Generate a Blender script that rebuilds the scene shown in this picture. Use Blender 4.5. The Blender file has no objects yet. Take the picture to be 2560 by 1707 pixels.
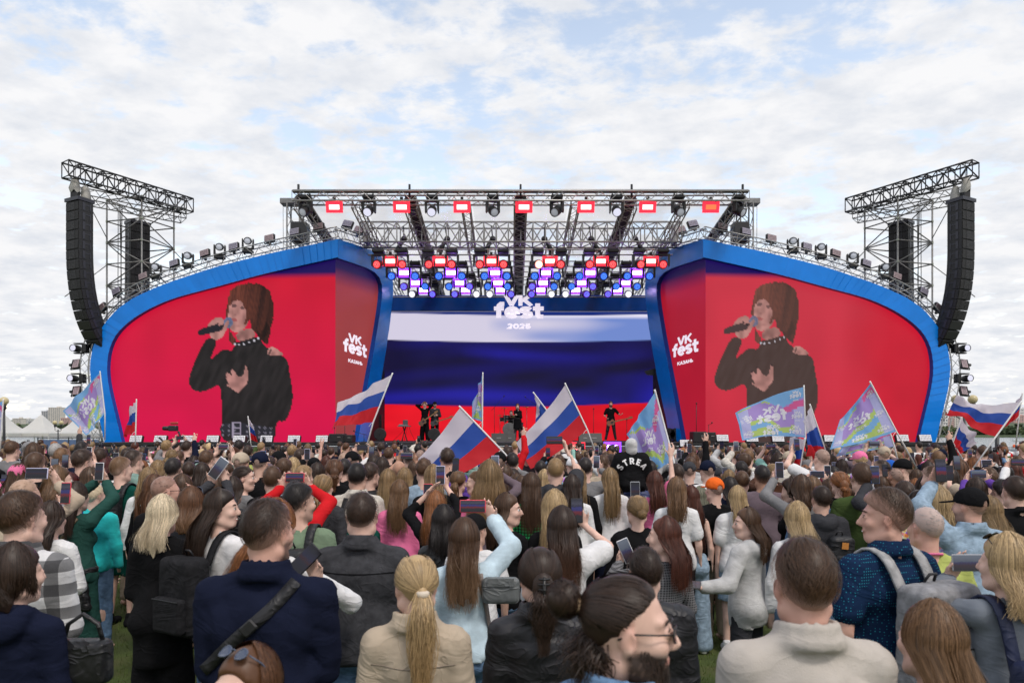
import bpy, bmesh, math, random
import numpy as np
from mathutils import Vector, Matrix
random.seed(7); RNG = np.random.default_rng(7)
SC = bpy.context.scene
COL = SC.collection
# ------------------------------------------------------------------ camera, sky, sun, exposure
FPX, HORIZON, CAM_Z = 1707.0, 1088.0, 2.0
cam_data = bpy.data.cameras.new('camera'); cam = bpy.data.objects.new('camera', cam_data); COL.objects.link(cam)
cam.location = (0, 0, CAM_Z); cam.rotation_euler = (math.radians(90), 0, 0)
cam_data.lens = 24.0; cam_data.sensor_width = 36.0; cam_data.shift_y = (HORIZON - 853.5) / 2560.0
cam_data.clip_start = 0.05; cam_data.clip_end = 20000
SC.camera = cam
cam_data.dof.use_dof = True; cam_data.dof.focus_distance = 8.5; cam_data.dof.aperture_fstop = 4.0
SUN_EL, SUN_AZ = math.radians(56), math.radians(148)      # azimuth clockwise from +Y: high, behind and to the right, veiled by cloud
W = bpy.data.worlds.new('World'); SC.world = W; W.use_nodes = True
def build_world():
 nt = W.node_tree; nt.nodes.clear(); N = nt.nodes.new; L = nt.links.new
 out = N('ShaderNodeOutputWorld'); bg = N('ShaderNodeBackground'); bg.inputs[1].default_value = 0.1
 sky = N('ShaderNodeTexSky'); sky.sky_type = 'NISHITA'; sky.sun_disc = False
 sky.sun_elevation = SUN_EL; sky.sun_rotation = SUN_AZ; sky.air_density = 1.0; sky.dust_density = 1.0; sky.ozone_density = 1.5
 tc = N('ShaderNodeTexCoord'); sep = N('ShaderNodeSeparateXYZ'); L(tc.outputs['Generated'], sep.inputs[0])
 mx = N('ShaderNodeMath'); mx.operation = 'MAXIMUM'; L(sep.outputs[2], mx.inputs[0]); mx.inputs[1].default_value = 0.0
 ad = N('ShaderNodeMath'); ad.operation = 'ADD'; L(mx.outputs[0], ad.inputs[0]); ad.inputs[1].default_value = 0.16
 dv = N('ShaderNodeVectorMath'); dv.operation = 'DIVIDE'; L(tc.outputs['Generated'], dv.inputs[0])
 cb = N('ShaderNodeCombineXYZ'); L(ad.outputs[0], cb.inputs[0]); L(ad.outputs[0], cb.inputs[1]); cb.inputs[2].default_value = 1e6
 L(cb.outputs[0], dv.inputs[1])
 def noise(scale, det, rough, dist, off):
  mp = N('ShaderNodeMapping'); L(dv.outputs[0], mp.inputs[0]); mp.inputs['Location'].default_value = off
  mp.inputs['Rotation'].default_value = (0, 0, 0.35); mp.inputs['Scale'].default_value = (1.0, 1.25, 1)
  n = N('ShaderNodeTexNoise'); n.inputs['Scale'].default_value = scale; n.inputs['Detail'].default_value = det
  n.inputs['Roughness'].default_value = rough; n.inputs['Distortion'].default_value = dist; L(mp.outputs[0], n.inputs['Vector'])
  return n.outputs[0]
 big = noise(1.5, 4, 0.5, 0.1, (3.1, 1.7, 0)); small = noise(8.5, 8, 0.6, 0.15, (0.3, 5.2, 0)); shade = noise(5.5, 8, 0.6, 0.1, (7.3, 2.2, 0))
 m = N('ShaderNodeMix'); m.data_type = 'FLOAT'; m.inputs[0].default_value = 0.55; L(big, m.inputs[2]); L(small, m.inputs[3])
 # thicker cover toward the horizon (seen edge-on)
 hz = N('ShaderNodeMapRange'); L(mx.outputs[0], hz.inputs[0]); hz.inputs[1].default_value = 0.10; hz.inputs[2].default_value = 0.5
 hz.inputs[3].default_value = 0.12; hz.inputs[4].default_value = 0.02
 a2 = N('ShaderNodeMath'); a2.operation = 'ADD'; L(m.outputs[0], a2.inputs[0]); L(hz.outputs[0], a2.inputs[1])
 cov = N('ShaderNodeMapRange'); cov.interpolation_type = 'SMOOTHSTEP'; L(a2.outputs[0], cov.inputs[0])
 cov.inputs[1].default_value = 0.45; cov.inputs[2].default_value = 0.575; cov.inputs[3].default_value = 0.10; cov.inputs[4].default_value = 1.0
 cr = N('ShaderNodeValToRGB'); L(shade, cr.inputs[0])
 cr.color_ramp.elements[0].position = 0.34; cr.color_ramp.elements[0].color = (0.74, 0.77, 0.83, 1)
 cr.color_ramp.elements[1].position = 0.60; cr.color_ramp.elements[1].color = (0.93, 0.93, 0.945, 1)
 sc_ = N('ShaderNodeVectorMath'); sc_.operation = 'SCALE'; L(cr.outputs[0], sc_.inputs[0]); sc_.inputs['Scale'].default_value = 9.8
 bs = N('ShaderNodeVectorMath'); bs.operation = 'MULTIPLY'; L(sky.outputs[0], bs.inputs[0]); bs.inputs[1].default_value = (4.6, 3.6, 2.75)
 mixc = N('ShaderNodeMix'); mixc.data_type = 'RGBA'; L(cov.outputs[0], mixc.inputs[0]); L(bs.outputs[0], mixc.inputs[6]); L(sc_.outputs[0], mixc.inputs[7])
 L(mixc.outputs[2], bg.inputs[0]); L(bg.outputs[0], out.inputs[0])
build_world()
sun_d = bpy.data.lights.new('sun', 'SUN'); sun = bpy.data.objects.new('sun', sun_d); COL.objects.link(sun)
sun_d.energy = 1.5; sun_d.angle = math.radians(10); sun_d.color = (1.0, 0.95, 0.88)
_sd = Vector((math.sin(SUN_AZ) * math.cos(SUN_EL), math.cos(SUN_AZ) * math.cos(SUN_EL), math.sin(SUN_EL)))
sun.rotation_euler = (-_sd).to_track_quat('-Z', 'Y').to_euler(); sun.location = _sd * 80
SC.view_settings.view_transform = 'Standard'; SC.view_settings.look = 'None'; SC.view_settings.gamma = 1.0
SC.view_settings.exposure = 0.06; SC.view_settings.use_curve_mapping = False
SC.render.engine = 'CYCLES'; SC.cycles.max_bounces = 6; SC.cycles.transparent_max_bounces = 12; SC.cycles.caustics_reflective = False; SC.cycles.caustics_refractive = False
# ------------------------------------------------------------------ helpers
def P(px, py, Y):                                           # photo pixel at depth Y -> world point
 return np.array([(px - 1280.0) / FPX * Y, Y, CAM_Z + (HORIZON - py) / FPX * Y])
def srgb(r, g, b):
 f = lambda c: (c / 12.92 if c <= 0.04045 else ((c + 0.055) / 1.055) ** 2.4)
 return (f(r / 255), f(g / 255), f(b / 255))
def tag(o, label=None, cat=None, group=None, kind=None):
 if label: o['label'] = label
 if cat: o['category'] = cat
 if group: o['group'] = group
 if kind: o['kind'] = kind
 return o
def empty(name, loc=(0, 0, 0), rz=0.0):
 o = bpy.data.objects.new(name, None); COL.objects.link(o); o.location = tuple(loc); o.rotation_euler = (0, 0, rz)
 o.empty_display_size = 0.1
 return o
def link(name, me, parent=None, mats=()):
 for m in mats: me.materials.append(m)
 o = bpy.data.objects.new(name, me); COL.objects.link(o); o.parent = parent
 return o
def copy_tree(o, parent=None):
 c = o.copy(); COL.objects.link(c); c.parent = parent
 for ch in o.children: copy_tree(ch, c)
 return c
def np_mesh(name, V, F, smooth=True):
 """V (n,3), F (m,k) int array (all faces same size)"""
 me = bpy.data.meshes.new(name); V = np.asarray(V, np.float32); F = np.asarray(F, np.int32)
 me.vertices.add(len(V)); me.vertices.foreach_set('co', V.ravel())
 k = F.shape[1]; me.loops.add(F.size); me.loops.foreach_set('vertex_index', F.ravel())
 me.polygons.add(len(F)); me.polygons.foreach_set('loop_start', np.arange(0, F.size, k, dtype=np.int32))
 me.polygons.foreach_set('use_smooth', np.full(len(F), smooth))
 me.update(calc_edges=True)
 return me
def set_attr(me, name, rgba):
 a = me.attributes.new(name, 'FLOAT_COLOR', 'POINT'); a.data.foreach_set('color', np.asarray(rgba, np.float32).ravel())
def ortho(d):
 d = np.asarray(d, float); d = d / (np.linalg.norm(d) + 1e-9)
 a = np.array([0, 0, 1.0]) if abs(d[2]) < 0.9 else np.array([1.0, 0, 0])
 u = np.cross(d, a); u /= np.linalg.norm(u); v = np.cross(d, u)
 return d, u, v
class MB:
 def __init__(s): s.v = []; s.f = []; s.m = []
 def add(s, V, F, m=0):
  n = len(s.v); s.v += [tuple(map(float, p)) for p in V]; s.f += [tuple(i + n for i in f) for f in F]; s.m += [m] * len(F); return s
 def box(s, c, size, R=None, m=0, taper=1.0):
  x, y, z = [q / 2 for q in size]
  V = np.array([[-x, -y, -z], [x, -y, -z], [x, y, -z], [-x, y, -z], [-x * taper, -y * taper, z], [x * taper, -y * taper, z], [x * taper, y * taper, z], [-x * taper, y * taper, z]])
  if R is not None: V = V @ np.asarray(R).T
  return s.add(V + np.asarray(c), [(0, 3, 2, 1), (4, 5, 6, 7), (0, 1, 5, 4), (1, 2, 6, 5), (2, 3, 7, 6), (3, 0, 4, 7)], m)
 def bbox(s, c, size, b=0.01, R=None, m=0):              # box with chamfered edges (octagonal profile in XZ, caps in Y)
  x, y, z = [q / 2 for q in size]; b = min(b, x * .9, z * .9, y * .9)
  prof = [(-x + b, -z), (x - b, -z), (x, -z + b), (x, z - b), (x - b, z), (-x + b, z), (-x, z - b), (-x, -z + b)]
  V = []; F = []
  for yy, k in ((-y, 1), (-y + b, 0), (y - b, 0), (y, 1)):
   for px, pz in prof:
    fx = (x - b) / x if k else 1; fz = (z - b) / z if k else 1
    V.append((px * fx, yy, pz * fz))
  for r in range(3):
   for i in range(8): j = (i + 1) % 8; F.append((r * 8 + i, r * 8 + j, r * 8 + 8 + j, r * 8 + 8 + i))
  F.append(tuple(range(7, -1, -1))); F.append(tuple(range(24, 32)))
  V = np.array(V)
  if R is not None: V = V @ np.asarray(R).T
  return s.add(V + np.asarray(c), F, m)
 def tube(s, a, b, r, r2=None, n=6, m=0, caps=True):
  a = np.asarray(a, float); b = np.asarray(b, float); r2 = r if r2 is None else r2
  d, u, v = ortho(b - a); V = []; F = []
  for p, rr in ((a, r), (b, r2)):
   for i in range(n): t = 2 * math.pi * i / n; V.append(p + rr * (math.cos(t) * u + math.sin(t) * v))
  for i in range(n): j = (i + 1) % n; F.append((i, i + n, j + n, j))
  if caps: F.append(tuple(range(n))); F.append(tuple(range(2 * n - 1, n - 1, -1)))
  return s.add(V, F, m)
 def path(s, pts, r, n=6, m=0):                          # continuous tube
  pts = [np.asarray(p, float) for p in pts]; rr = r if hasattr(r, '__len__') else [r] * len(pts); V = []; F = []
  d0, u, v = ortho(pts[1] - pts[0])
  for k, p in enumerate(pts):
   d = pts[min(k + 1, len(pts) - 1)] - pts[max(k - 1, 0)]; d = d / (np.linalg.norm(d) + 1e-9)
   u = u - d * np.dot(u, d); u /= np.linalg.norm(u) + 1e-9; v = np.cross(d, u)
   for i in range(n): t = 2 * math.pi * i / n; V.append(p + rr[k] * (math.cos(t) * u + math.sin(t) * v))
  for k in range(len(pts) - 1):
   for i in range(n): j = (i + 1) % n; F.append((k * n + i, k * n + n + i, k * n + n + j, k * n + j)[::-1])
  F.append(tuple(range(n))[::-1]); F.append(tuple(range((len(pts) - 1) * n, len(pts) * n)))
  return s.add(V, F, m)
 def lathe(s, prof, c=(0, 0, 0), n=16, m=0, R=None):     # prof [(r,z)]
  V = []; F = []
  for r, z in prof:
   for i in range(n): t = 2 * math.pi * i / n; V.append((r * math.cos(t), r * math.sin(t), z))
  for k in range(len(prof) - 1):
   for i in range(n): j = (i + 1) % n; F.append((k * n + i, k * n + j, k * n + n + j, k * n + n + i))
  F.append(tuple(range(n))[::-1]); F.append(tuple(range((len(prof) - 1) * n, len(prof) * n)))
  V = np.array(V)
  if R is not None: V = V @ np.asarray(R).T
  return s.add(V + np.asarray(c), F, m)
 def ball(s, c, r, n=12, m=0, sq=(1, 1, 1)):
  prof = [(max(1e-3, math.sin(math.pi * k / 8)) , -math.cos(math.pi * k / 8)) for k in range(9)]
  V = []; F = []
  for rr, z in prof:
   for i in range(n): t = 2 * math.pi * i / n; V.append((c[0] + r * sq[0] * rr * math.cos(t), c[1] + r * sq[1] * rr * math.sin(t), c[2] + r * sq[2] * z))
  for k in range(8):
   for i in range(n): j = (i + 1) % n; F.append((k * n + i, k * n + j, k * n + n + j, k * n + n + i))
  return s.add(V, F, m)
 def prism(s, poly, y0, y1, m=0, M=None):                # polygon in XZ extruded along Y
  n = len(poly); V = [(x, y0, z) for x, z in poly] + [(x, y1, z) for x, z in poly]
  F = [tuple(range(n)), tuple(range(2 * n - 1, n - 1, -1))] + [(i, i + n, (i + 1) % n + n, (i + 1) % n) for i in range(n)]
  V = np.array(V, float)
  if M is not None: V = V @ np.asarray(M[0]).T + np.asarray(M[1])
  return s.add(V, F, m)
 def mesh(s, name, smooth=False):
  me = bpy.data.meshes.new(name); me.from_pydata(s.v, [], s.f); me.update()
  if any(s.m): me.polygons.foreach_set('material_index', s.m)
  me.polygons.foreach_set('use_smooth', [smooth] * len(s.f))
  return me
 def build(s, name, mats, parent=None, smooth=False):
  if not isinstance(mats, (list, tuple)): mats = [mats]
  return link(name, s.mesh(name, smooth), parent, mats)
def rotz(a): c, s = math.cos(a), math.sin(a); return np.array([[c, -s, 0], [s, c, 0], [0, 0, 1.0]])
def rotx(a): c, s = math.cos(a), math.sin(a); return np.array([[1.0, 0, 0], [0, c, -s], [0, s, c]])
def roty(a): c, s = math.cos(a), math.sin(a); return np.array([[c, 0, s], [0, 1.0, 0], [-s, 0, c]])
# ------------------------------------------------------------------ materials
MATS = {}
def mat(name, col=(0.5, 0.5, 0.5), rough=0.6, metal=0.0, emit=None, estr=1.0, noise=0.0, nscale=20.0, bump=0.0, bscale=60.0, stretch=None, spec=0.5, coat=0.0, trans=0.0, alpha=1.0):
 if name in MATS: return MATS[name]
 m = bpy.data.materials.new(name); MATS[name] = m; m.use_nodes = True; nt = m.node_tree; b = nt.nodes['Principled BSDF']; N = nt.nodes.new; L = nt.links.new
 b.inputs['Base Color'].default_value = (*col, 1); b.inputs['Roughness'].default_value = rough; b.inputs['Metallic'].default_value = metal
 b.inputs['Specular IOR Level'].default_value = spec; b.inputs['Coat Weight'].default_value = coat; b.inputs['Alpha'].default_value = alpha
 if emit is not None: b.inputs['Emission Color'].default_value = (*emit, 1); b.inputs['Emission Strength'].default_value = estr
 if noise or bump:
  tc = N('ShaderNodeTexCoord'); mp = N('ShaderNodeMapping'); L(tc.outputs['Object'], mp.inputs[0])
  if stretch: mp.inputs['Scale'].default_value = stretch
 if noise:
  n = N('ShaderNodeTexNoise'); n.inputs['Scale'].default_value = nscale; n.inputs['Detail'].default_value = 5; L(mp.outputs[0], n.inputs['Vector'])
  r = N('ShaderNodeValToRGB'); L(n.outputs[0], r.inputs[0]); r.color_ramp.elements[0].position = 0.3; r.color_ramp.elements[1].position = 0.7
  r.color_ramp.elements[0].color = (*[max(0, c * (1 - noise)) for c in col], 1); r.color_ramp.elements[1].color = (*[min(1, c * (1 + noise)) for c in col], 1)
  L(r.outputs[0], b.inputs['Base Color'])
 if bump:
  n2 = N('ShaderNodeTexNoise'); n2.inputs['Scale'].default_value = bscale; n2.inputs['Detail'].default_value = 4; L(mp.outputs[0], n2.inputs['Vector'])
  bp = N('ShaderNodeBump'); bp.inputs['Strength'].default_value = bump; bp.inputs['Distance'].default_value = 0.02; L(n2.outputs[0], bp.inputs['Height']); L(bp.outputs[0], b.inputs['Normal'])
 if trans:                                                # thin cloth / film: let light through
  tr = N('ShaderNodeBsdfTranslucent'); tr.inputs[0].default_value = (*col, 1); ms = N('ShaderNodeMixShader'); ms.inputs[0].default_value = trans
  out = nt.nodes['Material Output']; L(b.outputs[0], ms.inputs[1]); L(tr.outputs[0], ms.inputs[2]); L(ms.outputs[0], out.inputs[0])
 return m
def attr_screen(name, attr='Col', gain=1.0, rough=0.5):     # a LED wall: shows the picture stored on its pixels
 if name in MATS: return MATS[name]
 m = bpy.data.materials.new(name); MATS[name] = m; m.use_nodes = True; nt = m.node_tree; b = nt.nodes['Principled BSDF']
 a = nt.nodes.new('ShaderNodeAttribute'); a.attribute_name = attr
 tc = nt.nodes.new('ShaderNodeTexCoord'); wv = nt.nodes.new('ShaderNodeTexWave'); wv.bands_direction = 'Z'; wv.inputs['Scale'].default_value = 5.5; wv.inputs['Distortion'].default_value = 0.3
 nt.links.new(tc.outputs['Object'], wv.inputs['Vector'])
 mr = nt.nodes.new('ShaderNodeMapRange'); nt.links.new(wv.outputs['Fac'], mr.inputs[0]); mr.inputs[3].default_value = gain * 0.97; mr.inputs[4].default_value = gain * 1.03
 b.inputs['Base Color'].default_value = (0.006, 0.006, 0.006, 1); b.inputs['Roughness'].default_value = rough; b.inputs['Specular IOR Level'].default_value = 0.12
 nt.links.new(a.outputs['Color'], b.inputs['Emission Color']); nt.links.new(mr.outputs[0], b.inputs['Emission Strength'])
 return m
STEEL = mat('galvanised_steel', (0.20, 0.20, 0.195), 0.5, 0.6, noise=0.2, nscale=6)
ALU = mat('truss_aluminium', (0.42, 0.41, 0.395), 0.40, 0.7, noise=0.12, nscale=5)
DARKSTEEL = mat('dark_steel', (0.035, 0.035, 0.038), 0.5, 0.4, noise=0.25, nscale=8)
BLACKP = mat('black_plastic', (0.012, 0.012, 0.013), 0.5, noise=0.3, nscale=30)
BLACKG = mat('black_grille', (0.009, 0.009, 0.010), 0.7, bump=0.4, bscale=300)
CABLE = mat('black_cable', (0.01, 0.01, 0.01), 0.6)
WHITEP = mat('white_paint', (0.78, 0.78, 0.77), 0.45, noise=0.04, nscale=4)
def truss(parent, name, a, b, w, h, up=(0, 0, 1), nseg=None, rc=0.026, rl=0.013, m=ALU, style='zig', n=6):
 """box truss a->b (centre line): chords and lacing as parts"""
 a = np.asarray(a, float); b = np.asarray(b, float); L_ = np.linalg.norm(b - a); d = (b - a) / L_
 up = np.asarray(up, float); up = up - d * np.dot(up, d); up /= np.linalg.norm(up); sd = np.cross(d, up)
 nseg = nseg or max(2, int(round(L_ / max(w, h, 0.3))))
 root = parent if parent is not None else empty(name, (0, 0, 0))
 cs = [(sx * w / 2) * sd + (sz * h / 2) * up for sx, sz in ((-1, -1), (1, -1), (1, 1), (-1, 1))]
 ch = MB()
 for c in cs: ch.tube(a + c, b + c, rc, n=n)
 ch.build('chord_tubes', m, root, True)
 lc = MB()
 for k in range(nseg + 1):
  t = a + (b - a) * (k / nseg)
  if style == 'post' or k in (0, nseg):
   for i in range(4): lc.tube(t + cs[i], t + cs[(i + 1) % 4], rl, n=4, caps=False)
  if k < nseg:
   t2 = a + (b - a) * ((k + 1) / nseg)
   for i in range(4):
    j = (i + 1) % 4
    p, q = (cs[i], cs[j]) if k % 2 == 0 else (cs[j], cs[i])
    lc.tube(t + p, t2 + q, rl, n=4, caps=False)
 lo = lc.build('lacing', m, root, True)
 return root
# ------------------------------------------------------------------ ground, water, far bank
def ground_mat():
 m = bpy.data.materials.new('trodden_lawn'); m.use_nodes = True; nt = m.node_tree; b = nt.nodes['Principled BSDF']; N = nt.nodes.new; L = nt.links.new
 tc = N('ShaderNodeTexCoord'); n1 = N('ShaderNodeTexNoise'); n1.inputs['Scale'].default_value = 1.6; n1.inputs['Detail'].default_value = 8; L(tc.outputs['Object'], n1.inputs['Vector'])
 r = N('ShaderNodeValToRGB'); L(n1.outputs[0], r.inputs[0]); e = r.color_ramp.elements
 e[0].position = 0.32; e[0].color = (0.045, 0.062, 0.014, 1); e[1].position = 0.68; e[1].color = (0.10, 0.095, 0.035, 1)
 x = e.new(0.5); x.color = (0.075, 0.11, 0.022, 1)
 n2 = N('ShaderNodeTexNoise'); n2.inputs['Scale'].default_value = 90; n2.inputs['Detail'].default_value = 4; L(tc.outputs['Object'], n2.inputs['Vector'])
 bp = N('ShaderNodeBump'); bp.inputs['Strength'].default_value = 0.8; bp.inputs['Distance'].default_value = 0.03; L(n2.outputs[0], bp.inputs['Height']); L(bp.outputs[0], b.inputs['Normal'])
 L(r.outputs[0], b.inputs['Base Color']); b.inputs['Roughness'].default_value = 0.95
 return m
def setting():
 g = MB()
 xs = [-700, -60, 14, 45, 700];
 g.add([(-700, -80, 0), (700, -80, 0), (700, 31, 0), (16, 31, 0), (16, 40, 0), (-40, 40, 0), (-60, 115, 0), (-700, 115, 0)], [(0, 1, 2, 3, 4, 5, 6, 7)])
 g.add([(700, 31, 0), (16, 31, 0), (16, 40, 0), (-40, 40, 0), (-60, 115, 0), (-700, 115, 0), (700, 31, -3), (16, 31, -3), (16, 40, -3), (-40, 40, -3), (-60, 115, -3), (-700, 115, -3)], [(0, 1, 7, 6), (1, 2, 8, 7), (2, 3, 9, 8), (3, 4, 10, 9), (4, 5, 11, 10)])
 tag(g.build('ground', ground_mat()), kind='structure')
 # lawn blades in the strip where the crowd lets one see the ground
 n = 42000; X = RNG.uniform(-5.5, 5.5, n); Y = RNG.uniform(2.2, 10.5, n); keep = np.abs(X) < Y * 0.8 + 0.5; X, Y = X[keep], Y[keep]; n = len(X)
 h = RNG.uniform(0.015, 0.06, n); a = RNG.uniform(0, 6.28, n); lx = RNG.normal(0, 0.02, n); ly = RNG.normal(0, 0.02, n); w = 0.004
 V = np.empty((n, 3, 3)); V[:, 0] = np.c_[X - w * np.cos(a), Y - w * np.sin(a), 0 * X]; V[:, 1] = np.c_[X + w * np.cos(a), Y + w * np.sin(a), 0 * X]; V[:, 2] = np.c_[X + lx, Y + ly, h]
 me = np_mesh('lawn', V.reshape(-1, 3), np.arange(3 * n).reshape(-1, 3), False)
 gm = mat('grass_blade', (0.12, 0.17, 0.035), 0.7, noise=0.5, nscale=3, trans=0.3)
 tag(link('lawn_grass', me, None, [gm]), 'short trodden grass between the feet of the crowd', 'grass', kind='stuff')
 # water
 wm = bpy.data.materials.new('river_water'); wm.use_nodes = True; nt = wm.node_tree; b = nt.nodes['Principled BSDF']
 b.inputs['Base Color'].default_value = (0.12, 0.16, 0.19, 1); b.inputs['Roughness'].default_value = 0.12; b.inputs['IOR'].default_value = 1.33
 tc = nt.nodes.new('ShaderNodeTexCoord'); mp = nt.nodes.new('ShaderNodeMapping'); mp.inputs['Scale'].default_value = (0.35, 1.0, 1); nt.links.new(tc.outputs['Object'], mp.inputs[0])
 nn = nt.nodes.new('ShaderNodeTexNoise'); nn.inputs['Scale'].default_value = 0.9; nn.inputs['Detail'].default_value = 6; nt.links.new(mp.outputs[0], nn.inputs['Vector'])
 bp = nt.nodes.new('ShaderNodeBump'); bp.inputs['Strength'].default_value = 0.9; bp.inputs['Distance'].default_value = 0.5; nt.links.new(nn.outputs[0], bp.inputs['Height']); nt.links.new(bp.outputs[0], b.inputs['Normal'])
 tag(MB().add([(-4000, 20, -1.5), (4000, 20, -1.5), (4000, 1300, -1.5), (-4000, 1300, -1.5)], [(0, 1, 2, 3)]).build('water', wm), kind='structure')
 # far bank: embankment and wooded slope
 nx = 90; xs = np.linspace(-3200, 3200, nx); prof = [(1190, -1.8), (1192, 2.0), (1215, 2.6), (1260, 5), (1330, 14), (1450, 24), (1700, 30), (2600, 34), (9000, 40)]
 V = [];
 for (y, z) in prof:
  for x in xs: V.append((x, y + 14 * math.sin(x / 170), z * (1 + 0.28 * math.sin(x / 210 + 1.2) * (z > 4) + 0.12 * math.sin(x / 77) * (z > 4))))
 F = [(r * nx + i, r * nx + i + 1, r * nx + nx + i + 1, r * nx + nx + i) for r in range(len(prof) - 1) for i in range(nx - 1)]
 hm = mat('bank_green', (0.06, 0.085, 0.04), 0.95, noise=0.4, nscale=0.03)
 tag(MB().add(V, F).build('far_bank_hills', hm, None, True), kind='structure')
 kb = MB(); kb.box((0, 1189, 0.3), (6400, 1.5, 3.6)); tag(kb.build('embankment', mat('embankment_concrete', (0.34, 0.33, 0.31), 0.9, noise=0.15, nscale=0.1)), kind='structure')
 def slope_z(x, y):
  zs = np.interp(y - 14 * math.sin(x / 170), [p[0] for p in prof], [p[1] for p in prof])
  return zs * (1 + 0.28 * math.sin(x / 210 + 1.2) * (zs > 4) + 0.12 * math.sin(x / 77) * (zs > 4))
 # woods on the far bank: leaf clumps
 cs = []
 for k in range(1500):
  x = random.uniform(-1050, 1050)
  if -640 < x < 640: continue
  y = random.choice([1214, 1222, 1235, 1260, 1290, 1330]) + random.uniform(-6, 10); cs.append((x, y, slope_z(x, y), random.uniform(4.5, 10)))
 q = 46; nC = len(cs); C = np.array(cs)
 u = RNG.normal(size=(nC, q, 3)); u /= np.linalg.norm(u, axis=2, keepdims=True); rr = RNG.uniform(0.55, 1.0, (nC, q, 1)) * np.array([0.62, 0.62, 0.55])
 ctr = C[:, None, :3] + np.array([0, 0, 0.55]) * C[:, None, 3:4] + u * rr * C[:, None, 3:4]
 t1 = RNG.normal(size=(nC, q, 3)) * C[:, None, 3:4] * 0.16; t2 = RNG.normal(size=(nC, q, 3)) * C[:, None, 3:4] * 0.16
 V = np.stack([ctr - t1 - t2, ctr + t1 - t2, ctr + t1 + t2, ctr - t1 + t2], 2).reshape(-1, 3)
 me = np_mesh('woods', V, np.arange(len(V)).reshape(-1, 4), False); ids = RNG.integers(0, 3, nC); me.polygons.foreach_set('material_index', np.repeat(ids, q).astype(np.int32))
 tag(link('far_bank_woods', me, None, [mat('wood_dark', (0.045, 0.07, 0.03), 0.9), mat('wood_mid', (0.075, 0.105, 0.04), 0.9), mat('wood_pale', (0.11, 0.135, 0.06), 0.9)]), 'belt of green trees along the far river bank', 'woods', kind='stuff')
 # far buildings
 wg = mat('far_window', (0.10, 0.12, 0.15), 0.25)
 def building(px, pyt, w, d, Y, col, label, storeys, bays, roofcol=None, name='apartment_block', gap=0):
  t = P(px, pyt, Y); z0 = slope_z(t[0], Y) - 2; h = t[2] - z0; r = empty(name, (t[0], Y, z0)); tag(r, label, 'building', 'buildings across the river')
  mm = mat('far_wall_%d_%d_%d' % tuple(int(c * 100) for c in col), col, 0.85, noise=0.08, nscale=0.2)
  wl = MB().box((0, 0, h / 2), (w, d, h)).build('wall', mm, r)
  fw, fh = w / bays, (h - 3) / storeys
  k = 0
  for i in range(bays):
   me_ = MB()
   for s_ in range(storeys):
    me_.box((-w / 2 + fw * (i + .5), -d / 2 - 0.05, 3 + fh * (s_ + .45)), (fw * .5, 0.3, fh * .5))
   tag(me_.build('window_column', wg, r), kind='stuff')
  if roofcol:
   MB().prism([(-w / 2 - .6, h), (w / 2 + .6, h), (w / 2 - w * .12, h + w * .18 + 2), (-w / 2 + w * .12, h + w * .18 + 2)], -d / 2 - .6, d / 2 + .6).build('roof', mat('far_roof_%d' % int(roofcol[0] * 100), roofcol, 0.8), r)
  else:
   MB().box((0, 0, h + 0.8), (w + .8, d + .8, 1.2)).build('parapet', mm, r); MB().box((w * .2, 0, h + 2.6), (w * .25, d * .4, 2.4)).build('lift_house', mm, r)
 cr, pk, gy, wt = (0.62, 0.58, 0.52), (0.55, 0.36, 0.32), (0.42, 0.42, 0.43), (0.70, 0.69, 0.67)
 building(142, 1020, 27, 18, 1560, cr, 'tallest cream tower block standing above the tents', 18, 6)
 building(117, 1029, 15, 16, 1580, gy, 'narrow grey tower block beside the tallest cream one', 16, 3)
 building(168, 1046, 20, 14, 1500, pk, 'pink brick block to the right of the cream tower', 9, 5)
 building(48, 1047, 20, 14, 1480, cr, 'pale low block with pinkish walls above the leftmost tent', 6, 6)
 building(66, 1048, 26, 14, 1530, wt, 'white long block on the wooded slope left of the towers', 7, 8)
 building(84, 1054, 14, 12, 1450, gy, 'small grey block low on the wooded slope', 4, 4)
 for k, (px, py, w, c, rc) in enumerate([(2350, 1038, 26, wt, (0.30, 0.07, 0.05)), (2372, 1046, 16, pk, None), (2393, 1040, 24, cr, (0.25, 0.10, 0.07)), (2425, 1030, 20, wt, None), (2455, 1016, 24, cr, None), (2478, 1024, 16, pk, (0.3, 0.08, 0.06)), (2545, 1040, 26, pk, None), (2556, 1022, 18, wt, None)]):
  nm = ['white house with a dark red roof behind the rim truss', 'small pink block next to the red roofed white house', 'cream house with brown roof behind the drooping flag', 'white flat roofed block behind the globe lamp', 'tall cream block just above the tricolour flag', 'narrow pink house with red roof above the tricolour flag', 'brick red block at the picture edge over the water', 'white tower at the picture edge over the water'][k]
  building(px, py, w, 12, 1420 + 15 * k, c, nm, 4 + k % 3, 5, rc, 'riverside_house')
setting()
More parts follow.
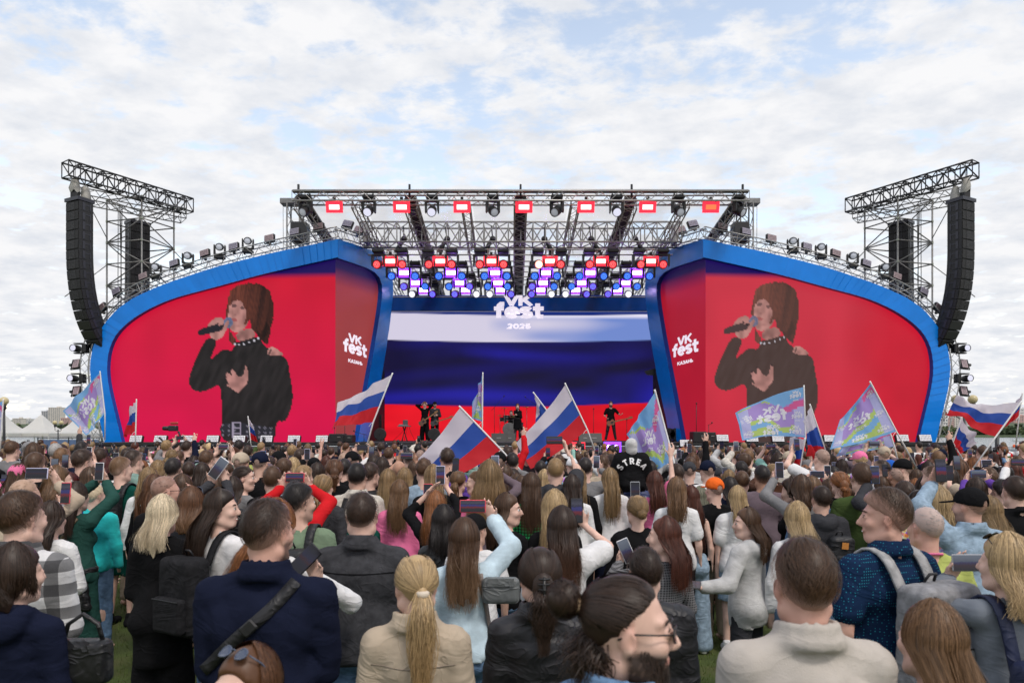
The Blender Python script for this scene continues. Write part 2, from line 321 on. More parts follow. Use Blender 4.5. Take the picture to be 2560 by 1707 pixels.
# ------------------------------------------------------------------ tents, lamps, railing, boat
def tents():
 tm = mat('tent_pvc', (0.74, 0.73, 0.70), 0.5, trans=0.35, noise=0.03, nscale=1)
 spec = [(103, 1035, 80, 2.75, 'white peaked tent in the middle of the three'), (3, 1030, 78, 2.9, 'white peaked tent cut by the picture edge'), (200, 1037, 82, 2.75, 'white peaked tent half hidden by the printed flag')]
 for px, py, Y, hw, lab in spec:
  t = P(px, py, Y); r = empty('pagoda_tent', (t[0], Y, 0)); tag(r, lab, 'tent', 'peaked white tents'); top = t[2]; ev = 2.25
  n = 12; V = []; F = []
  prof = [(1.0, ev)] + [((1 - s) ** 1.0 * (1 - 0.25 * math.sin(math.pi * s)), ev + (top - ev) * s ** 1.5) for s in np.linspace(0.1, 0.97, 9)]
  for s_, z in prof:
   for k in range(4 * n):
    q, f = divmod(k, n); f = f / n * 2 - 1; sq = [(f, -1), (1, f), (-f, 1), (-1, -f)][q]; V.append((sq[0] * hw * s_, sq[1] * hw * s_, z))
  for a in range(len(prof) - 1):
   for k in range(4 * n): j = (k + 1) % (4 * n); F.append((a * 4 * n + k, a * 4 * n + j, (a + 1) * 4 * n + j, (a + 1) * 4 * n + k))
  MB().add(V, F).build('canopy', tm, r, True)
  va = MB()
  for sx, sy, lx, ly in ((0, -1, 2 * hw, .02), (0, 1, 2 * hw, .02), (-1, 0, .02, 2 * hw), (1, 0, .02, 2 * hw)): va.box((sx * hw, sy * hw, ev - .16), (lx, ly, .32))
  va.build('valance', tm, r)
  for sx in (-1, 1):
   for sy in (-1, 1): MB().box((sx * (hw - .1), sy * (hw - .1), ev / 2 - .1), (.09, .09, ev - .2)).build('leg', WHITEP, r)
  MB().lathe([(0.05, top - .3), (0.05, top + .05), (.02, top + .25)], n=8).build('finial', WHITEP, r)
tents()
GLOBE = mat('opal_globe', (0.72, 0.62, 0.36), 0.28, noise=0.05, nscale=3, trans=0.25)
def lamp(px, py, Y, label, double=None, gr=0.23):
 t = P(px, py, Y); r = empty('globe_street_lamp', (t[0], Y, 0)); tag(r, label, 'street lamp', 'globe street lamps on the embankment')
 dk = mat('lamp_iron', (0.02, 0.022, 0.025), 0.5); z = t[2]
 xs = [0] if not double else [-double / 2, double / 2]; ptop = z - gr - .28 if not double else z - gr - .55
 MB().lathe([(.16, 0), (.16, .25), (.09, .45), (.075, ptop * .5), (.055, ptop)], n=10).build('post', dk, r, True)
 for x in xs:
  MB().ball((x, 0, z), gr, 18).build('globe', GLOBE, r, True)
  MB().lathe([(.05, z - gr - .3), (.13, z - gr - .16), (.10, z - gr - .08), (.14, z - gr + .03)], (x, 0, 0), 10).build('collar', dk, r, True)
  if double:
   a = MB(); a.path([(0, 0, ptop - .1), (x * .5, 0, ptop - .22), (x * .95, 0, ptop - .1), (x, 0, z - gr - .28)], .028); a.build('arm', dk, r, True)
lamp(10, 1002, 38, 'single globe street lamp at the picture edge beyond the tents')
lamp(145, 1056, 77, 'small twin globe street lamp far off between two tents', double=0.72)
lamp(2411, 998, 35, 'twin globe street lamp behind the tricolour flags by the water', double=0.86)
def rails():
 dk = mat('railing_iron', (0.03, 0.033, 0.036), 0.5)
 r = empty('embankment_railing', (17.5, 30.4, 0)); tag(r, 'dark iron railing along the river edge behind the crowd', 'railing')
 MB().tube((0, 0, 1.1), (14, 0, 1.1), .03).build('top_rail', dk, r, True); MB().tube((0, 0, .95), (14, 0, .95), .02).build('middle_rail', dk, r, True); MB().tube((0, 0, .15), (14, 0, .15), .02).build('bottom_rail', dk, r, True)
 for k in range(8): MB().box((k * 2.0, 0, .56), (.08, .08, 1.12)).build('post', dk, r)
 for k in range(56): MB().tube((.12 + k * .25, 0, .15), (.12 + k * .25, 0, .95), .009, n=4).build('baluster', dk, r)
 t = P(2493, 1035, 31.2); p = empty('embankment_post', (t[0], 31.2, 0)); tag(p, 'tall dark iron post rising from the railing under the big tricolour', 'post')
 MB().lathe([(.14, 0), (.14, .9), (.16, .95), (.16, 1.05), (.09, 1.1), (.08, t[2])], n=12).build('shaft', dk, p, True); MB().ball((0, 0, t[2] + .08), .12).build('finial', dk, p, True)
 # low blue barrier by the tents
 b = empty('crowd_barrier', (P(172, 1100, 40)[0], 40, 0)); tag(b, 'long blue fabric crowd barrier in front of the tents', 'barrier')
 bm_ = mat('barrier_fabric', (0.10, 0.16, 0.30), 0.7, noise=0.2, nscale=2)
 MB().box((0, 0, 1.0), (3.6, .03, 1.5)).build('fabric', bm_, b)
 for x in (-1.8, 0, 1.8): MB().tube((x, -.03, 0), (x, -.03, 1.9), .03).build('post', dk, b)
 MB().tube((-1.8, -.03, 1.85), (1.8, -.03, 1.85), .025).build('top_rail', dk, b)
rails()
def boat():
 t = P(2548, 1126, 157); r = empty('motor_launch', (t[0], 157, -1.5), 0.06); tag(r, 'small white work boat with orange life rings out on the river', 'boat')
 wh = mat('boat_white', (0.72, 0.72, 0.70), 0.4); gr_ = mat('boat_grey', (0.25, 0.27, 0.30), 0.5); og = mat('life_ring_orange', (0.75, 0.12, 0.03), 0.5)
 st = [(-3.4, .35, .55), (-2.9, .95, .25), (-1.5, 1.25, .1), (1, 1.3, .05), (3.2, 1.2, .05), (3.5, 1.1, .1)]; V = []; F = []
 for x, w, k in st: V += [(x, -w, .95), (x, -w * .75, k - .25), (x, w * .75, k - .25), (x, w, .95)]
 for i in range(len(st) - 1):
  for j in range(4): jj = (j + 1) % 4; F.append((4 * i + j, 4 * i + jj, 4 * i + 4 + jj, 4 * i + 4 + j))
 F += [(0, 3, 2, 1), (20, 21, 22, 23)]
 MB().add(V, F).build('hull', wh, r); MB().box((0, 0, .2), (6.4, 2.3, .28)).build('boot_stripe', gr_, r)
 MB().prism([(-1.4, .95), (1.0, .95), (.8, 2.3), (-1.0, 2.3)], -.8, .8).build('cabin', wh, r); MB().box((-.1, -.81, 1.75), (1.2, .05, .55)).build('cabin_window', BLACKP, r)
 MB().box((-.1, 0, 2.4), (2.3, 1.9, .12)).build('cabin_roof', wh, r); MB().tube((.2, 0, 2.4), (.2, 0, 4.0), .04).build('mast', gr_, r); MB().tube((-.3, 0, 3.2), (.7, 0, 3.2), .03).build('yard', gr_, r)
 for x in (-2.2, -.9, 1.9): MB().lathe([(.22, -.06), (.36, -.06), (.36, .06), (.22, .06)], (x, -1.2, 1.1), 12, R=rotx(1.57)).build('life_ring', og, r, True)
 MB().box((2.2, 0, 1.2), (1.5, 1.6, .5)).build('aft_box', gr_, r)
 for k in range(6): MB().tube((-3.0 + k * .5, -.9, .95), (-3.0 + k * .5, -.9, 1.6), .02).build('rail_post', wh, r)
boat()
# ------------------------------------------------------------------ stage
XC = 0.34                                                   # stage axis
DECK_Z, FRONT_Y = 1.73, 25.6
BLUE = None
def vinyl(name, col, rough=0.28):
 if name in MATS: return MATS[name]
 m = mat(name, col, rough, coat=0.05, spec=0.3, noise=0.06, nscale=1.5, bump=0.10, bscale=1.2)
 return m
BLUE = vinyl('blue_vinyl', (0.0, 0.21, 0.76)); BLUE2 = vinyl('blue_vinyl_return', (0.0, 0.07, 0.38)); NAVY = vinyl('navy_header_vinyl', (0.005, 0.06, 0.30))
def plane_map(A, B):
 """vertical plane through XY points A,B: photo pixel -> (X,Y,Z)"""
 A = np.array(A, float); B = np.array(B, float)
 def f(px, py):
  k = (px - 1280.0) / FPX; dx, dy = B - A
  t = (k * A[1] - A[0]) / (dx - k * dy); Y = A[1] + t * dy
  return np.array([A[0] + t * dx, Y, CAM_Z + (HORIZON - py) / FPX * Y])
 d = (B - A) / np.linalg.norm(B - A); nrm = np.array([d[1], -d[0], 0.0])
 if nrm[1] > 0: nrm = -nrm
 return f, nrm
F_PX = 845.0
FOLD = np.array([(F_PX - 1280) / FPX * 27.0, 27.0]); OUT_ = np.array([(223 - 1280) / FPX * 28.5, 28.5]); INN = np.array([(985 - 1280) / FPX * 33.0, 33.0])
def arc(pts, n):                                            # resample a px polyline (smoothed)
 p = np.array(pts, float); d = np.r_[0, np.cumsum(np.linalg.norm(np.diff(p, axis=0), axis=1))]; s = np.linspace(0, d[-1], n)
 return np.c_[np.interp(s, d, p[:, 0]), np.interp(s, d, p[:, 1])]
def smooth_px(p, it=3):
 p = p.copy()
 for _ in range(it): p[1:-1] = .5 * p[1:-1] + .25 * (p[:-2] + p[2:])
 return p
OUTER = [(845, 598), (760, 616), (690, 630), (628, 645), (540, 667), (452, 696), (405, 712), (364, 730), (332, 745), (305, 762), (276, 788), (254, 819), (237, 851), (227, 883), (223.5, 915), (226, 950), (233, 985), (243, 1025), (254, 1070), (262, 1106)]
INNER = [(845, 643), (760, 662), (700, 675), (642, 689), (540, 717), (452, 740), (420, 750), (393, 762), (362, 777), (335, 794), (310, 813), (290, 833), (278, 853), (270, 880), (266, 915), (268, 948), (276, 985), (287, 1030), (297, 1070), (305, 1106)]
SOUT = [(845, 598), (880, 609), (915, 620), (945, 631), (965, 645), (979, 668), (985, 700), (983, 730), (978, 780), (970, 840), (957, 924), (945, 985), (933, 1045), (921, 1106)]
SINN = [(845, 645), (875, 655), (904, 665), (930, 673), (946, 679), (954, 687), (958, 700), (958, 720), (953, 760), (944, 820), (932, 890), (920, 955), (908, 1025), (894, 1106)]
def mirx(p): q = np.array(p, float); q[..., 0] = 2 * XC - q[..., 0]; return q
def wing(side):
 """side -1 left (as traced), +1 right (mirrored about the stage axis)"""
 M = (lambda p: np.array(p, float)) if side < 0 else mirx
 word = 'left' if side < 0 else 'right'
 r = empty('screen_wing', M((FOLD[0], FOLD[1], DECK_Z))); tag(r, 'curved blue framed screen wing on the %s of the stage' % word, 'stage wing', 'screen wings either side of the stage')
 base = np.array(r.location)
 def quadmesh(name, quads, m_, parent, thick=None):
  mb = MB()
  for q in quads:
   q = [M(p) - base for p in q]
   if side > 0: q = q[::-1]
   mb.add(q, [(0, 1, 2, 3)])
  return mb.build(name, m_, parent)
 for (A, B, outer, inner, npan, part) in ((FOLD, OUT_, OUTER, INNER, 17, 'outer'), (FOLD, INN, SOUT, SINN, 9, 'inner')):
  f, nrm = plane_map(A, B)
  po = smooth_px(arc(outer, npan * 3 + 1)); pi_ = smooth_px(arc(inner, npan * 3 + 1))
  # start columns line up with fold
  O3 = [f(*p) for p in po]; I3 = [f(*p) for p in pi_]; dep = 0.2
  jr = random.Random(3 + side)
  for k in range(npan):
   mb = MB(); o = O3[3 * k:3 * k + 4]; i_ = I3[3 * k:3 * k + 4]
   j = jr.uniform(-.012, .012) if part == 'outer' else 0
   for a in range(3):
    bul = [0, .012, .012, 0]
    q = [o[a] + nrm * (.004 + j + bul[a]), o[a + 1] + nrm * (.004 - j + bul[a + 1]), i_[a + 1] + nrm * (-j + bul[a + 1] * .3), i_[a] + nrm * (j + bul[a] * .3)]
    q = [M(p) - base for p in q];
    if side > 0: q = q[::-1]
    mb.add(q, [(0, 1, 2, 3)])
    bk = [p + (M(-nrm) if side < 0 else np.array([nrm[0], -nrm[1], 0])) * .05 for p in q]
    mb.add(bk, [(3, 2, 1, 0)])
   mb.build('frame_panel', BLUE, r, True)
  # reveal (inner return) and outer return
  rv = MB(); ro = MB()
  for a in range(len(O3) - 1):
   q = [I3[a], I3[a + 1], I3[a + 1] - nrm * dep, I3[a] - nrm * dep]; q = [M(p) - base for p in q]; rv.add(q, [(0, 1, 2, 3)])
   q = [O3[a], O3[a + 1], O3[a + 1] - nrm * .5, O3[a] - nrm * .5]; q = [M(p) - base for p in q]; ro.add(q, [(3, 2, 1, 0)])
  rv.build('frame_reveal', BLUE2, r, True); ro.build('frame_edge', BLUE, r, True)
  # LED wall: pixels on a grid in the recessed plane, clipped to the frame
  A3 = np.array([A[0], A[1], 0.0]) - nrm * dep; d = np.array([*(B - A), 0.0]); Lp = np.linalg.norm(d); d /= Lp
  step = 0.044 if part == 'outer' else 0.09
  fo = plane_map(FOLD, OUT_)[1]; fi = plane_map(FOLD, INN)[1]; d1 = np.append(OUT_ - FOLD, 0); d2 = np.append(INN - FOLD, 0)
  d1 /= np.linalg.norm(d1); d2 /= np.linalg.norm(d2); sol = np.linalg.solve(np.c_[d1[:2], -d2[:2]], (dep * (fo - fi))[:2]); u0 = sol[0] if part == 'outer' else sol[1]
  us = np.arange(u0, Lp + .3, step); zs = np.arange(DECK_Z, 10.2, step)
  U, Z = np.meshgrid(us, zs); X3 = A3[0] + U * d[0]; Y3 = A3[1] + U * d[1]
  # clip polygon in (u,z): inner outline pushed a little outward
  def uz(p): q = np.asarray(p) - np.array([A[0], A[1], 0]); return np.array([q @ d, p[2]])
  Pi = np.array([uz(p) for p in I3]); Po = np.array([uz(p) for p in O3]); mid = Pi * .75 + Po * .25
  top = np.full(U.shape, -1.0)
  poly = np.vstack([mid, [[mid[-1][0], DECK_Z - .3]], [[u0 - .05, DECK_Z - .3]], [[u0 - .05, mid[0][1]]]])
  ins = inside_poly(U + 1e-4, Z, poly)
  # only keep u>=-.. near fold
  wx = X3 if side < 0 else 2 * XC - X3
  px = 1280 + wx / Y3 * FPX; py = HORIZON - (Z - CAM_Z) / Y3 * FPX
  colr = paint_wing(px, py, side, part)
  n0, n1 = U.shape; idx = np.arange(n0 * n1).reshape(n0, n1)
  cell = ins[:-1, :-1] & ins[1:, :-1] & ins[1:, 1:] & ins[:-1, 1:]
  Fq = np.stack([idx[:-1, :-1], idx[:-1, 1:], idx[1:, 1:], idx[1:, :-1]], -1)[cell]
  used = np.unique(Fq); remap = np.full(n0 * n1, -1); remap[used] = np.arange(len(used))
  V = np.stack([wx, Y3, Z], -1).reshape(-1, 3)[used] - base
  me = np_mesh('led_wall', V, remap[Fq] if side < 0 else remap[Fq][:, ::-1], False)
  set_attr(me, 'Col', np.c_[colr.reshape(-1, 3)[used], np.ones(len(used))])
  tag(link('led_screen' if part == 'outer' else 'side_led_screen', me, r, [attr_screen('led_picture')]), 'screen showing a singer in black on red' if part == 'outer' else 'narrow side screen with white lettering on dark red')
  # dark backing behind the wall
  A3 = A3 + d * (u0 + .3); Lp -= u0 + .3; bk = MB(); q = [A3 - nrm * .12 + np.array([0, 0, DECK_Z]), A3 - nrm * .12 + d * Lp * .93 + np.array([0, 0, DECK_Z]), A3 - nrm * .12 + d * Lp * .93 + np.array([0, 0, 5.0]), A3 - nrm * .12 + np.array([0, 0, 8.6])]
  bk.add([M(p) - base for p in q], [(0, 1, 2, 3)]).build('screen_backing', BLACKP, r)
  if part == 'inner': side_letters(r, base, side, plane_map(A - nrm[:2] * (dep - .01), B - nrm[:2] * (dep - .01))[0], nrm, M, dep)
 return r
def inside_poly(X, Y, poly):
 ins = np.zeros(X.shape, bool); n = len(poly); j = n - 1
 for i in range(n):
  xi, yi = poly[i]; xj, yj = poly[j]
  c = ((yi > Y) != (yj > Y)) & (X < (xj - xi) * (Y - yi) / (yj - yi + 1e-12) + xi); ins ^= c; j = i
 return ins
def vnoise(x, y, seed=0):
 def h(i, j): s = np.sin(i * 127.1 + j * 311.7 + seed * 74.7) * 43758.5453; return s - np.floor(s)
 i = np.floor(x); j = np.floor(y); f = x - i; g = y - j; f = f * f * (3 - 2 * f); g = g * g * (3 - 2 * g)
 return h(i, j) * (1 - f) * (1 - g) + h(i + 1, j) * f * (1 - g) + h(i, j + 1) * (1 - f) * g + h(i + 1, j + 1) * f * g
def lin(c): return np.array(srgb(*c))
# the singer as shown on the screens (photo-zoom units, see Z2 below)
def Z2(pts): return np.array([(x * 0.287 + 420, y * 0.287 + 680) for x, y in pts])
def smoothpoly(pts, it=2):
 p = np.array(pts, float)
 for _ in range(it):
  q = np.roll(p, -1, 0); p = np.stack([.75 * p + .25 * q, .25 * p + .75 * q], 1).reshape(-1, 2)
 return p
SING = dict(
 body=[(345, 560), (432, 598), (395, 690), (362, 775), (420, 720), (480, 668), (560, 690), (575, 640), (700, 600), (810, 590), (830, 640), (930, 700), (1010, 735), (1045, 775), (1055, 860), (1075, 960), (1090, 1080), (1075, 1180), (1040, 1270), (1010, 1305), (940, 1290), (935, 1500), (450, 1500), (470, 1280), (465, 1100), (455, 975), (380, 1010), (300, 1045), (230, 1035), (185, 985), (180, 930), (215, 820), (270, 690)],
 shoulder=[(880, 650), (930, 655), (990, 700), (1010, 728), (940, 730), (858, 722)],
 strap=[(892, 665), (905, 665), (885, 720), (872, 720)],
 neck=[(590, 520), (740, 480), (765, 570), (690, 600), (600, 600)],
 collar=[(565, 610), (660, 600), (770, 560), (820, 575), (800, 625), (700, 645), (580, 650)],
 hairback=[(560, 140), (640, 105), (730, 92), (830, 110), (890, 170), (915, 260), (918, 380), (900, 500), (880, 580), (870, 640), (820, 600), (790, 540), (720, 500), (700, 350), (600, 250), (545, 480), (520, 560), (560, 650), (600, 590), (560, 560), (505, 420), (510, 300), (525, 210)],
 face=[(535, 280), (560, 235), (640, 225), (700, 280), (715, 380), (690, 460), (650, 510), (600, 525), (550, 515), (530, 470), (522, 380)],
 fringe=[(520, 300), (515, 220), (560, 140), (650, 100), (760, 105), (860, 170), (880, 330), (840, 480), (800, 560), (760, 470), (740, 400), (700, 420), (650, 480), (690, 370), (660, 290), (620, 240), (585, 250), (555, 275)],
 hair2=[(760, 420), (830, 400), (880, 470), (880, 530), (800, 600), (770, 520)],
 hand1=[(350, 450), (400, 405), (440, 390), (480, 400), (500, 450), (530, 420), (540, 440), (510, 500), (480, 560), (430, 598), (370, 575), (360, 530), (340, 500)],
 mic=[(258, 520), (280, 500), (330, 478), (480, 440), (500, 480), (470, 510), (340, 540), (290, 550), (262, 545)],
 michead=[(480, 420), (510, 390), (550, 395), (568, 440), (555, 475), (520, 490), (490, 475)],
 fingers1=[(410, 410), (440, 395), (490, 405), (480, 460), (455, 475), (430, 455)],
 thumb1=[(500, 430), (535, 420), (530, 460), (490, 520), (450, 560), (440, 530), (480, 490)],
 hand2=[(500, 925), (503, 880), (520, 870), (560, 915), (545, 850), (560, 838), (610, 910), (640, 915), (660, 890), (672, 815), (690, 812), (695, 880), (695, 965), (650, 1010), (615, 1058), (560, 1020), (505, 985), (502, 970), (540, 985)],
 lips=[(545, 405), (570, 400), (610, 415), (600, 430), (560, 432)],
 eye1=[(555, 285), (590, 275), (600, 300), (570, 315), (553, 305)], eye2=[(625, 300), (665, 300), (668, 325), (640, 330)],
 belt=[(455, 1320), (600, 1310), (780, 1330), (920, 1360), (915, 1440), (800, 1460), (600, 1420), (450, 1410)],
)
SINGP = {k: smoothpoly(Z2(v), 2) for k, v in SING.items()}
def paint_wing(px, py, side, part):
 sh = px.shape
 if part == 'inner':
  top = lin((30, 20, 70)) if side < 0 else lin((20, 8, 60)); c0 = lin((150, 54, 52)) if side < 0 else lin((160, 16, 36)); c1 = lin((150, 60, 62)) if side < 0 else lin((172, 24, 46))
  t = np.clip((py - 690) / 400, 0, 1)[..., None]; c = c0 * (1 - t) + c1 * t
  slope = (px - 845) * 0.33 if side < 0 else (1758 - px) * 0.33
  b = np.clip((py - 668 - slope) / 45, 0, 1)[..., None]; c = top * (1 - b) + c * b
  return c * (0.96 + 0.08 * vnoise(px / 30, py / 40, 3))[..., None]
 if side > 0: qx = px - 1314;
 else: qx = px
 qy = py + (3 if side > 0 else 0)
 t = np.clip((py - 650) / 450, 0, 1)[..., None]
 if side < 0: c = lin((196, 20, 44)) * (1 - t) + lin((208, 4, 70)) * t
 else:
  c = lin((196, 48, 66)) * (1 - t) + lin((194, 40, 60)) * t  # right screen: the wash of reflected sky is put into the picture colours
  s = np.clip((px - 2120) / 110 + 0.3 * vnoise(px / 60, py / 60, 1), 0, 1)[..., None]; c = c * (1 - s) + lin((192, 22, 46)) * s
 c = c * (0.93 + 0.14 * vnoise(px / 55, py / 55, 5))[..., None]
 # dark blue strip at the top of the picture
 edge = 690 - (845 - px) * -0.02 if side < 0 else 690 - (px - 1758) * -0.02
 b = np.clip((py - (edge - 10)) / 14, 0, 1)[..., None]; c = lin((26, 8, 84)) * (1 - b) + c * b
 k = 0.0 if side < 0 else 0.16; hz = lin((150, 110, 100))  # same pale reflection wash mixed into the singer on the right screen
 def put(name, col, f=1.0):
  nonlocal c
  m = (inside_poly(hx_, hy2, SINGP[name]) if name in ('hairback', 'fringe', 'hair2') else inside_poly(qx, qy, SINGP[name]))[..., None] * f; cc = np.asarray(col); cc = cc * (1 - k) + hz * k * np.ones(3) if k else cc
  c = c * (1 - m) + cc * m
 hx_, hy2 = qx + (vnoise(qx / 3, qy / 9, 21) - .5) * 4, qy + (vnoise(qx / 2.2, qy / 14, 22) - .5) * 5
 streak = (.55 * vnoise(qx / 1.5 + qy / 11, qy / 45, 2) + .45 * vnoise(qx / 5 + qy / 25, qy / 70, 13))[..., None]
 hair = lin((40, 20, 20)) * (1 - streak) + lin((112, 58, 44)) * streak; hair = hair * np.clip(1.25 - (qx - 590) / 90, .5, 1.2)[..., None]
 skin = lin((172, 122, 116)) * np.ones(sh + (3,)) * (0.62 + 0.7 * vnoise(qx / 11, qy / 13, 8))[..., None]
 fold = vnoise(qx / 9 + qy / 20, qy / 34 - qx / 60, 6); blk = lin((34, 30, 31)) * (0.55 + 0.9 * fold)[..., None]
 put('hairback', hair * .8); put('body', blk); put('neck', skin * .75); put('shoulder', skin); put('strap', lin((40, 30, 30))); put('collar', lin((26, 24, 26)))
 put('hair2', hair * .35); put('face', skin * np.clip(1.25 - (qx - 575) / 90, .45, 1.1)[..., None]); put('eye1', lin((60, 40, 46)), .8); put('eye2', lin((60, 40, 46)), .8); put('lips', lin((150, 70, 72)), .8)
 for (x0, y0, rx, ry, kk_) in ((585, 372, 7, 5, .55), (560, 350, 4, 14, .25), (610, 470, 16, 6, .35), (660, 400, 8, 26, .4), (640, 560, 30, 12, .45)):
  gg = np.exp(-((qx - (x0 * .287 + 420)) / (rx * .5)) ** 2 - ((qy - (y0 * .287 + 680)) / (ry * .5)) ** 2)[..., None] * kk_; c = c * (1 - gg) + lin((96, 58, 58)) * gg
 put('fringe', hair)
 put('hand1', skin * .95); put('mic', lin((30, 28, 36))); put('michead', lin((92, 100, 128)) * (0.7 + .6 * vnoise(qx, qy, 9))[..., None]); put('fingers1', skin * 1.05); put('thumb1', skin)
 put('hand2', skin * .95); put('belt', lin((38, 38, 46)))
 g = inside_poly(qx, qy, SINGP['hand2'])
 for i in range(9):                                       # belt eyelets, buckle, collar studs, nails
  for j in range(3):
   ex, ey = 480 + i * 52, 1335 + j * 42 + i * 3
   if 3 <= i <= 3: continue
   d = np.hypot(qx - (ex * .287 + 420), qy - (ey * .287 + 680)); m = ((d < 3.0) & (d > 1.2))[..., None] * .7; c = c * (1 - m) + lin((130, 125, 140)) * m
 for (x0, y0, x1, y1) in ((570, 1308, 635, 1316), (570, 1352, 635, 1360), (560, 1308, 570, 1450), (628, 1308, 637, 1450), (570, 1404, 635, 1412)):
  m = ((qx > x0 * .287 + 420) & (qx < x1 * .287 + 420) & (qy > y0 * .287 + 680) & (qy < y1 * .287 + 680))[..., None]; c = np.where(m, lin((150, 140, 160)), c)
 for (x0, y0) in ((585, 628), (617, 632), (660, 628), (708, 612), (752, 596), (787, 577)):
  d = np.hypot(qx - (x0 * .287 + 420), qy - (y0 * .287 + 680)); m = (d < 2.4)[..., None]; c = np.where(m, lin((190, 185, 195)), c)
 for (x0, y0) in ((462, 466), (434, 448), (508, 878), (505, 915), (551, 845), (683, 820), (505, 980)):
  d = np.hypot(qx - (x0 * .287 + 420), qy - (y0 * .287 + 680)); m = (d < 2.2)[..., None]; c = np.where(m, lin((40, 26, 34)), c)
 return c
# ------------------------------------------------------------------ lettering (heavy sans strokes)
def arcpts(cx, cy, rx, ry, a0, a1, n=9): return [(cx + rx * math.cos(math.radians(a0 + (a1 - a0) * i / (n - 1))), cy + ry * math.sin(math.radians(a0 + (a1 - a0) * i / (n - 1)))) for i in range(n)]
GLY = {
 'V': (.86, [[(.08, 1), (.43, .02)], [(.43, .02), (.78, 1)]]), 'K': (.86, [[(.12, 0), (.12, 1)], [(.15, .42), (.74, 1)], [(.34, .58), (.78, 0)]]), '\u041a': None,
 'f': (.52, [[(.52, .93), (.36, .93), (.26, .82), (.24, .68), (.24, 0)], [(0, .62), (.5, .62)]]),
 't': (.56, [[(.24, .95), (.24, .2), (.30, .08), (.52, .08)], [(0, .62), (.54, .62)]]),
 'e': (.74, [[(.1, .37)] + [(.64, .37)] + arcpts(.37, .36, .27, .28, 5, 320, 14)]),
 's': (.64, [arcpts(.32, .50, .22, .13, 20, 180, 7) + [(.12, .44), (.32, .36), (.52, .28)] + arcpts(.32, .20, .22, .12, 0, -165, 7)]),
 '2': (.7, [arcpts(.34, .72, .24, .21, 165, -10, 8) + [(.5, .5), (.12, .09), (.62, .09)]]), '0': (.76, [arcpts(.38, .5, .28, .41, 0, 360, 18)]),
 '5': (.7, [[(.6, .92), (.16, .92), (.13, .54)] + arcpts(.33, .32, .26, .24, 110, -160, 10)]),
 '\u0410': (.8, [[(.06, 0), (.4, .98)], [(.4, .98), (.74, 0)], [(.18, .28), (.62, .28)]]), '\u0417': (.66, [arcpts(.3, .72, .22, .2, 160, -85, 8) + arcpts(.3, .29, .25, .22, 85, -160, 9)]),
 '\u041d': (.78, [[(.12, 0), (.12, 1)], [(.66, 0), (.66, 1)], [(.12, .5), (.66, .5)]]), '\u042c': (.68, [[(.12, 1), (.12, .08), (.34, .08)] + arcpts(.36, .29, .2, .21, -90, 90, 8) + [(.12, .5)]]),
 'T': (.72, [[(.0, .92), (.72, .92)], [(.36, .92), (.36, 0)]]), 'R': (.76, [[(.12, 0), (.12, .92), (.4, .92)] + arcpts(.42, .7, .2, .22, 90, -90, 7) + [(.12, .48)], [(.36, .46), (.66, 0)]]),
 'E': (.66, [[(.62, .92), (.12, .92), (.12, .08), (.62, .08)], [(.12, .5), (.56, .5)]]), 'A': None, 'S': None, 'H': None, 'U': (.76, [[(.12, 1), (.12, .3)] + arcpts(.38, .32, .26, .24, 180, 360, 9) + [(.64, 1)]]),
 'G': (.8, [arcpts(.4, .5, .28, .41, 40, 340, 14) + [(.68, .45), (.45, .45)]]), 'O': None, 'a': (.7, [arcpts(.34, .32, .24, .24, 0, 360, 14), [(.58, .6), (.58, 0)]]), 'd': (.7, [arcpts(.32, .32, .22, .24, 0, 360, 14), [(.56, 1), (.56, 0)]]), 'i': (.28, [[(.14, 0), (.14, .6)], [(.14, .8), (.14, .95)]]),
}
GLY['\u041a'] = GLY['K']; GLY['A'] = GLY['\u0410']; GLY['H'] = GLY['\u041d']; GLY['O'] = GLY['0']; GLY['S'] = (.72, [[(x * 1.1, (y - .08) * 1.62 + .08) for x, y in GLY['s'][1][0]]])
GLY['N'] = (.78, [[(.12, 0), (.12, 1)], [(.12, 1), (.66, 0)], [(.66, 0), (.66, 1)]]); GLY['L'] = (.6, [[(.12, 1), (.12, .08), (.58, .08)]]); GLY['M'] = (.95, [[(.1, 0), (.1, 1), (.47, .3), (.85, 1), (.85, 0)]]); GLY['C'] = (.74, [arcpts(.4, .5, .28, .41, 45, 315, 12)]); GLY['I'] = (.26, [[(.13, 0), (.13, 1)]])
def word_quads(txt, w=.2, gap=.08):
 """list of stroke quads [(x,y)*4] for a word, cap height 1; returns quads,width"""
 x = 0; out = []
 for ch in txt:
  if ch == ' ': x += .4; continue
  wd, sts = GLY[ch]
  for st in sts:
   p = np.array(st, float); n = len(p); nr = []
   for i in range(n):
    a = p[i] - p[max(i - 1, 0)]; b = p[min(i + 1, n - 1)] - p[i]
    if i == 0: a = b
    if i == n - 1: b = a
    a = a / (np.linalg.norm(a) + 1e-9); b = b / (np.linalg.norm(b) + 1e-9); t = a + b; t /= np.linalg.norm(t) + 1e-9; q = np.array([-t[1], t[0]]); nr.append(q / max(.45, abs(q @ np.array([-a[1], a[0]]))))
   for i in range(n - 1):
    out.append([(x + v[0], v[1]) for v in (p[i] + nr[i] * w / 2, p[i + 1] + nr[i + 1] * w / 2, p[i + 1] - nr[i + 1] * w / 2, p[i] - nr[i] * w / 2)])
  x += wd + gap
 return out, x - gap
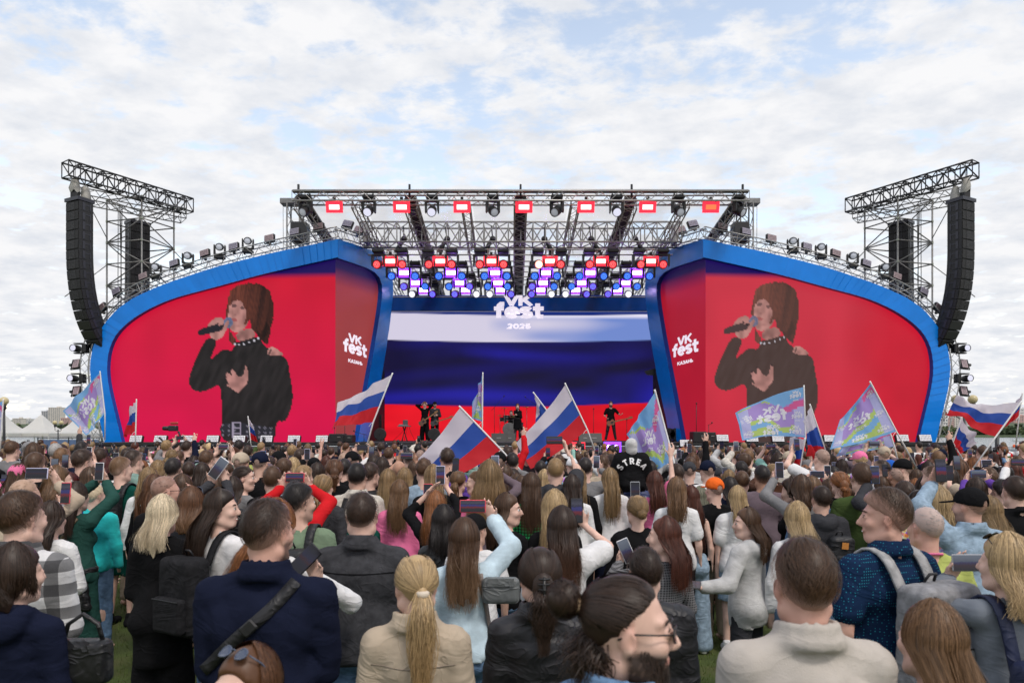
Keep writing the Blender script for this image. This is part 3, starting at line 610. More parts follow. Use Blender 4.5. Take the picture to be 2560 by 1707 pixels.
def logo_quads(sub='2025', w=.23):
 """the two-line mark with its sub-line; box x 0..1 , y up, width 1; returns list of (group, quads)"""
 res = []
 q, W_ = word_quads('fest', w, .02); s = 1.0 / W_; res.append(('fest', [[(x * s, y * s * 1.0 + .30) for x, y in a] for a in q])); hf = s
 q, W_ = word_quads('VK', w, .0); s = .56 / W_; res.append(('VK', [[(x * s + .21, y * s * .82 + .30 + hf * .82) for x, y in a] for a in q]))
 q, W_ = word_quads(sub, w * .95, .06); s = (.47 if sub == '2025' else .60) / W_; res.append((sub, [[(x * s + .5 - (.235 if sub == '2025' else .30), y * s * .85 + .01) for x, y in a] for a in q]))
 return res
def solid_letters(name, quads, fn, depth, m_, parent):
 """stroke quads -> little slabs; fn(x,y,h)->world offset point"""
 mb = MB()
 for k, q in enumerate(quads):
  e = .0006 * (k % 5)
  a = [fn(x, y, depth + e) for x, y in q]; b = [fn(x, y, 0) for x, y in q]
  mb.add(a + b, [(0, 1, 2, 3), (7, 6, 5, 4), (0, 4, 5, 1), (1, 5, 6, 2), (2, 6, 7, 3), (3, 7, 4, 0)])
 return mb.build(name, m_, parent)
LOGO_W = mat('white_led_lettering', (0.6, 0.6, 0.6), 0.5, emit=srgb(226, 216, 230), estr=0.85)
def side_letters(r, base, side, f, nrm, M, dep):
 # white mark on the side screen, foreshortened by the screen itself
 if side < 0: c0, c1, y0, y1 = 858.0, 917.0, 911.0, 836.0
 else: c0, c1, y0, y1 = 2603 - 1748.0, 2603 - 1686.0, 911.0, 836.0
 a = f(c0, y0); b = f(c1, y0); ztop = f((c0 + c1) / 2, y1)[2]; z0 = (a[2] + b[2]) / 2 + .02
 if side > 0: a, b = mirx(a), mirx(b); nn = np.array([-nrm[0], nrm[1], 0])
 else: nn = nrm
 if a[0] > b[0]: a, b = b, a
 ht = ztop - z0;
 allq = logo_quads('\u041a\u0410\u0417\u0410\u041d\u042c', .22)
 tall = max(y for _, qs in allq for q in qs for _, y in q)
 for nm, qs in allq:
  fn = lambda x, y, h: np.array([a[0] + (b[0] - a[0]) * x, a[1] + (b[1] - a[1]) * x, z0 + ht * y / tall]) + nn * h - base
  solid_letters({'fest': 'logo_lower_word', 'VK': 'logo_upper_word'}.get(nm, 'logo_city_line'), qs, fn, .006, LOGO_W, r)
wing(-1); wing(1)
# ------------------------------------------------------------------ stage deck, backdrop screen, header, lettering
def deck():
 r = empty('stage_deck', (XC, FRONT_Y, 0)); tag(r, 'wide dark stage platform with plain grey front panels', 'stage')
 dk = mat('deck_ply', (0.03, 0.03, 0.032), 0.7, noise=0.2, nscale=2); fr = mat('deck_fascia', (0.075, 0.070, 0.070), 0.75, noise=0.12, nscale=1.2)
 hw = 16.35
 MB().box((0, 6.2, DECK_Z - .06), (2 * hw, 12.4, .12)).build('deck_top', dk, r)
 n = 22
 for k in range(n):
  w = 2 * hw / n
  MB().box((-hw + w * (k + .5), -.03, (DECK_Z - .14) / 2), (w - .012, .04, DECK_Z - .14)).build('fascia_panel', fr, r)
 MB().box((0, -.05, DECK_Z - .05), (2 * hw, .05, .09)).build('edge_strip', BLACKP, r)
 for sx in (-1, 1): MB().box((sx * (hw - .02), 6.1, DECK_Z / 2 - .07), (.04, 12.1, DECK_Z - .14)).build('side_panel', fr, r)
 # low thrust in front of the band
 MB().box((0, -1.25, 1.32), (9.0, 2.3, .1)).build('thrust_top', dk, r); MB().box((0, -2.42, .63), (9.0, .04, 1.26)).build('thrust_fascia', fr, r)
deck()
def backdrop():
 Y = 35.6; r = empty('backdrop_screen', (XC, Y, DECK_Z)); tag(r, 'huge screen across the back of the stage showing a waving tricolour', 'screen')
 step = 0.06; xs = np.arange(-8.6, 8.6, step); zs = np.arange(DECK_Z, 9.3, step); X, Z = np.meshgrid(xs, zs)
 px = 1280 + (X + XC) / Y * FPX; py = HORIZON - (Z - CAM_Z) / Y * FPX; u = (px - 954) / 697
 wt = 781 + 8 * np.sin(u * 2.6); wb = 849 + 6 * np.sin(np.clip(u, 0, 1) * 3.1); rt = 1010 + 6 * np.sin(u * 3.3) - 10 * np.clip(u - .6, 0, 1)
 s1 = np.clip((py - wb) / 2 + .5, 0, 1)[..., None]; s2 = np.clip((py - rt) / 2 + .5, 0, 1)[..., None]
 n1 = vnoise(px / 120, py / 28 + px / 300, 4); n2 = vnoise(px / 60, py / 18, 9)
 shade = np.clip((u - .42) * 2.2 + (vnoise(px / 90, py / 30, 12) - .5) * 1.3, 0, 1)[..., None]
 white = lin((208, 202, 222)) * (1 - shade) + lin((112, 136, 202)) * shade
 topg = np.clip(1 - (py - 790) / 8, 0, 1)[..., None] * (u > .45)[..., None]; white = white * (1 - topg) + lin((226, 222, 240)) * topg
 tri = np.exp(-((py - 885 - (u - .4) * 22) / 14) ** 2) * np.clip((u - .28) * 7, 0, 1) * np.clip((.82 - u) * 3, 0, 1)
 low = np.exp(-((py - 1000 + 14 * np.cos((u - .3) * 4)) / 18) ** 2) * np.clip(1.0 - abs(u - .32) * 1.5, 0, 1) + np.clip((u - .88) * 8, 0, 1) * np.clip((py - 930) / 60, 0, 1)
 f = np.clip(tri * .5 + low * .65 + (n1 - .5) * .28 + .10, 0, 1)[..., None]; f = f * .8; blue = lin((20, 16, 54)) * (1 - f) + lin((42, 38, 190)) * f
 red = lin((222, 20, 36)) * (0.86 + .26 * n2)[..., None]; red = red * (1 - .12 * (np.abs(u - .8) < .2))[..., None]
 c = white * (1 - s1) + blue * s1; c = c * (1 - s2) + red * s2
 hd = np.clip((wt - py) / 2 + .5, 0, 1)[..., None]; c = lin((22, 44, 120)) * hd + c * (1 - hd)
 n0, n1_ = X.shape; idx = np.arange(n0 * n1_).reshape(n0, n1_); Fq = np.stack([idx[:-1, :-1], idx[:-1, 1:], idx[1:, 1:], idx[1:, :-1]], -1).reshape(-1, 4)
 me = np_mesh('led', np.stack([X, 0 * X, Z - DECK_Z], -1).reshape(-1, 3), Fq, False); set_attr(me, 'Col', np.c_[c.reshape(-1, 3), np.ones(n0 * n1_)])
 link('led_screen', me, r, [attr_screen('led_picture')]); MB().box((0, .2, 3.7), (17.3, .25, 7.6)).build('screen_backing', BLACKP, r)
 # header board with the standing letters
 h = empty('header_board', (XC, 34.9, 0)); tag(h, 'glossy navy header board across the top of the back screen', 'board')
 zt = P(0, 745, 34.9)[2]; zb = P(0, 779, 34.9)[2]
 MB().bbox((0, 0, (zt + zb) / 2), (14.2, .3, zt - zb), .03).build('board', NAVY, h); MB().box((0, .02, zt + .03), (14.2, .34, .05)).build('cap_strip', ALU, h)
 lg = empty('standing_logo', (XC, 34.4, zb)); tag(lg, 'white three line letter sign standing before the header board', 'sign')
 a = P(1235, 823, 34.4); b = P(1360, 737, 34.4); base = np.array(lg.location); wht = mat('white_sign_face', (0.62, 0.60, 0.64), 0.5, emit=srgb(232, 224, 240), estr=0.85)
 qs = logo_quads('2025', .25); tall = max(y for _, q in qs for e in q for _, y in e)
 for nm, q in qs:
  fn = lambda x, y, hh: np.array([a[0] + (b[0] - a[0]) * x, 34.4 - hh, a[2] + (b[2] - a[2]) * y / tall]) - base
  solid_letters({'VK': 'upper_word', 'fest': 'lower_word'}.get(nm, 'year'), q, fn, .12, wht, lg)
 for x in (-.9, .9): MB().tube((x, .1, .05), (x, .45, .05), .03).build('bracket', DARKSTEEL, lg)
backdrop()
# ------------------------------------------------------------------ roof and trusses
RF_Y, RF_Z, RB_Y, RB_Z = 25.5, 10.86, 36.9, 9.30
def roof():
 fx0 = P(735, 0, RF_Y)[0]; fx1 = P(1868, 0, RF_Y)[0]
 t = empty('front_roof_truss', (0, 0, 0)); tag(t, 'long aluminium truss along the front edge of the stage roof', 'truss'); truss(t, '', (fx0, RF_Y, RF_Z), (fx1, RF_Y, RF_Z), .5, .36, nseg=46, rc=.035, rl=.014)
 tu = MB(); tu.tube((fx0, RF_Y - .1, RF_Z + .21), (fx1, RF_Y - .1, RF_Z + .21), .075, n=8); tu.build('rolled_cover', mat('roof_roll', (0.10, 0.09, 0.085), .6), t, True)
 names = ['leftmost', 'second', 'third', 'fourth', 'central', 'sixth', 'seventh', 'eighth', 'rightmost']
 for k in range(9):
  x = fx0 + .15 + (fx1 - fx0 - .3) * k / 8; big = k % 2 == 0
  q = empty('roof_rafter', (0, 0, 0)); tag(q, '%s of nine %s rafters sloping to the back of the roof' % (names[k], 'dark' if big else 'light lattice'), 'rafter', 'roof rafters')
  truss(q, '', (x, RF_Y + .3, RF_Z - .12), (x, RB_Y, RB_Z), .46 if big else .30, .40 if big else .3, nseg=26, rc=.03, rl=.013)
  if big:
   gm = mat('rafter_gutter', (0.055, 0.048, 0.045), .7); a = np.array([x, RF_Y + .3, RF_Z - .12 + .25]); b = np.array([x, RB_Y, RB_Z + .25]); d, u, v = ortho(b - a)
   MB().add([a + [-.22, 0, 0], a + [.22, 0, 0], b + [.22, 0, 0], b + [-.22, 0, 0], a + [-.22, 0, .04], a + [.22, 0, .04], b + [.22, 0, .04], b + [-.22, 0, .04]], [(0, 1, 2, 3), (7, 6, 5, 4), (0, 4, 5, 1), (1, 5, 6, 2), (2, 6, 7, 3), (3, 7, 4, 0)]).build('gutter', gm, q)
   MB().tube((x, RF_Y + .05, RF_Z + .1), (x, RF_Y + .05, RF_Z + .52), .045, n=6).build('spigot', DARKSTEEL, q)
 b = empty('back_roof_truss', (0, 0, 0)); tag(b, 'aluminium truss along the low back edge of the stage roof', 'truss'); truss(b, '', (fx0, RB_Y, RB_Z - .1), (fx1, RB_Y, RB_Z - .1), .5, .4, nseg=46, rc=.03, rl=.013)
 # clear film cover
 fm = bpy.data.materials.new('clear_roof_film'); fm.use_nodes = True; nt = fm.node_tree; bs = nt.nodes['Principled BSDF']; bs.inputs['Base Color'].default_value = (.8, .82, .85, 1); bs.inputs['Roughness'].default_value = .35
 tr = nt.nodes.new('ShaderNodeBsdfTransparent'); ms = nt.nodes.new('ShaderNodeMixShader'); no = nt.nodes.new('ShaderNodeTexNoise'); no.inputs['Scale'].default_value = 1.5; mr = nt.nodes.new('ShaderNodeMapRange'); nt.links.new(no.outputs[0], mr.inputs[0]); mr.inputs[3].default_value = .10; mr.inputs[4].default_value = .28
 nt.links.new(mr.outputs[0], ms.inputs[0]); nt.links.new(tr.outputs[0], ms.inputs[1]); nt.links.new(bs.outputs[0], ms.inputs[2]); nt.links.new(ms.outputs[0], nt.nodes['Material Output'].inputs[0])
 fl = empty('roof_film', (0, 0, 0)); tag(fl, 'clear plastic film stretched between the roof rafters', 'roof cover')
 for k in range(8):
  x0 = fx0 + .15 + (fx1 - fx0 - .3) * k / 8 + .24; x1 = fx0 + .15 + (fx1 - fx0 - .3) * (k + 1) / 8 - .24; V = []; F = []
  for j in range(9):
   for i in range(5): s = j / 8; V.append((x0 + (x1 - x0) * i / 4, RF_Y + .4 + (RB_Y - RF_Y - .4) * s, RF_Z + .1 + (RB_Z - RF_Z) * s - .10 * math.sin(math.pi * i / 4)))
  for j in range(8):
   for i in range(4): F.append((j * 5 + i, j * 5 + i + 1, j * 5 + 6 + i, j * 5 + 5 + i))
  MB().add(V, F).build('film_sheet', fm, fl, True)
 # roof towers
 for px, sgn, w in ((738, -1, 'left'), (1862, 1, 'right')):
  x = P(px, 0, 30.0)[0]; q = empty('roof_tower', (0, 0, 0)); tag(q, 'aluminium lattice tower carrying the %s side of the roof' % w, 'tower', 'roof towers')
  truss(q, '', (x, 30.0, 0), (x, 30.0, P(0, 512, 30)[2]), .55, .55, up=(0, 1, 0), nseg=22, rc=.035, rl=.016, m=STEEL)
  z = P(0, 512, 30)[2]; MB().bbox((x + sgn * .05, 30, z + .1), (1.1, .5, .24), .02).build('head_block', STEEL, q)
  MB().tube((x + sgn * .5, 29.9, z), (x + sgn * .46, 29.9, 4), .01, n=4).build('chain', DARKSTEEL, q)
  MB().box((x, 30, .1), (1.6, 1.6, .2)).build('base_plate', STEEL, q)
  MB().bbox((x + .35 * -sgn, 29.6, P(0, 590, 30)[2]), (.7, .5, .9), .05).build('motor_bag', BLACKP, q)
 # the deep main truss before the band
 ax = P(905, 0, 29)[0]; bx = P(1698, 0, 29)[0]; zt = P(0, 563, 29)[2]; zb = P(0, 612, 29)[2]
 q = empty('main_truss', (0, 0, 0)); tag(q, 'deep aluminium truss spanning between the two screen wings', 'truss')
 truss(q, '', (ax, 29, (zt + zb) / 2), (bx, 29, (zt + zb) / 2), .9, zt - zb, nseg=26, rc=.04, rl=.026, style='post')
 for k, x in enumerate((ax + .2, bx - .2)): MB().box((x, 29, (zt + zb) / 2), (.14, .8, zt - zb - .1)).build('end_frame', ALU, q)
roof()
# ------------------------------------------------------------------ light fixtures
def emis(name, col, s): return mat(name, (.02, .02, .02), .4, emit=col, estr=s)
LENS_RED = emis('lens_red', (.8, 0.005, 0.02), 1.0); LENS_HOT = emis('lens_red_hot', (1.0, .30, .22), 3.0); LENS_BLUE = emis('lens_blue', (0.01, 0.09, .75), 1.0); LENS_VIO = emis('lens_violet', (0.16, 0.02, .75), 1.0); LENS_WHITE = emis('lens_white', (0.75, .75, .9), 1.0); LENS_DIM = mat('lens_dim', (.55, .58, .66), .12, spec=.8, emit=(.5, .52, .6), estr=.25)
PAN_RED = emis('panel_red', (1.0, 0.10, 0.09), 16.0); PAN_ORG = emis('panel_orange', (1.0, .16, .05), 1.4); PAN_VIO = emis('panel_violet_white', (0.42, .20, 1.0), 26.0); PAN_WHITE = emis('panel_white', (.70, .48, 1.0), 20.0); PAN_OFF = mat('panel_off', (.36, .33, .42), .25, noise=.12, nscale=60); PAN_LILAC = mat('panel_off_rose', (.40, .30, .32), .25, noise=.12, nscale=60); PAN_DAY = mat('panel_off_pale', (.80, .80, .84), .25, noise=.1, nscale=60)
GLOW_RED = emis('housing_red_glow', (.5, .0, .01), .9)  # housing emits red itself, imitating lamp glow falling on it
DOTB = emis('lens_cells_lit', (0.16, 0.42, 1.0), 1.3); DOTR = emis('lens_cells_red', (1.0, .22, .22), 1.8); DOTW = emis('lens_cells_white', (1.0, .95, 1.0), 2.2); HALO_RED = emis('bloom_halo_red', (1.0, .02, .05), 1.5); HALO_VIO = emis('bloom_halo_violet', (.26, .04, 1.0), 2.2)  # red and violet halo colours imitate bloom around the lit panels
DOT = mat('lens_ring', (.01, .01, .014), .4)
FIX = {}
def fixture_meshes():
 b = MB(); b.bbox((0, 0, .03), (.42, .34, .13), .03); b.box((-.15, 0, .12), (.05, .08, .08)); b.box((.15, 0, .12), (.05, .08, .08)); FIX['base'] = b.mesh('mover_base')
 y = MB()
 for s in (-1, 1): y.prism([(s * .20, -.05), (s * .255, -.05), (s * .25, -.46), (s * .215, -.5), (s * .19, -.42), (s * .17, -.10)], -.07, .07)
 y.box((0, 0, -.065), (.42, .16, .05)); FIX['yoke'] = y.mesh('mover_yoke')
 h = MB(); R = rotx(math.pi / 2)                          # head axis along local -Y (toward the lens)
 h.lathe([(.09, -.24), (.15, -.2), (.165, -.05), (.17, .08), (.155, .2), (.16, .24), (.145, .245), (.14, .21)], n=18, R=R); FIX['head'] = h.mesh('mover_head', True)
 l = MB(); l.lathe([(.14, .215), (.10, .232), (.001, .238)], n=18, R=R); FIX['lens'] = l.mesh('mover_lens', True)
 d = MB()
 for ring, cnt in ((.045, 6), (.095, 12)):
  for k in range(cnt):
   a = 2 * math.pi * k / cnt; d.box((ring * math.cos(a + .26), -.240, ring * math.sin(a + .26)), (.026, .012, .026), R=roty(-a - .26))
 FIX['dots'] = d.mesh('mover_cells')
 p = MB(); p.bbox((0, .06, 0), (.54, .16, .34), .025); p.box((0, .16, 0), (.36, .06, .24)); FIX['pbox'] = p.mesh('panel_housing')
 q = MB(); q.bbox((0, -.020, 0), (.62, .03, .40), .012); FIX['phalo'] = q.mesh('panel_halo'); q = MB(); q.bbox((0, -.028, 0), (.38, .03, .17), .008); FIX['plens'] = q.mesh('panel_lens'); q = MB(); q.bbox((0, -.028, 0), (.49, .03, .28), .008); FIX['plbig'] = q.mesh('panel_lens_wide')
 g = MB()
 for k in range(1, 8): g.box((-.24 + k * .06, -.043, 0), (.008, .006, .25))
 for k in range(1, 4): g.box((0, -.0445, -.13 + k * .065), (.47, .006, .008))
 FIX['pgrid'] = g.mesh('panel_grid')
 k = MB()
 for s in (-1, 1): k.box((s * .285, .05, -.08), (.025, .05, .30))
 k.box((0, .05, -.235), (.595, .06, .03)); k.box((0, .05, -.30), (.10, .10, .12)); FIX['pfoot'] = k.mesh('panel_bracket')
 f = MB(); f.bbox((0, .12, -.26), (.50, .30, .16), .02); FIX['pdeck'] = f.mesh('panel_power_box')
fixture_meshes()
def inst(name, key, parent, mats, loc=(0, 0, 0), rot=(0, 0, 0), scale=1.0):
 me = FIX[key]
 if len(me.materials) == 0: me.materials.append(mats)
 o = bpy.data.objects.new(name, me); COL.objects.link(o); o.parent = parent; o.location = tuple(loc); o.rotation_euler = rot; o.scale = (scale,) * 3
 if me.materials[0].name != mats.name: o.material_slots[0].link = 'OBJECT'; o.material_slots[0].material = mats
 return o
def mover(pos, lens, label, group, hang=True, pan=0.0, tilt=0.35, scale=1.0, roll=0.0, dots=False):
 """moving head; pos = centre of the head"""
 r = empty('moving_head_light', pos); r.scale = (scale,) * 3; r.rotation_euler = (0, roll if hang else roll + math.pi, 0); tag(r, label, 'stage light', group)
 inst('base', 'base', r, BLACKP, (0, 0, .44)); yk = inst('yoke', 'yoke', r, BLACKP, (0, 0, .40), (0, 0, pan))
 R = Matrix.Rotation(pan, 3, 'Z') @ Matrix.Rotation(tilt if hang else -tilt, 3, 'X')
 hd = inst('head', 'head', r, BLACKP, (0, 0, 0), R.to_euler()); inst('lens', 'lens', hd, lens)
 if dots: inst('lens_cells', 'dots', hd, {'lens_red': DOTR, 'lens_red_hot': DOTW, 'lens_white': DOTW}.get(lens.name, DOTB))
 return r
def panel(pos, lens, label, group, pan=0.0, tilt=0.0, roll=0.0, scale=1.0, foot='pfoot', grid=True, house=None, up=False):
 r = empty('led_panel_light', pos); r.scale = (scale,) * 3; r.rotation_euler = (Matrix.Rotation(roll, 3, 'Y') @ Matrix.Rotation(pan, 3, 'Z') @ Matrix.Rotation(tilt, 3, 'X')).to_euler(); tag(r, label, 'stage light', group)
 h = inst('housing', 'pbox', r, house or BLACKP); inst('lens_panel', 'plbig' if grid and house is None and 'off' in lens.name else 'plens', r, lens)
 if house is GLOW_RED or 'violet' in lens.name or 'white' in lens.name: inst('bloom_halo', 'phalo', r, HALO_RED if house is GLOW_RED else HALO_VIO)  # added glowing plate behind the lens imitates bloom, no part of the lamp
 if grid: inst('lens_grid', 'pgrid', r, DOT)
 b = inst('bracket', foot, r, BLACKP)
 if up: b.rotation_euler = (0, math.pi, 0)
 return r
ORD = ['first', 'second', 'third', 'fourth', 'fifth', 'sixth', 'seventh', 'eighth', 'ninth', 'tenth', 'eleventh', 'twelfth', 'thirteenth', 'fourteenth', 'fifteenth', 'sixteenth', 'seventeenth', 'eighteenth']
def rig():
 # fixtures hanging from the front roof truss
 mv = [764, 922, 1080, 1232, 1392, 1541, 1696, 1846]; pn = [836, 1004, 1155, 1310, 1465, 1619, 1777]
 for k, px in enumerate(mv): mover(P(px, 527, RF_Y), LENS_WHITE if k in (1, 2, 5) else LENS_DIM, '%s moving head from the left on the front roof truss' % ORD[k], 'moving heads on the front roof truss', pan=(-.3, -.1, 0, .35, -.5, 0, .2, .7)[k], tilt=.55, scale=1.05)
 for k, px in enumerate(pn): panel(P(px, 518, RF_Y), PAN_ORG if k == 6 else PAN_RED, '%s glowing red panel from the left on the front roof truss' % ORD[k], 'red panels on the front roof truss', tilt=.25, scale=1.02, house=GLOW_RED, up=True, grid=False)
 # the four stepped rows of clusters over the band
 C1 = [((946, 976, 1005), (981, 1010, 1038), (1011, 1039, 1064), (1033, 1059, 1084)), ((1071, 1101, 1130), (1098, 1127, 1155), (1122, 1149, 1176), (1139, 1164, 1190)), ((1200, 1228, 1258), (1210, 1238, 1265), (1218, 1245, 1271), (1225, 1251, 1276))]
 rows = [(27.8, 661, 653, LENS_RED, PAN_RED, 'red top'), (29.8, 690, 682, LENS_BLUE, PAN_VIO, 'blue second'), (32.0, 716, 707, LENS_VIO, PAN_VIO, 'violet third'), (33.8, 735, 725, LENS_WHITE, PAN_WHITE, 'white bottom')]
 cl = [c for c in C1] + [tuple(tuple(2603 - x for x in reversed(row)) for row in c) for c in reversed(C1)]
 cn = ['first', 'second', 'third', 'fourth', 'fifth', 'sixth']
 for ci, c in enumerate(cl):
  for ri, (Y, ym, yp, ml, pl, w) in enumerate(rows):
   for j in (0, 2):
    ll = ml
    if ri == 2 and (ci + j) % 3: ll = LENS_BLUE
    if ri == 0 and ci == 3 and j == 0: ll = LENS_HOT
    if ri == 3 and (ci * 2 + j) % 4 == 2: ll = LENS_VIO
    mover(P(c[ri][j], ym, Y), ll, '%s moving head of the %s row in the %s hanging cluster' % ('left' if j == 0 else 'right', w, cn[ci]), 'moving heads over the band', pan=random.uniform(-.2, .2), tilt=.25, scale=1.12, dots=True)
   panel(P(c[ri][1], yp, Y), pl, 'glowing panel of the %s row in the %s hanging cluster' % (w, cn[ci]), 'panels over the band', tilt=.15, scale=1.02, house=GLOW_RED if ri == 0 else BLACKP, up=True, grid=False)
  a = P(c[0][1], 632, 27.6); b = P(c[3][1], 712, 34.0); q = empty('hanging_ladder_truss', (0, 0, 0)); tag(q, 'slim ladder truss carrying the %s hanging light cluster' % cn[ci], 'truss', 'ladder trusses over the band')
  truss(q, '', a, b, .3, .3, nseg=18, rc=.024, rl=.011)
 for ri, (Y, ym, yp, *_) in enumerate(rows):
  q = empty('cross_pipe', (0, 0, 0)); tag(q, '%s cross pipe from the front that the light clusters hang on' % ORD[ri], 'pipe', 'cross pipes over the band')
  x0 = P(920, 0, 27.8)[0]; z = P(0, ym - 24, Y)[2]; MB().tube((x0, Y, z), (2 * XC - x0, Y, z), .028).build('upper_pipe', ALU, q, True); MB().tube((x0 + .5, Y + .3, z + .3), (2 * XC - x0 - .5, Y + .3, z + .3), .028).build('rear_pipe', ALU, q, True)
  for k in range(14): xx = x0 + .6 + (2 * XC - 2 * x0 - 1.2) * k / 13; MB().tube((xx, Y, z), (xx, Y + .3, z + .3), .014, n=4).build('stay', ALU, q)
 # spots with hoods under the main truss
 for k, px in enumerate((1010, 1118, 1232, 1361, 1478, 1588)):
  t = P(px, 598, 29.4); r = empty('hung_spotlight', t); tag(r, '%s dark hooded spotlight from the left under the deep truss' % ORD[k], 'spotlight', 'hooded spotlights under the deep truss')
  MB().tube((0, 0, 0), (random.uniform(-.1, .1), 0, .55), .03).build('hanger', BLACKP, r); MB().ball((0, 0, 0), .14, 10).build('clamp_motor', BLACKP, r, True)
  MB().lathe([(.08, .2), (.10, -.1), (.13, -.35), (.12, -.36)], (-.18 if k < 3 else .18, 0, -.25), 12, R=roty(.45 if k < 3 else -.45)).build('barrel', BLACKP, r, True)
rig()
# ------------------------------------------------------------------ rim trusses with their fixtures
RIMF = [('p', 351, 687, .45), ('p', 283, 725, .6), ('m', 383, 664, 0), ('p', 428, 654, .4), ('m', 464, 636, 0), ('p', 505, 629, .35), ('m', 544, 614, 0), ('p', 578, 612, .25), ('m', 615, 599, 0), ('p', 668, 591, .22), ('p', 732, 575, .2), ('p', 792, 562, .15), ('p', 866, 555, -.5), ('p', 895, 570, -.6), ('p', 245, 766, .9)]
RIMS = [('m', 190, 871), ('p', 190, 909), ('m', 183, 946), ('p', 191, 976)]
def rims():
 for side in (-1, 1):
  w = 'left' if side < 0 else 'right'; M = (lambda p: np.array(p, float)) if side < 0 else mirx
  r = empty('rim_truss', (0, 0, 0)); tag(r, 'slim curved truss edging the outside of the %s screen wing' % w, 'truss', 'rim trusses of the screen wings')
  f, nrm = plane_map(FOLD, OUT_); po = smooth_px(arc(OUTER, 45)); O3 = np.array([f(*p) for p in po])
  T = np.gradient(O3, axis=0); T /= np.linalg.norm(T, axis=1, keepdims=True); No = np.cross(T, nrm); No /= np.linalg.norm(No, axis=1, keepdims=True)
  if No[20][2] < 0: No = -No
  No[-8:] = No[-9]  * .5 + No[-8:] * .5
  lines = [O3 + No * .12 - nrm * .05, O3 + No * .12 - nrm * .5, O3 + No * .52 - nrm * .5, O3 + No * .52 - nrm * .05]
  ch = MB()
  for ln in lines: ch.path([M(p) for p in ln], .026, n=5)
  ch.build('chord_tubes', ALU, r, True); lc = MB()
  for k in range(44):
   for i in range(4):
    j = (i + 1) % 4; a, b = (lines[i][k], lines[j][k + 1]) if k % 2 else (lines[j][k], lines[i][k + 1]); lc.tube(M(a), M(b), .012, n=4, caps=False)
   if k % 4 == 0:
    for i in range(4): lc.tube(M(lines[i][k]), M(lines[(i + 1) % 4][k]), .012, n=4, caps=False)
  lc.build('lacing', ALU, r, True)
  # short return along the inner wing edge
  f2, n2 = plane_map(FOLD, INN); pts = [f2(*p) for p in SOUT[:5]]; q = empty('rim_truss', (0, 0, 0)); tag(q, 'short truss on the inner top edge of the %s screen wing' % w, 'truss', 'rim trusses of the screen wings')
  truss(q, '', M(pts[0] + [0, .3, .3]), M(pts[4] + [0, .3, .45]), .4, .4, nseg=10, rc=.026, rl=.012)
  # light tubes holding the back of the wing
  bk = MB()
  for k in range(4, 44, 5):
   p = O3[k] - nrm * .6; bk.tube(M(p), M((p[0] + 1.2, p[1] + 1.6, max(DECK_Z, p[2] - 2.0))), .022, n=5)
  bk.build('rear_braces', STEEL, r, True)
  np_, nm_ = 0, 0
  for kind, px, py, roll in sorted(RIMF, key=lambda t: t[1]):
   pl = plane_map(FOLD, OUT_)[0] if px <= 845 else plane_map(FOLD, INN)[0]
   p = pl(px, py) + np.array([0, .2, 0]); p = M(p)
   if kind == 'm': mover(p, LENS_DIM, '%s upright moving head from the outside on the %s rim truss' % (ORD[nm_], w), 'moving heads on the rim trusses', hang=False, pan=.25 * side, tilt=.25, scale=.92, roll=-.12 * side * 0); nm_ += 1
   else: panel(p, PAN_OFF if np_ % 2 else PAN_LILAC, '%s unlit panel light from the outside on the %s rim truss' % (ORD[np_], w), 'panels on the rim trusses', pan=.3 * side, tilt=-.15, roll=roll * .55 * (side if side < 0 else 1) , scale=.85); np_ += 1
  for kind, px, py in RIMS:
   p = M(plane_map(FOLD, OUT_)[0](px, py))
   if kind == 'm':
    rr = mover(p, LENS_WHITE, '%s moving head standing out sideways from the %s rim truss' % ('upper' if py < 900 else 'lower', w), 'moving heads on the rim trusses', pan=0, tilt=.05, scale=.9, roll=math.pi / 2 * (1 if side < 0 else -1))
    rr.rotation_euler = (0, math.pi / 2 * (1 if side < 0 else -1), 0)
   else: panel(p, PAN_LILAC, '%s panel light sideways on the %s rim truss' % ('upper' if py < 940 else 'lower', w), 'panels on the rim trusses', pan=.5 * side, roll=1.45 * (1 if side < 0 else -1), scale=.85)
rims()
# ------------------------------------------------------------------ PA towers and line arrays
def cabinet_meshes():
 w, dp, h = .86, .58, .385; b = MB()
 b.prism([(-w / 2, -h / 2), (w / 2, -h / 2), (w / 2, h / 2), (-w / 2, h / 2)], -dp / 2, dp / 2); FIX['cab'] = b.mesh('cabinet_body')
 g = MB(); g.bbox((0, -dp / 2 - .012, 0), (w - .05, .03, h - .03), .01); FIX['grille'] = g.mesh('cabinet_grille')
 c = MB();
 for x in (-.16, .16): c.box((x, -dp / 2 - .032, 0), (.012, .012, h - .05))
 for k in range(6): c.box((-.0, -dp / 2 - .03, -.13 + k * .052), (.26, .010, .014))
 FIX['horn'] = c.mesh('cabinet_horn')
 for x, nm in ((-1, 'rigl'), (1, 'rigr')):
  s = MB(); s.box((x * (w / 2 + .006), -.1, 0), (.016, .10, h - .08)); s.box((x * (w / 2 + .006), .16, 0), (.016, .05, h - .12)); s.box((x * (w / 2 + .005), .03, .06), (.013, .22, .04)); FIX[nm] = s.mesh('cabinet_rigging')
cabinet_meshes()
CABM = mat('cabinet_paint', (.010, .010, .011), .55, noise=.25, nscale=12); HORNM = mat('horn_plastic', (.05, .05, .055), .45); RIGM = mat('rigging_steel', (.05, .05, .06), .4, .6)
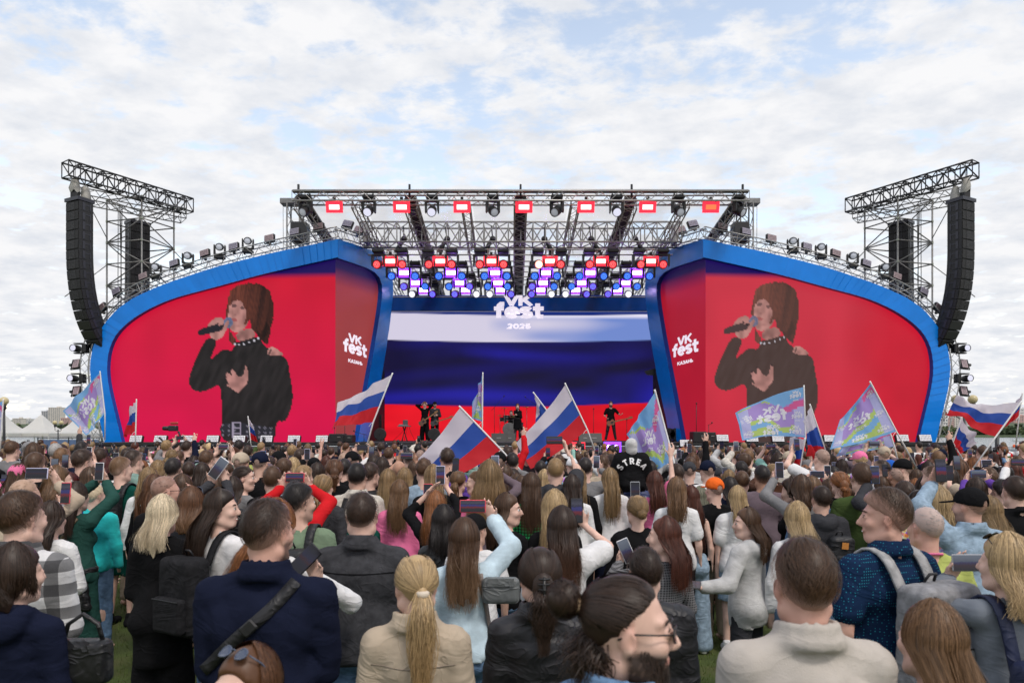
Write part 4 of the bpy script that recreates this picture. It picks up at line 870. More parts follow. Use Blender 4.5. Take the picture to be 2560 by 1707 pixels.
def line_array(top, yaw, n, nsub, label, group, mirror=1, curve=True):
 r = empty('line_array', top); r.rotation_euler = (0, 0, yaw); tag(r, label, 'loudspeakers', group)
 MB().box((0, 0, -.06), (.9, .7, .14)).build('fly_frame', RIGM, r); y, z, a = 0.0, -.15, 0.0
 for k in range(n + nsub):
  h = .392; a += (0.0 if k < 5 else .020 + .008 * (k - 5)) if curve else .004
  if k >= n: a += .01
  dy, dz = h * math.sin(a), -h * math.cos(a)
  e = bpy.data.objects.new('speaker_cabinet', FIX['cab']); COL.objects.link(e); e.parent = r; e.location = (0, y + dy / 2 , z + dz / 2); e.rotation_euler = (a, 0, 0)
  if not FIX['cab'].materials: FIX['cab'].materials.append(CABM)
  if k < n: inst('grille', 'grille', e, BLACKG); inst('horn', 'horn', e, HORNM)
  else: inst('grille', 'grille', e, BLACKP)
  inst('rigging', 'rigl', e, RIGM); inst('rigging', 'rigr', e, RIGM)
  y += dy; z += dz
 return r
def pa():
 for side in (-1, 1):
  w = 'left' if side < 0 else 'right'; M = (lambda p: np.array(p, float)) if side < 0 else mirx
  c = [np.array([-18.1, 30.5]), np.array([-16.27, 30.0]), np.array([-15.6, 31.5]), np.array([-17.43, 32.0])]; zt = 12.5; n = 13; dz = (zt - .1) / n
  r = empty('scaffold_tower', (0, 0, 0)); tag(r, 'tall steel scaffold tower behind the %s screen wing' % w, 'scaffold', 'scaffold towers')
  for p in c: MB().tube(M((*p, 0)), M((*p, zt)), .036).build('standard', STEEL, r, True)
  lg = MB(); dg = MB(); cp = MB()
  for k in range(n + 1):
   z = .1 + dz * k
   for i in range(4):
    a, b = c[i], c[(i + 1) % 4]; lg.tube(M((*a, z)), M((*b, z)), .031, n=5)
    if k < n: dg.tube(M((*(a if (k + i) % 2 else b), z)), M((*(b if (k + i) % 2 else a), z + dz)), .027, n=5)
    cp.lathe([(.055, -.04), (.055, .04)], M((*a, z)), 6)
  lg.build('ledgers', STEEL, r, True); dg.build('diagonal_braces', STEEL, r, True); cp.build('couplers', mat('coupler_zinc', (.30, .33, .27), .5, .5), r)
  # outriggers reaching down to the ground and out to the array
  og = MB(); og.tube(M((*c[0], 9.6)), M((-19.4, 29.6, 8.0)), .02); og.tube(M((*c[2], 10.5)), M((-13.6, 32.4, 8.2)), .022); og.tube(M((*c[0], 10.8)), M((-18.0, 28.6, 12.2)), .02); og.build('outriggers', STEEL, r, True)
  hd = empty('top_lattice', (0, 0, 0)); tag(hd, 'pale lattice girder frame on top of the %s scaffold tower' % w, 'truss', 'lattice frames on the towers')
  truss(hd, '', M((-18.5, 28.8, 12.15)), M((-15.2, 31.6, 12.15)), .9, .45, nseg=12, rc=.026, rl=.016, m=STEEL)
  b = empty('cantilever_truss', (0, 0, 0)); tag(b, 'dark steel box truss jutting out on top of the %s tower' % w, 'truss', 'dark cantilever trusses')
  A, B = np.array([-18.0, 27.5, 12.72]), np.array([-15.1, 32.0, 12.72]); truss(b, '', M(A), M(B), .56, .62, nseg=12, rc=.036, rl=.026, m=DARKSTEEL, style='post')
  yaw = math.atan2(-.45, .89) * (1 if side < 0 else -1)
  top = P(199, 500, 28.0); top = M(top); yaw0 = -.46 if side < 0 else .46
  line_array(top, yaw0, 12, 4, 'curved black line array hanging at the outer end of the %s cantilever' % w, 'hanging line arrays')
  t2 = P(344, 556, 31.6); line_array(M(t2), 2.6 * (1 if side > 0 else -1) * 0 + (.9 if side < 0 else -.9), 9, 3, 'straight black array hanging inside the %s scaffold tower' % w, 'hanging line arrays', curve=False)
  # motors under grey rain covers, with chains
  for k, (px, py, Y) in enumerate(((188, 462, 27.9), (213, 484, 28.2))):
   t = M(P(px, py, Y)); q = empty('chain_hoist', t); tag(q, '%s chain hoist under a grey rain cover above the %s line array' % ('upper' if k == 0 else 'lower', w), 'hoist', 'covered chain hoists')
   V = []; F = []; rs = random.Random(5 + k)
   for j, (rr, zz) in enumerate([(.08, .28), (.14, .2), (.17, 0), (.21, -.22), (.20, -.30)]):
    for i in range(10): a = 2 * math.pi * i / 10; jj = rs.uniform(.8, 1.15); V.append((rr * jj * math.cos(a), rr * jj * math.sin(a), zz + rs.uniform(-.06, .06)))
   for j in range(4):
    for i in range(10): F.append((j * 10 + i, j * 10 + (i + 1) % 10, j * 10 + 10 + (i + 1) % 10, j * 10 + 10 + i))
   F.append(tuple(range(10))); MB().add(V, F).build('rain_cover', mat('grey_tarpaulin', (.36, .35, .32), .6, bump=.4, bscale=8), q, True)
   MB().bbox((0, 0, -.45), (.28, .26, .42), .03).build('motor', BLACKP, q); MB().tube((0, 0, .3), (0, 0, .9), .014, n=4).build('chain', STEEL, q); MB().tube((0, 0, -.6), (0, 0, -.9), .014, n=4).build('lower_chain', STEEL, q)
  cb = MB(); rs = random.Random(11)
  for k in range(4):
   x = c[0][0] + .45 + k * .06; cb.path([M((x, 30.6, 12.2)), M((x + rs.uniform(-.1, .1), 30.6, 9)), M((x + rs.uniform(-.15, .15), 30.6, 6)), M((x, 30.7, 2))], .016, n=5)
  cb.build('cable_run', CABLE, r, True)
pa()
# ------------------------------------------------------------------ figures: implicit surfaces meshed on a graded grid
def axis_pts(lo, hi, c, fine=(), hf=.008):
 out = [lo]; x = lo
 while x < hi:
  h = c
  for a, b in fine:
   if a - c < x < b: h = hf; break
  x += h; out.append(x)
 return np.array(out, np.float32)
class Field:
 def __init__(s, lo, hi, c, fine=((), (), ()), hf=.008):
  s.ax = [axis_pts(lo[i], hi[i], c, fine[i], hf) for i in range(3)]
  s.F = np.full([len(a) for a in s.ax], .25, np.float32)
 def win(s, lo, hi):
  sl = []
  for i in range(3):
   a = max(0, np.searchsorted(s.ax[i], lo[i]) - 1); b = min(len(s.ax[i]), np.searchsorted(s.ax[i], hi[i]) + 1)
   if b - a < 1: return None
   sl.append(slice(a, b))
  g = [s.ax[i][sl[i]] for i in range(3)]
  return tuple(sl), g[0][:, None, None], g[1][None, :, None], g[2][None, None, :]
 def comb(s, sl, d, k):
  f = s.F[sl]
  if k == 'sub': s.F[sl] = np.maximum(f, -d); return
  h = np.clip(.5 + .5 * (f - d) / k, 0, 1); s.F[sl] = f + (d - f) * h - k * h * (1 - h)
 def cone(s, a, b, ra, rb, k=.03, flat=None):
  a = np.asarray(a, float); b = np.asarray(b, float); m = max(ra, rb) + k + .03
  w = s.win(np.minimum(a, b) - m, np.maximum(a, b) + m)
  if w is None: return
  sl, X, Y, Z = w; ab = b - a; L2 = ab @ ab + 1e-9
  h = np.clip(((X - a[0]) * ab[0] + (Y - a[1]) * ab[1] + (Z - a[2]) * ab[2]) / L2, 0, 1)
  dx, dy, dz = X - a[0] - h * ab[0], Y - a[1] - h * ab[1], Z - a[2] - h * ab[2]
  if flat is not None: dy = dy * flat
  s.comb(sl, np.sqrt(dx * dx + dy * dy + dz * dz) - (ra + h * (rb - ra)), k)
 def ell(s, c, r, R=None, k=.03):
  c = np.asarray(c, float); r = np.asarray(r, float); m = r.max() + (k if k != 'sub' else .02) + .03
  ext = np.full(3, m) if R is not None else r + (k if k != 'sub' else .02) + .03
  w = s.win(c - ext, c + ext)
  if w is None: return
  sl, X, Y, Z = w; x, y, z = X - c[0], Y - c[1], Z - c[2]
  if R is not None: R = np.asarray(R); x, y, z = (R[0, 0] * x + R[1, 0] * y + R[2, 0] * z, R[0, 1] * x + R[1, 1] * y + R[2, 1] * z, R[0, 2] * x + R[1, 2] * y + R[2, 2] * z)
  k0 = np.sqrt((x / r[0]) ** 2 + (y / r[1]) ** 2 + (z / r[2]) ** 2); k1 = np.sqrt((x / r[0] ** 2) ** 2 + (y / r[1] ** 2) ** 2 + (z / r[2] ** 2) ** 2) + 1e-6
  s.comb(sl, k0 * (k0 - 1) / k1, k)
 def rbox(s, c, hs, rad, R=None, k=.01):
  c = np.asarray(c, float); m = np.linalg.norm(hs) + .06; w = s.win(c - m, c + m)
  if w is None: return
  sl, X, Y, Z = w; x, y, z = X - c[0], Y - c[1], Z - c[2]
  if R is not None: R = np.asarray(R); x, y, z = (R[0, 0] * x + R[1, 0] * y + R[2, 0] * z, R[0, 1] * x + R[1, 1] * y + R[2, 1] * z, R[0, 2] * x + R[1, 2] * y + R[2, 2] * z)
  qx, qy, qz = np.abs(x) - hs[0] + rad, np.abs(y) - hs[1] + rad, np.abs(z) - hs[2] + rad
  s.comb(sl, np.sqrt(np.maximum(qx, 0) ** 2 + np.maximum(qy, 0) ** 2 + np.maximum(qz, 0) ** 2) + np.minimum(np.maximum(qx, np.maximum(qy, qz)), 0) - rad, k)
 def grid(s): return s.ax[0][:, None, None], s.ax[1][None, :, None], s.ax[2][None, None, :]
 def cut(s, fn): X, Y, Z = s.grid(); s.F = np.maximum(s.F, fn(X, Y, Z).astype(np.float32))
 def wrinkle(s, amp, seed=0, f=1.0):
  if amp <= 0: return
  X, Y, Z = s.grid(); q = seed * 1.7; wp = 1.6 * np.sin(7 * X + q) + 1.3 * np.sin(9 * Z + 6 * Y + .7 * q)
  p1 = 19 * f * Z + 13 * f * np.abs(X) + 1.9 * wp + q; p2 = 24 * f * X - 11 * f * Z + 2.2 * wp + 2.1 * q; p3 = 33 * f * Z - 15 * f * X + 1.5 * wp
  w = (1 - np.abs(np.sin(p1))) ** 3 * (.6 + .6 * np.sin(5 * X + q)) + .8 * (1 - np.abs(np.sin(p2))) ** 4 + .5 * (1 - np.abs(np.sin(p3))) ** 3 * np.sin(4 * Z + 3 * X + q) - .45 * np.sin(p2 * .5) * np.sin(p1 * .5)
  s.F = s.F + (amp * 1.5 * w).astype(np.float32)
 def mesh(s):
  F = s.F; ins = F < 0; n = F.shape
  c = np.zeros((n[0] - 1, n[1] - 1, n[2] - 1), np.int8)
  for i in (0, 1):
   for j in (0, 1):
    for k in (0, 1): c += ins[i:n[0] - 1 + i, j:n[1] - 1 + j, k:n[2] - 1 + k]
  act = (c > 0) & (c < 8); I = np.argwhere(act)
  if len(I) == 0: return np.zeros((0, 3)), np.zeros((0, 4), int)
  cid = np.full(act.shape, -1, np.int64); cid[act] = np.arange(len(I))
  cor = [(i, j, k) for i in (0, 1) for j in (0, 1) for k in (0, 1)]
  val = np.stack([F[I[:, 0] + a, I[:, 1] + b, I[:, 2] + d] for a, b, d in cor], 1)
  pos = np.stack([np.stack([s.ax[0][I[:, 0] + a], s.ax[1][I[:, 1] + b], s.ax[2][I[:, 2] + d]], 1) for a, b, d in cor], 1)
  acc = np.zeros((len(I), 3)); cnt = np.zeros(len(I))
  for e in range(8):
   for g in range(e + 1, 8):
    if sum(abs(p - q) for p, q in zip(cor[e], cor[g])) != 1: continue
    va, vb = val[:, e], val[:, g]; m = (va < 0) != (vb < 0); t = np.where(m, va / (va - vb + 1e-12), 0)[:, None]
    acc += np.where(m[:, None], pos[:, e] + t * (pos[:, g] - pos[:, e]), 0); cnt += m
  V = acc / cnt[:, None]; faces = []
  for ax_ in range(3):
   a1, a2 = [(1, 2), (2, 0), (0, 1)][ax_]
   lo = [slice(None)] * 3; hi = [slice(None)] * 3; lo[ax_] = slice(0, -1); hi[ax_] = slice(1, None)
   s0, s1 = ins[tuple(lo)], ins[tuple(hi)]; E = np.argwhere(s0 != s1)
   ok = (E[:, a1] > 0) & (E[:, a2] > 0) & (E[:, a1] < n[a1] - 1) & (E[:, a2] < n[a2] - 1); E = E[ok]
   fl = s0[tuple(E.T)]
   def C(da, db): q = E.copy(); q[:, a1] += da; q[:, a2] += db; return cid[tuple(q.T)]
   Q = np.stack([C(-1, -1), C(0, -1), C(0, 0), C(-1, 0)], 1); Q[~fl] = Q[~fl][:, ::-1]; faces.append(Q)
  return V, np.vstack(faces)
def ik(S, Wr, l1, l2, pole):
 S = np.asarray(S, float); Wr = np.asarray(Wr, float); d = Wr - S; L = np.linalg.norm(d)
 if L > (l1 + l2) * .995: Wr = S + d / L * (l1 + l2) * .995; d = Wr - S; L = np.linalg.norm(d)
 a = (l1 * l1 - l2 * l2 + L * L) / (2 * L); h = math.sqrt(max(1e-6, l1 * l1 - a * a)); u = d / L
 p = np.asarray(pole, float); p = p - u * (p @ u); p /= np.linalg.norm(p) + 1e-9
 return S + u * a + p * h, Wr
def unit(v): v = np.asarray(v, float); return v / (np.linalg.norm(v) + 1e-9)
HEAD_Z = 1.632
LOD = [3.0]
class Pose:
 """joints of one figure at reference height 1.75 m, facing +Y"""
 def __init__(s, sex='f', arms=None, hy=0.0, hp=0.0, wide=1.0, stance=0.0, seed=0, hr=0.0, sit=False):
  s.sex = sex; s.wide = wide; s.hy = hy; s.hp = hp; s.seed = seed; s.sit = sit
  s.sw = (.178 if sex == 'm' else .150) * wide; s.sz = 1.392 if sex == 'm' else 1.388
  s.arms = []; arms = arms or {}
  for sd in (-1, 1):
   sh = np.array([sd * s.sw, -.005, s.sz]); a = arms.get(sd, dict(w=(sd * (s.sw + .07), .03, .86)))
   w = np.asarray(a['w'], float); lift = max(0.0, min(1.0, (w[2] - 1.2) / .5)); sh = sh + np.array([-sd * .015 * lift, 0, .035 * lift])
   e, w = ik(sh, w, .285, .255, a.get('pole', (sd * .5, -.5 if w[2] < 1.2 else -.1, -.6)))
   fd = unit(w - e); s.arms.append(dict(sd=sd, s=sh, e=e, w=w, d=unit(a.get('d', fd)), n=unit(a.get('n', (-sd, 0, .0))), curl=a.get('curl', .45), tc=a.get('tc', .3)))
  s.R = rotz(hy) @ roty(hr) @ rotx(hp); s.hc = np.array([0, .012, HEAD_Z])
  s.legs = [(np.array([sd * .088, 0, .90]), np.array([sd * (.093 + stance * .4), .015, .50]), np.array([sd * (.098 + stance), -.012, .085])) for sd in (-1, 1)]
  if sit: s.legs = [(np.array([sd * .09, 0, .90]), np.array([sd * .16, .36, .88]), np.array([sd * .13, .36, .46])) for sd in (-1, 1)]
 def hp_(s, p): return s.hc + s.R @ np.asarray(p, float)
def torso(f, p, g=0.0, k=.03):
 w = p.wide; m = p.sex == 'm'
 if m:
  f.ell((0, .0, 1.24), (.150 * w + g, .105 + g, .215), k=k); f.ell((0, -.025, 1.33), (.140 * w + g, .085 + g, .12), k=k); f.ell((0, .005, 1.06), (.142 * w + g, .102 * w + g, .20), k=k); f.ell((0, -.005, .94), (.158 * w + g, .115 + g, .13), k=k)
  for sd in (-1, 1): f.ell((sd * .085 * w, -.035, 1.29), (.075 * w + g, .070 + g, .11), k=k)
 else:
  f.ell((0, .0, 1.26), (.128 * w + g, .092 + g, .19), k=k); f.ell((0, -.02, 1.33), (.118 * w + g, .080 + g, .12), k=k); f.ell((0, 0, 1.09), (.118 * w + g, .090 * w + g, .18), k=k); f.ell((0, -.012, .93), (.160 * w + g, .118 + g, .14), k=k)
  for sd in (-1, 1): f.ell((sd * .065, .078, 1.25), (.055 + g, .050 + g, .058 + g), k=.03)
 for sd in (-1, 1): f.cone((sd * .025, -.018, 1.455), (sd * (p.sw - .025), -.012, p.sz + .006), .040 + g, .047 + g, k=k)
def hand(f, a, fine):
 d, n, sd = a['d'], a['n'], a['sd']; n = unit(n - d * (n @ d)); th = np.cross(n, d) * (-1 if sd > 0 else 1); w = a['w']
 if not fine: f.cone(w, w + d * .09, .03, .034, k=.02); f.cone(w + d * .08, w + d * .13 + n * .03, .028, .022, k=.02); f.cone(w + d * .03, w + d * .07 + th * .05, .014, .012, k=.012); return
 for i, (o, L) in enumerate(((.031, .072), (.010, .080), (-.012, .074), (-.032, .058))):
  kn = w + d * (.088 - .006 * abs(i - 1)) + th * o; f.cone(w + th * o * .55 + d * .01, kn, .0155, .0115, k=.010)
  c1 = a['curl'] * (.75 + .12 * i); c2 = c1 + a['curl'] * 1.1; d1 = d * math.cos(c1) + n * math.sin(c1) + th * o * 1.6; d2 = d * math.cos(c2) + n * math.sin(c2) + th * o * .6
  m_ = kn + unit(d1) * L * .52; f.cone(kn, m_, .0098, .0088, k=.004); f.cone(m_, m_ + unit(d2) * L * .5, .0088, .0072, k=.004)
 b = w + d * .022 + th * .026; e1 = b + unit(d * .75 + th * .75 + n * a['tc']) * .042; f.cone(w + d * .02, b, .017, .014, k=.012); f.cone(b, e1, .0135, .0105, k=.008); f.cone(e1, e1 + unit(d * .95 + th * .25 + n * a['tc'] * 1.5) * .036, .0102, .008, k=.005)
def body_mesh(p, res='hero', face=False, beard=None, lipcol=(.36, .12, .10), smile=0.0):
 fine = res == 'hero'; c = .05 if fine else (.05 if res == 'mid' else .075); hf = min(.017, max(.0082, .0036 * LOD[0])) * (.82 if face else 1) if fine else (.016 if res == 'mid' else .045)
 hx = p.hc; fx = [[(hx[i] - e, hx[i] + e2)] for i, (e, e2) in enumerate(((.125, .125), (.135, .15), (.16, .14)))]
 if fine or res == 'mid':
  for a in p.arms:
   if (a['w'][2] < 1.15 and not a.get('show')) or (fine and LOD[0] > 6.4): continue
   q = a['w'] + a['d'] * .09
   for i in range(3): fx[i].append((q[i] - .10, q[i] + .10))
 pts = np.array([a[k] for a in p.arms for k in 'sew'] + [a['w'] + a['d'] * .2 for a in p.arms]); lo = np.minimum(pts.min(0) - .09, (-.3, -.2, 0.0)); hi = np.maximum(pts.max(0) + .09, (.3, .26, 1.80))
 if p.sit: hi[1] = max(hi[1], .55)
 f = Field(lo, hi, c, fx, hf); torso(f, p, -.012)
 for a in p.arms:
  f.cone(a['s'], a['e'], .044 if p.sex == 'm' else .038, .038 if p.sex == 'm' else .033, k=.03); f.cone(a['e'], a['w'], .039 if p.sex == 'm' else .034, .026 if p.sex == 'm' else .022, k=.02); hand(f, a, (fine and LOD[0] <= 6.4) or res == 'mid')
 for h, kn, an in p.legs:
  f.cone(h, kn, .082, .052, k=.04); f.cone(kn, an, .053, .034, k=.02); f.ell(kn * .6 + an * .4 + (0, -.025, .06), (.045, .05, .11), k=.03); f.cone(an + (0, -.03, -.045), an + (.01, .13, -.055), .036, .028, k=.02)
 H, R = p.hp_, p.R; f.cone((0, -.012, 1.44), H((0, -.018, -.06)), .06 if p.sex == 'm' else .050, .056 if p.sex == 'm' else .048, k=.03)
 f.ell(H((0, -.012, .02)), (.074, .093, .096), R, k=.02); f.ell(H((0, .028, -.045)), (.058, .062, .082), R, k=.025)
 if res != 'far':
  f.cone(H((0, .062, -.102)), H((0, .066, -.104)), .021, .021, k=.03)
  for sd in (-1, 1):
   f.ell(H((sd * .078, -.006, -.014)), (.010, .021, .033), R @ rotz(sd * -.35), k=.006); f.ell(H((sd * .036, .068, -.032)), (.026, .024, .022), R, k=.025); (f.ell(H((sd * .090, .003, -.012)), (.0085, .009, .017), R, k='sub') if fine and LOD[0] < 4.5 else None); f.cone(H((sd * .058, -.01, -.075)), H((sd * .03, .055, -.108)), .022, .02, k=.03)
  if fine:
   for sd in (-1, 1): f.ell(H((sd * .031, .103, .0)), (.019, .017, .013), R, k='sub'); f.ell(H((sd * .031, .084, -.001)), (.017, .012, .014), R, k=.004); f.cone(H((sd * .012, .078, .024)), H((sd * .045, .068, .024)), .010, .008, k=.02)
   f.cone(H((0, .090, .008)), H((0, .112, -.033)), .0085, .0125, k=.014); f.ell(H((0, .100, -.041)), (.017, .012, .008), R, k=.008)
   f.ell(H((0, .089, -.067)), (.023 + .006 * smile, .010, .006), R, k=.008); f.ell(H((0, .087, -.079)), (.020 + .006 * smile, .011, .007), R, k=.008)
   if smile > .4: f.ell(H((0, .098, -.073)), (.021, .012, .005 * smile + .002), R, k='sub')
 V, Fq = f.mesh(); T = np.zeros((len(V), 4), np.float32)
 if res != 'far':
  L = (V - p.hc) @ R
  m = np.clip(1.6 - (np.abs(L[:, 0]) / .026) ** 2 - ((L[:, 2] + .073) / .013) ** 2, 0, 1) * (L[:, 1] > .07); T[:, :3] = lipcol; T[:, 3] = m * .75
  ear = (np.abs(L[:, 0]) > .072) & (np.abs(L[:, 2] + .014) < .045) & (np.abs(L[:, 1]) < .03); T[ear] = (.45, .16, .12, .28)
  ck = np.clip(1 - ((np.abs(L[:, 0]) - .04) / .022) ** 2 - ((L[:, 2] + .036) / .022) ** 2, 0, 1) * (L[:, 1] > .03) * .22; T[ck > .02] = np.c_[np.full((int((ck > .02).sum()), 3), (.5, .16, .13)), ck[ck > .02]]
  if beard is not None:
   jaw = np.clip((-.030 - .25 * np.clip(L[:, 1] - .02, 0, .1) - L[:, 2]) / .016, 0, 1) * np.clip((L[:, 1] + .022) / .02, 0, 1) * np.clip((L[:, 2] + .15) / .02, 0, 1); lipm = (np.abs(L[:, 0]) < .022) & (np.abs(L[:, 2] + .073) < .011)
   n = .85 + .15 * np.sin(V[:, 0] * 900) * np.sin(V[:, 2] * 800 + 1); jaw = jaw * ~lipm * beard[3] * np.clip(n + .2, 0, 1); q = jaw > .02; T[q] = np.c_[np.tile(beard[:3], (q.sum(), 1)), jaw[q]]
 return V, Fq, T
def top_mesh(p, res='hero', sleeve='long', loose=.016, hem=.86, collar=0, hood=False, wr=.005, open_neck=.072, puff=0.0):
 c = min(.030, max(.0135, .0062 * LOD[0])) if res == 'hero' else (.028 if res == 'mid' else .07)
 pts = np.array([a[k] for a in p.arms for k in 'sew']); lo = np.minimum(pts.min(0) - .12, (-.32, -.26, hem - .06)); hi = np.maximum(pts.max(0) + .12, (.32, .26, 1.60))
 f = Field(lo, hi, c); torso(f, p, loose * .75)
 if hem < .93: f.cone((0, -.004, 1.0), (0, -.004, hem - .05), .15 * p.wide + loose, .155 * p.wide + loose, k=.06, flat=1.25)
 if hem < .93:
  for sd in (-1, 1): f.ell((sd * .07, -.068, .92), (.086 + loose * 1.2, .074 + loose * 1.3, .11), k=.04)
 if sleeve != 'none':
  for a in p.arms:
   ra = .046 if p.sex == 'm' else .040; rb = .037 if p.sex == 'm' else .032
   if sleeve == 'long':
    f.cone(a['s'], a['e'], ra + loose * 1.1, rb + loose * 1.15, k=.035); w = a['e'] + (a['w'] - a['e']) * .93; f.cone(a['e'], w, rb + loose * 1.15, .030 + loose * .8, k=.025)
    if res != 'far': q = a['e'] + (a['w'] - a['e']) * .86; f.cone(q, w, .034 + loose * .75, .033 + loose * .7, k=.008)
   elif sleeve == 'three': f.cone(a['s'], a['e'], ra + loose, rb + loose, k=.035); f.cone(a['e'], a['e'] + (a['w'] - a['e']) * .45, rb + loose, rb + loose * .8, k=.025)
   else: e = a['s'] + (a['e'] - a['s']) * .66; f.cone(a['s'], e, ra + loose * 1.2, rb + loose + .016, k=.035)
 X, Y, Z = f.grid()
 if wr: f.wrinkle(wr, p.seed, 1.0)
 if puff: f.F = f.F - (puff * np.abs(np.sin((Z - .02 * np.sin(8 * X)) * 34)) ** .7).astype(np.float32) + puff * .5
 nk = np.array((0, .005, 1.515)); f.F = np.maximum(f.F, (open_neck - np.sqrt((X - nk[0]) ** 2 + ((Y - nk[1]) * .9) ** 2 + ((Z - nk[2]) * .85) ** 2)).astype(np.float32)); f.F = np.maximum(f.F, (hem + .012 * np.sin(9 * X + p.seed) - Z).astype(np.float32))
 if collar:
  for i in range(14):
   t0, t1 = [2 * math.pi * (i + q) / 14 for q in (0, 1)]; a, b = [np.array((.080 * math.sin(t), -.010 - .080 * math.cos(t), 1.480 + .012 * math.cos(t))) for t in (t0, t1)]
   if abs(t0 - math.pi) < .55 and collar < 3: continue
   f.cone(a * (1.12, 1.12, 1) - (0, 0, .012), b * (1.12, 1.12, 1) - (0, 0, .012), .016, .016, k=.02); f.cone(a, b, .013, .013, k=.015); f.cone(a + (0, 0, .010 * min(collar, 2)), b + (0, 0, .010 * min(collar, 2)), .011, .011, k=.012); f.cone(a + (0, 0, .020 * min(collar, 2)), b + (0, 0, .020 * min(collar, 2)), .008, .008, k=.018)
 if hood:
  f.ell((0, -.105, 1.435), (.115, .055, .085), rotx(-.35), k=.03); f.cone((-.075, -.06, 1.475), (.075, -.06, 1.475), .036, .036, k=.03)
  for sd in (-1, 1): f.cone((sd * .08, -.06, 1.475), (sd * .06, .05, 1.44), .034, .022, k=.02)
  f.ell((0, -.095, 1.50), (.062, .034, .035), k='sub')
 return f.mesh()
def legs_mesh(p, res='hero', kind='trousers', loose=.016):
 c = (.030 if LOD[0] > 4 else .024) if res == 'hero' else (.045 if res == 'mid' else .08); hi = (.32, .3, 1.1) if not p.sit else (.34, .55, 1.1)
 f = Field((-.32, -.28, .0), hi, c); g = loose; f.ell((0, -.006, .94), (.172 * p.wide + g, .124 + g, .14), k=.05); f.ell((0, -.0, 1.04), (.145 * p.wide + g, .105 + g, .1), k=.05)
 for sd in (-1, 1): f.ell((sd * .075, -.075, .90), (.085 + g, .07 + g, .09), k=.04)
 bot = {'trousers': .055, 'shorts': .52, 'skirt': .56, 'wide': .03, 'capri': .2}[kind]
 if kind == 'skirt': f.cone((0, 0, .92), (0, 0, .5), .17 + g, .20 + g, k=.05, flat=1.2)
 for h, kn, an in p.legs:
  if kind == 'shorts': f.cone(h, kn + (0, 0, -.02), .088 + g, .085 + g, k=.03)
  else: f.cone(h, kn, .086 + g, .058 + g * 1.1 + (.03 if kind == 'wide' else 0), k=.03); f.cone(kn, an, .058 + g * 1.1 + (.03 if kind == 'wide' else 0), .042 + g * 1.2 + (.05 if kind == 'wide' else 0), k=.02)
 f.wrinkle(.005, p.seed + 3, 1.1); f.cut(lambda X, Y, Z: bot - Z + 0 * X + 0 * Y); f.cut(lambda X, Y, Z: Z - 1.05 + 0 * X + 0 * Y)
 return f.mesh()
# ------------------------------------------------------------------ hair
def ribbons(Pt, Nn, w, taper=True):
 """Pt (n,m,3) strand paths, Nn (n,m,3) outward normals, w (n,) widths"""
 T = np.gradient(Pt, axis=1); S = np.cross(T, Nn); S /= np.linalg.norm(S, axis=2, keepdims=True) + 1e-9
 n, m, _ = Pt.shape; tp = np.linspace(1, .25, m) if taper else np.ones(m)
 S = S * (w[:, None, None] * .5) * tp[None, :, None]; V = np.stack([Pt - S, Pt + S], 2).reshape(-1, 3)
 i = (np.arange(n)[:, None] * m + np.arange(m - 1)[None]) * 2; F = np.stack([i, i + 1, i + 3, i + 2], -1).reshape(-1, 4)
 return V, F
GS = [1.0]; CR = np.array([.076, .095, .098]); CC = np.array([0, -.012, .02])
def scalp(th, ph, g):                                       # azimuth (0 = back, + = right), polar from crown; head frame
 d = np.stack([np.sin(ph) * np.sin(th), -np.sin(ph) * np.cos(th), np.cos(ph)], -1); gg = np.asarray(g)[..., None] * np.concatenate([.45 + .25 * np.abs(d[..., :1]), .6 + 0 * d[..., :1], .55 + .45 * np.clip(d[..., 2:], 0, 1)], -1) * GS[0]; return CC + d * (CR + gg), d
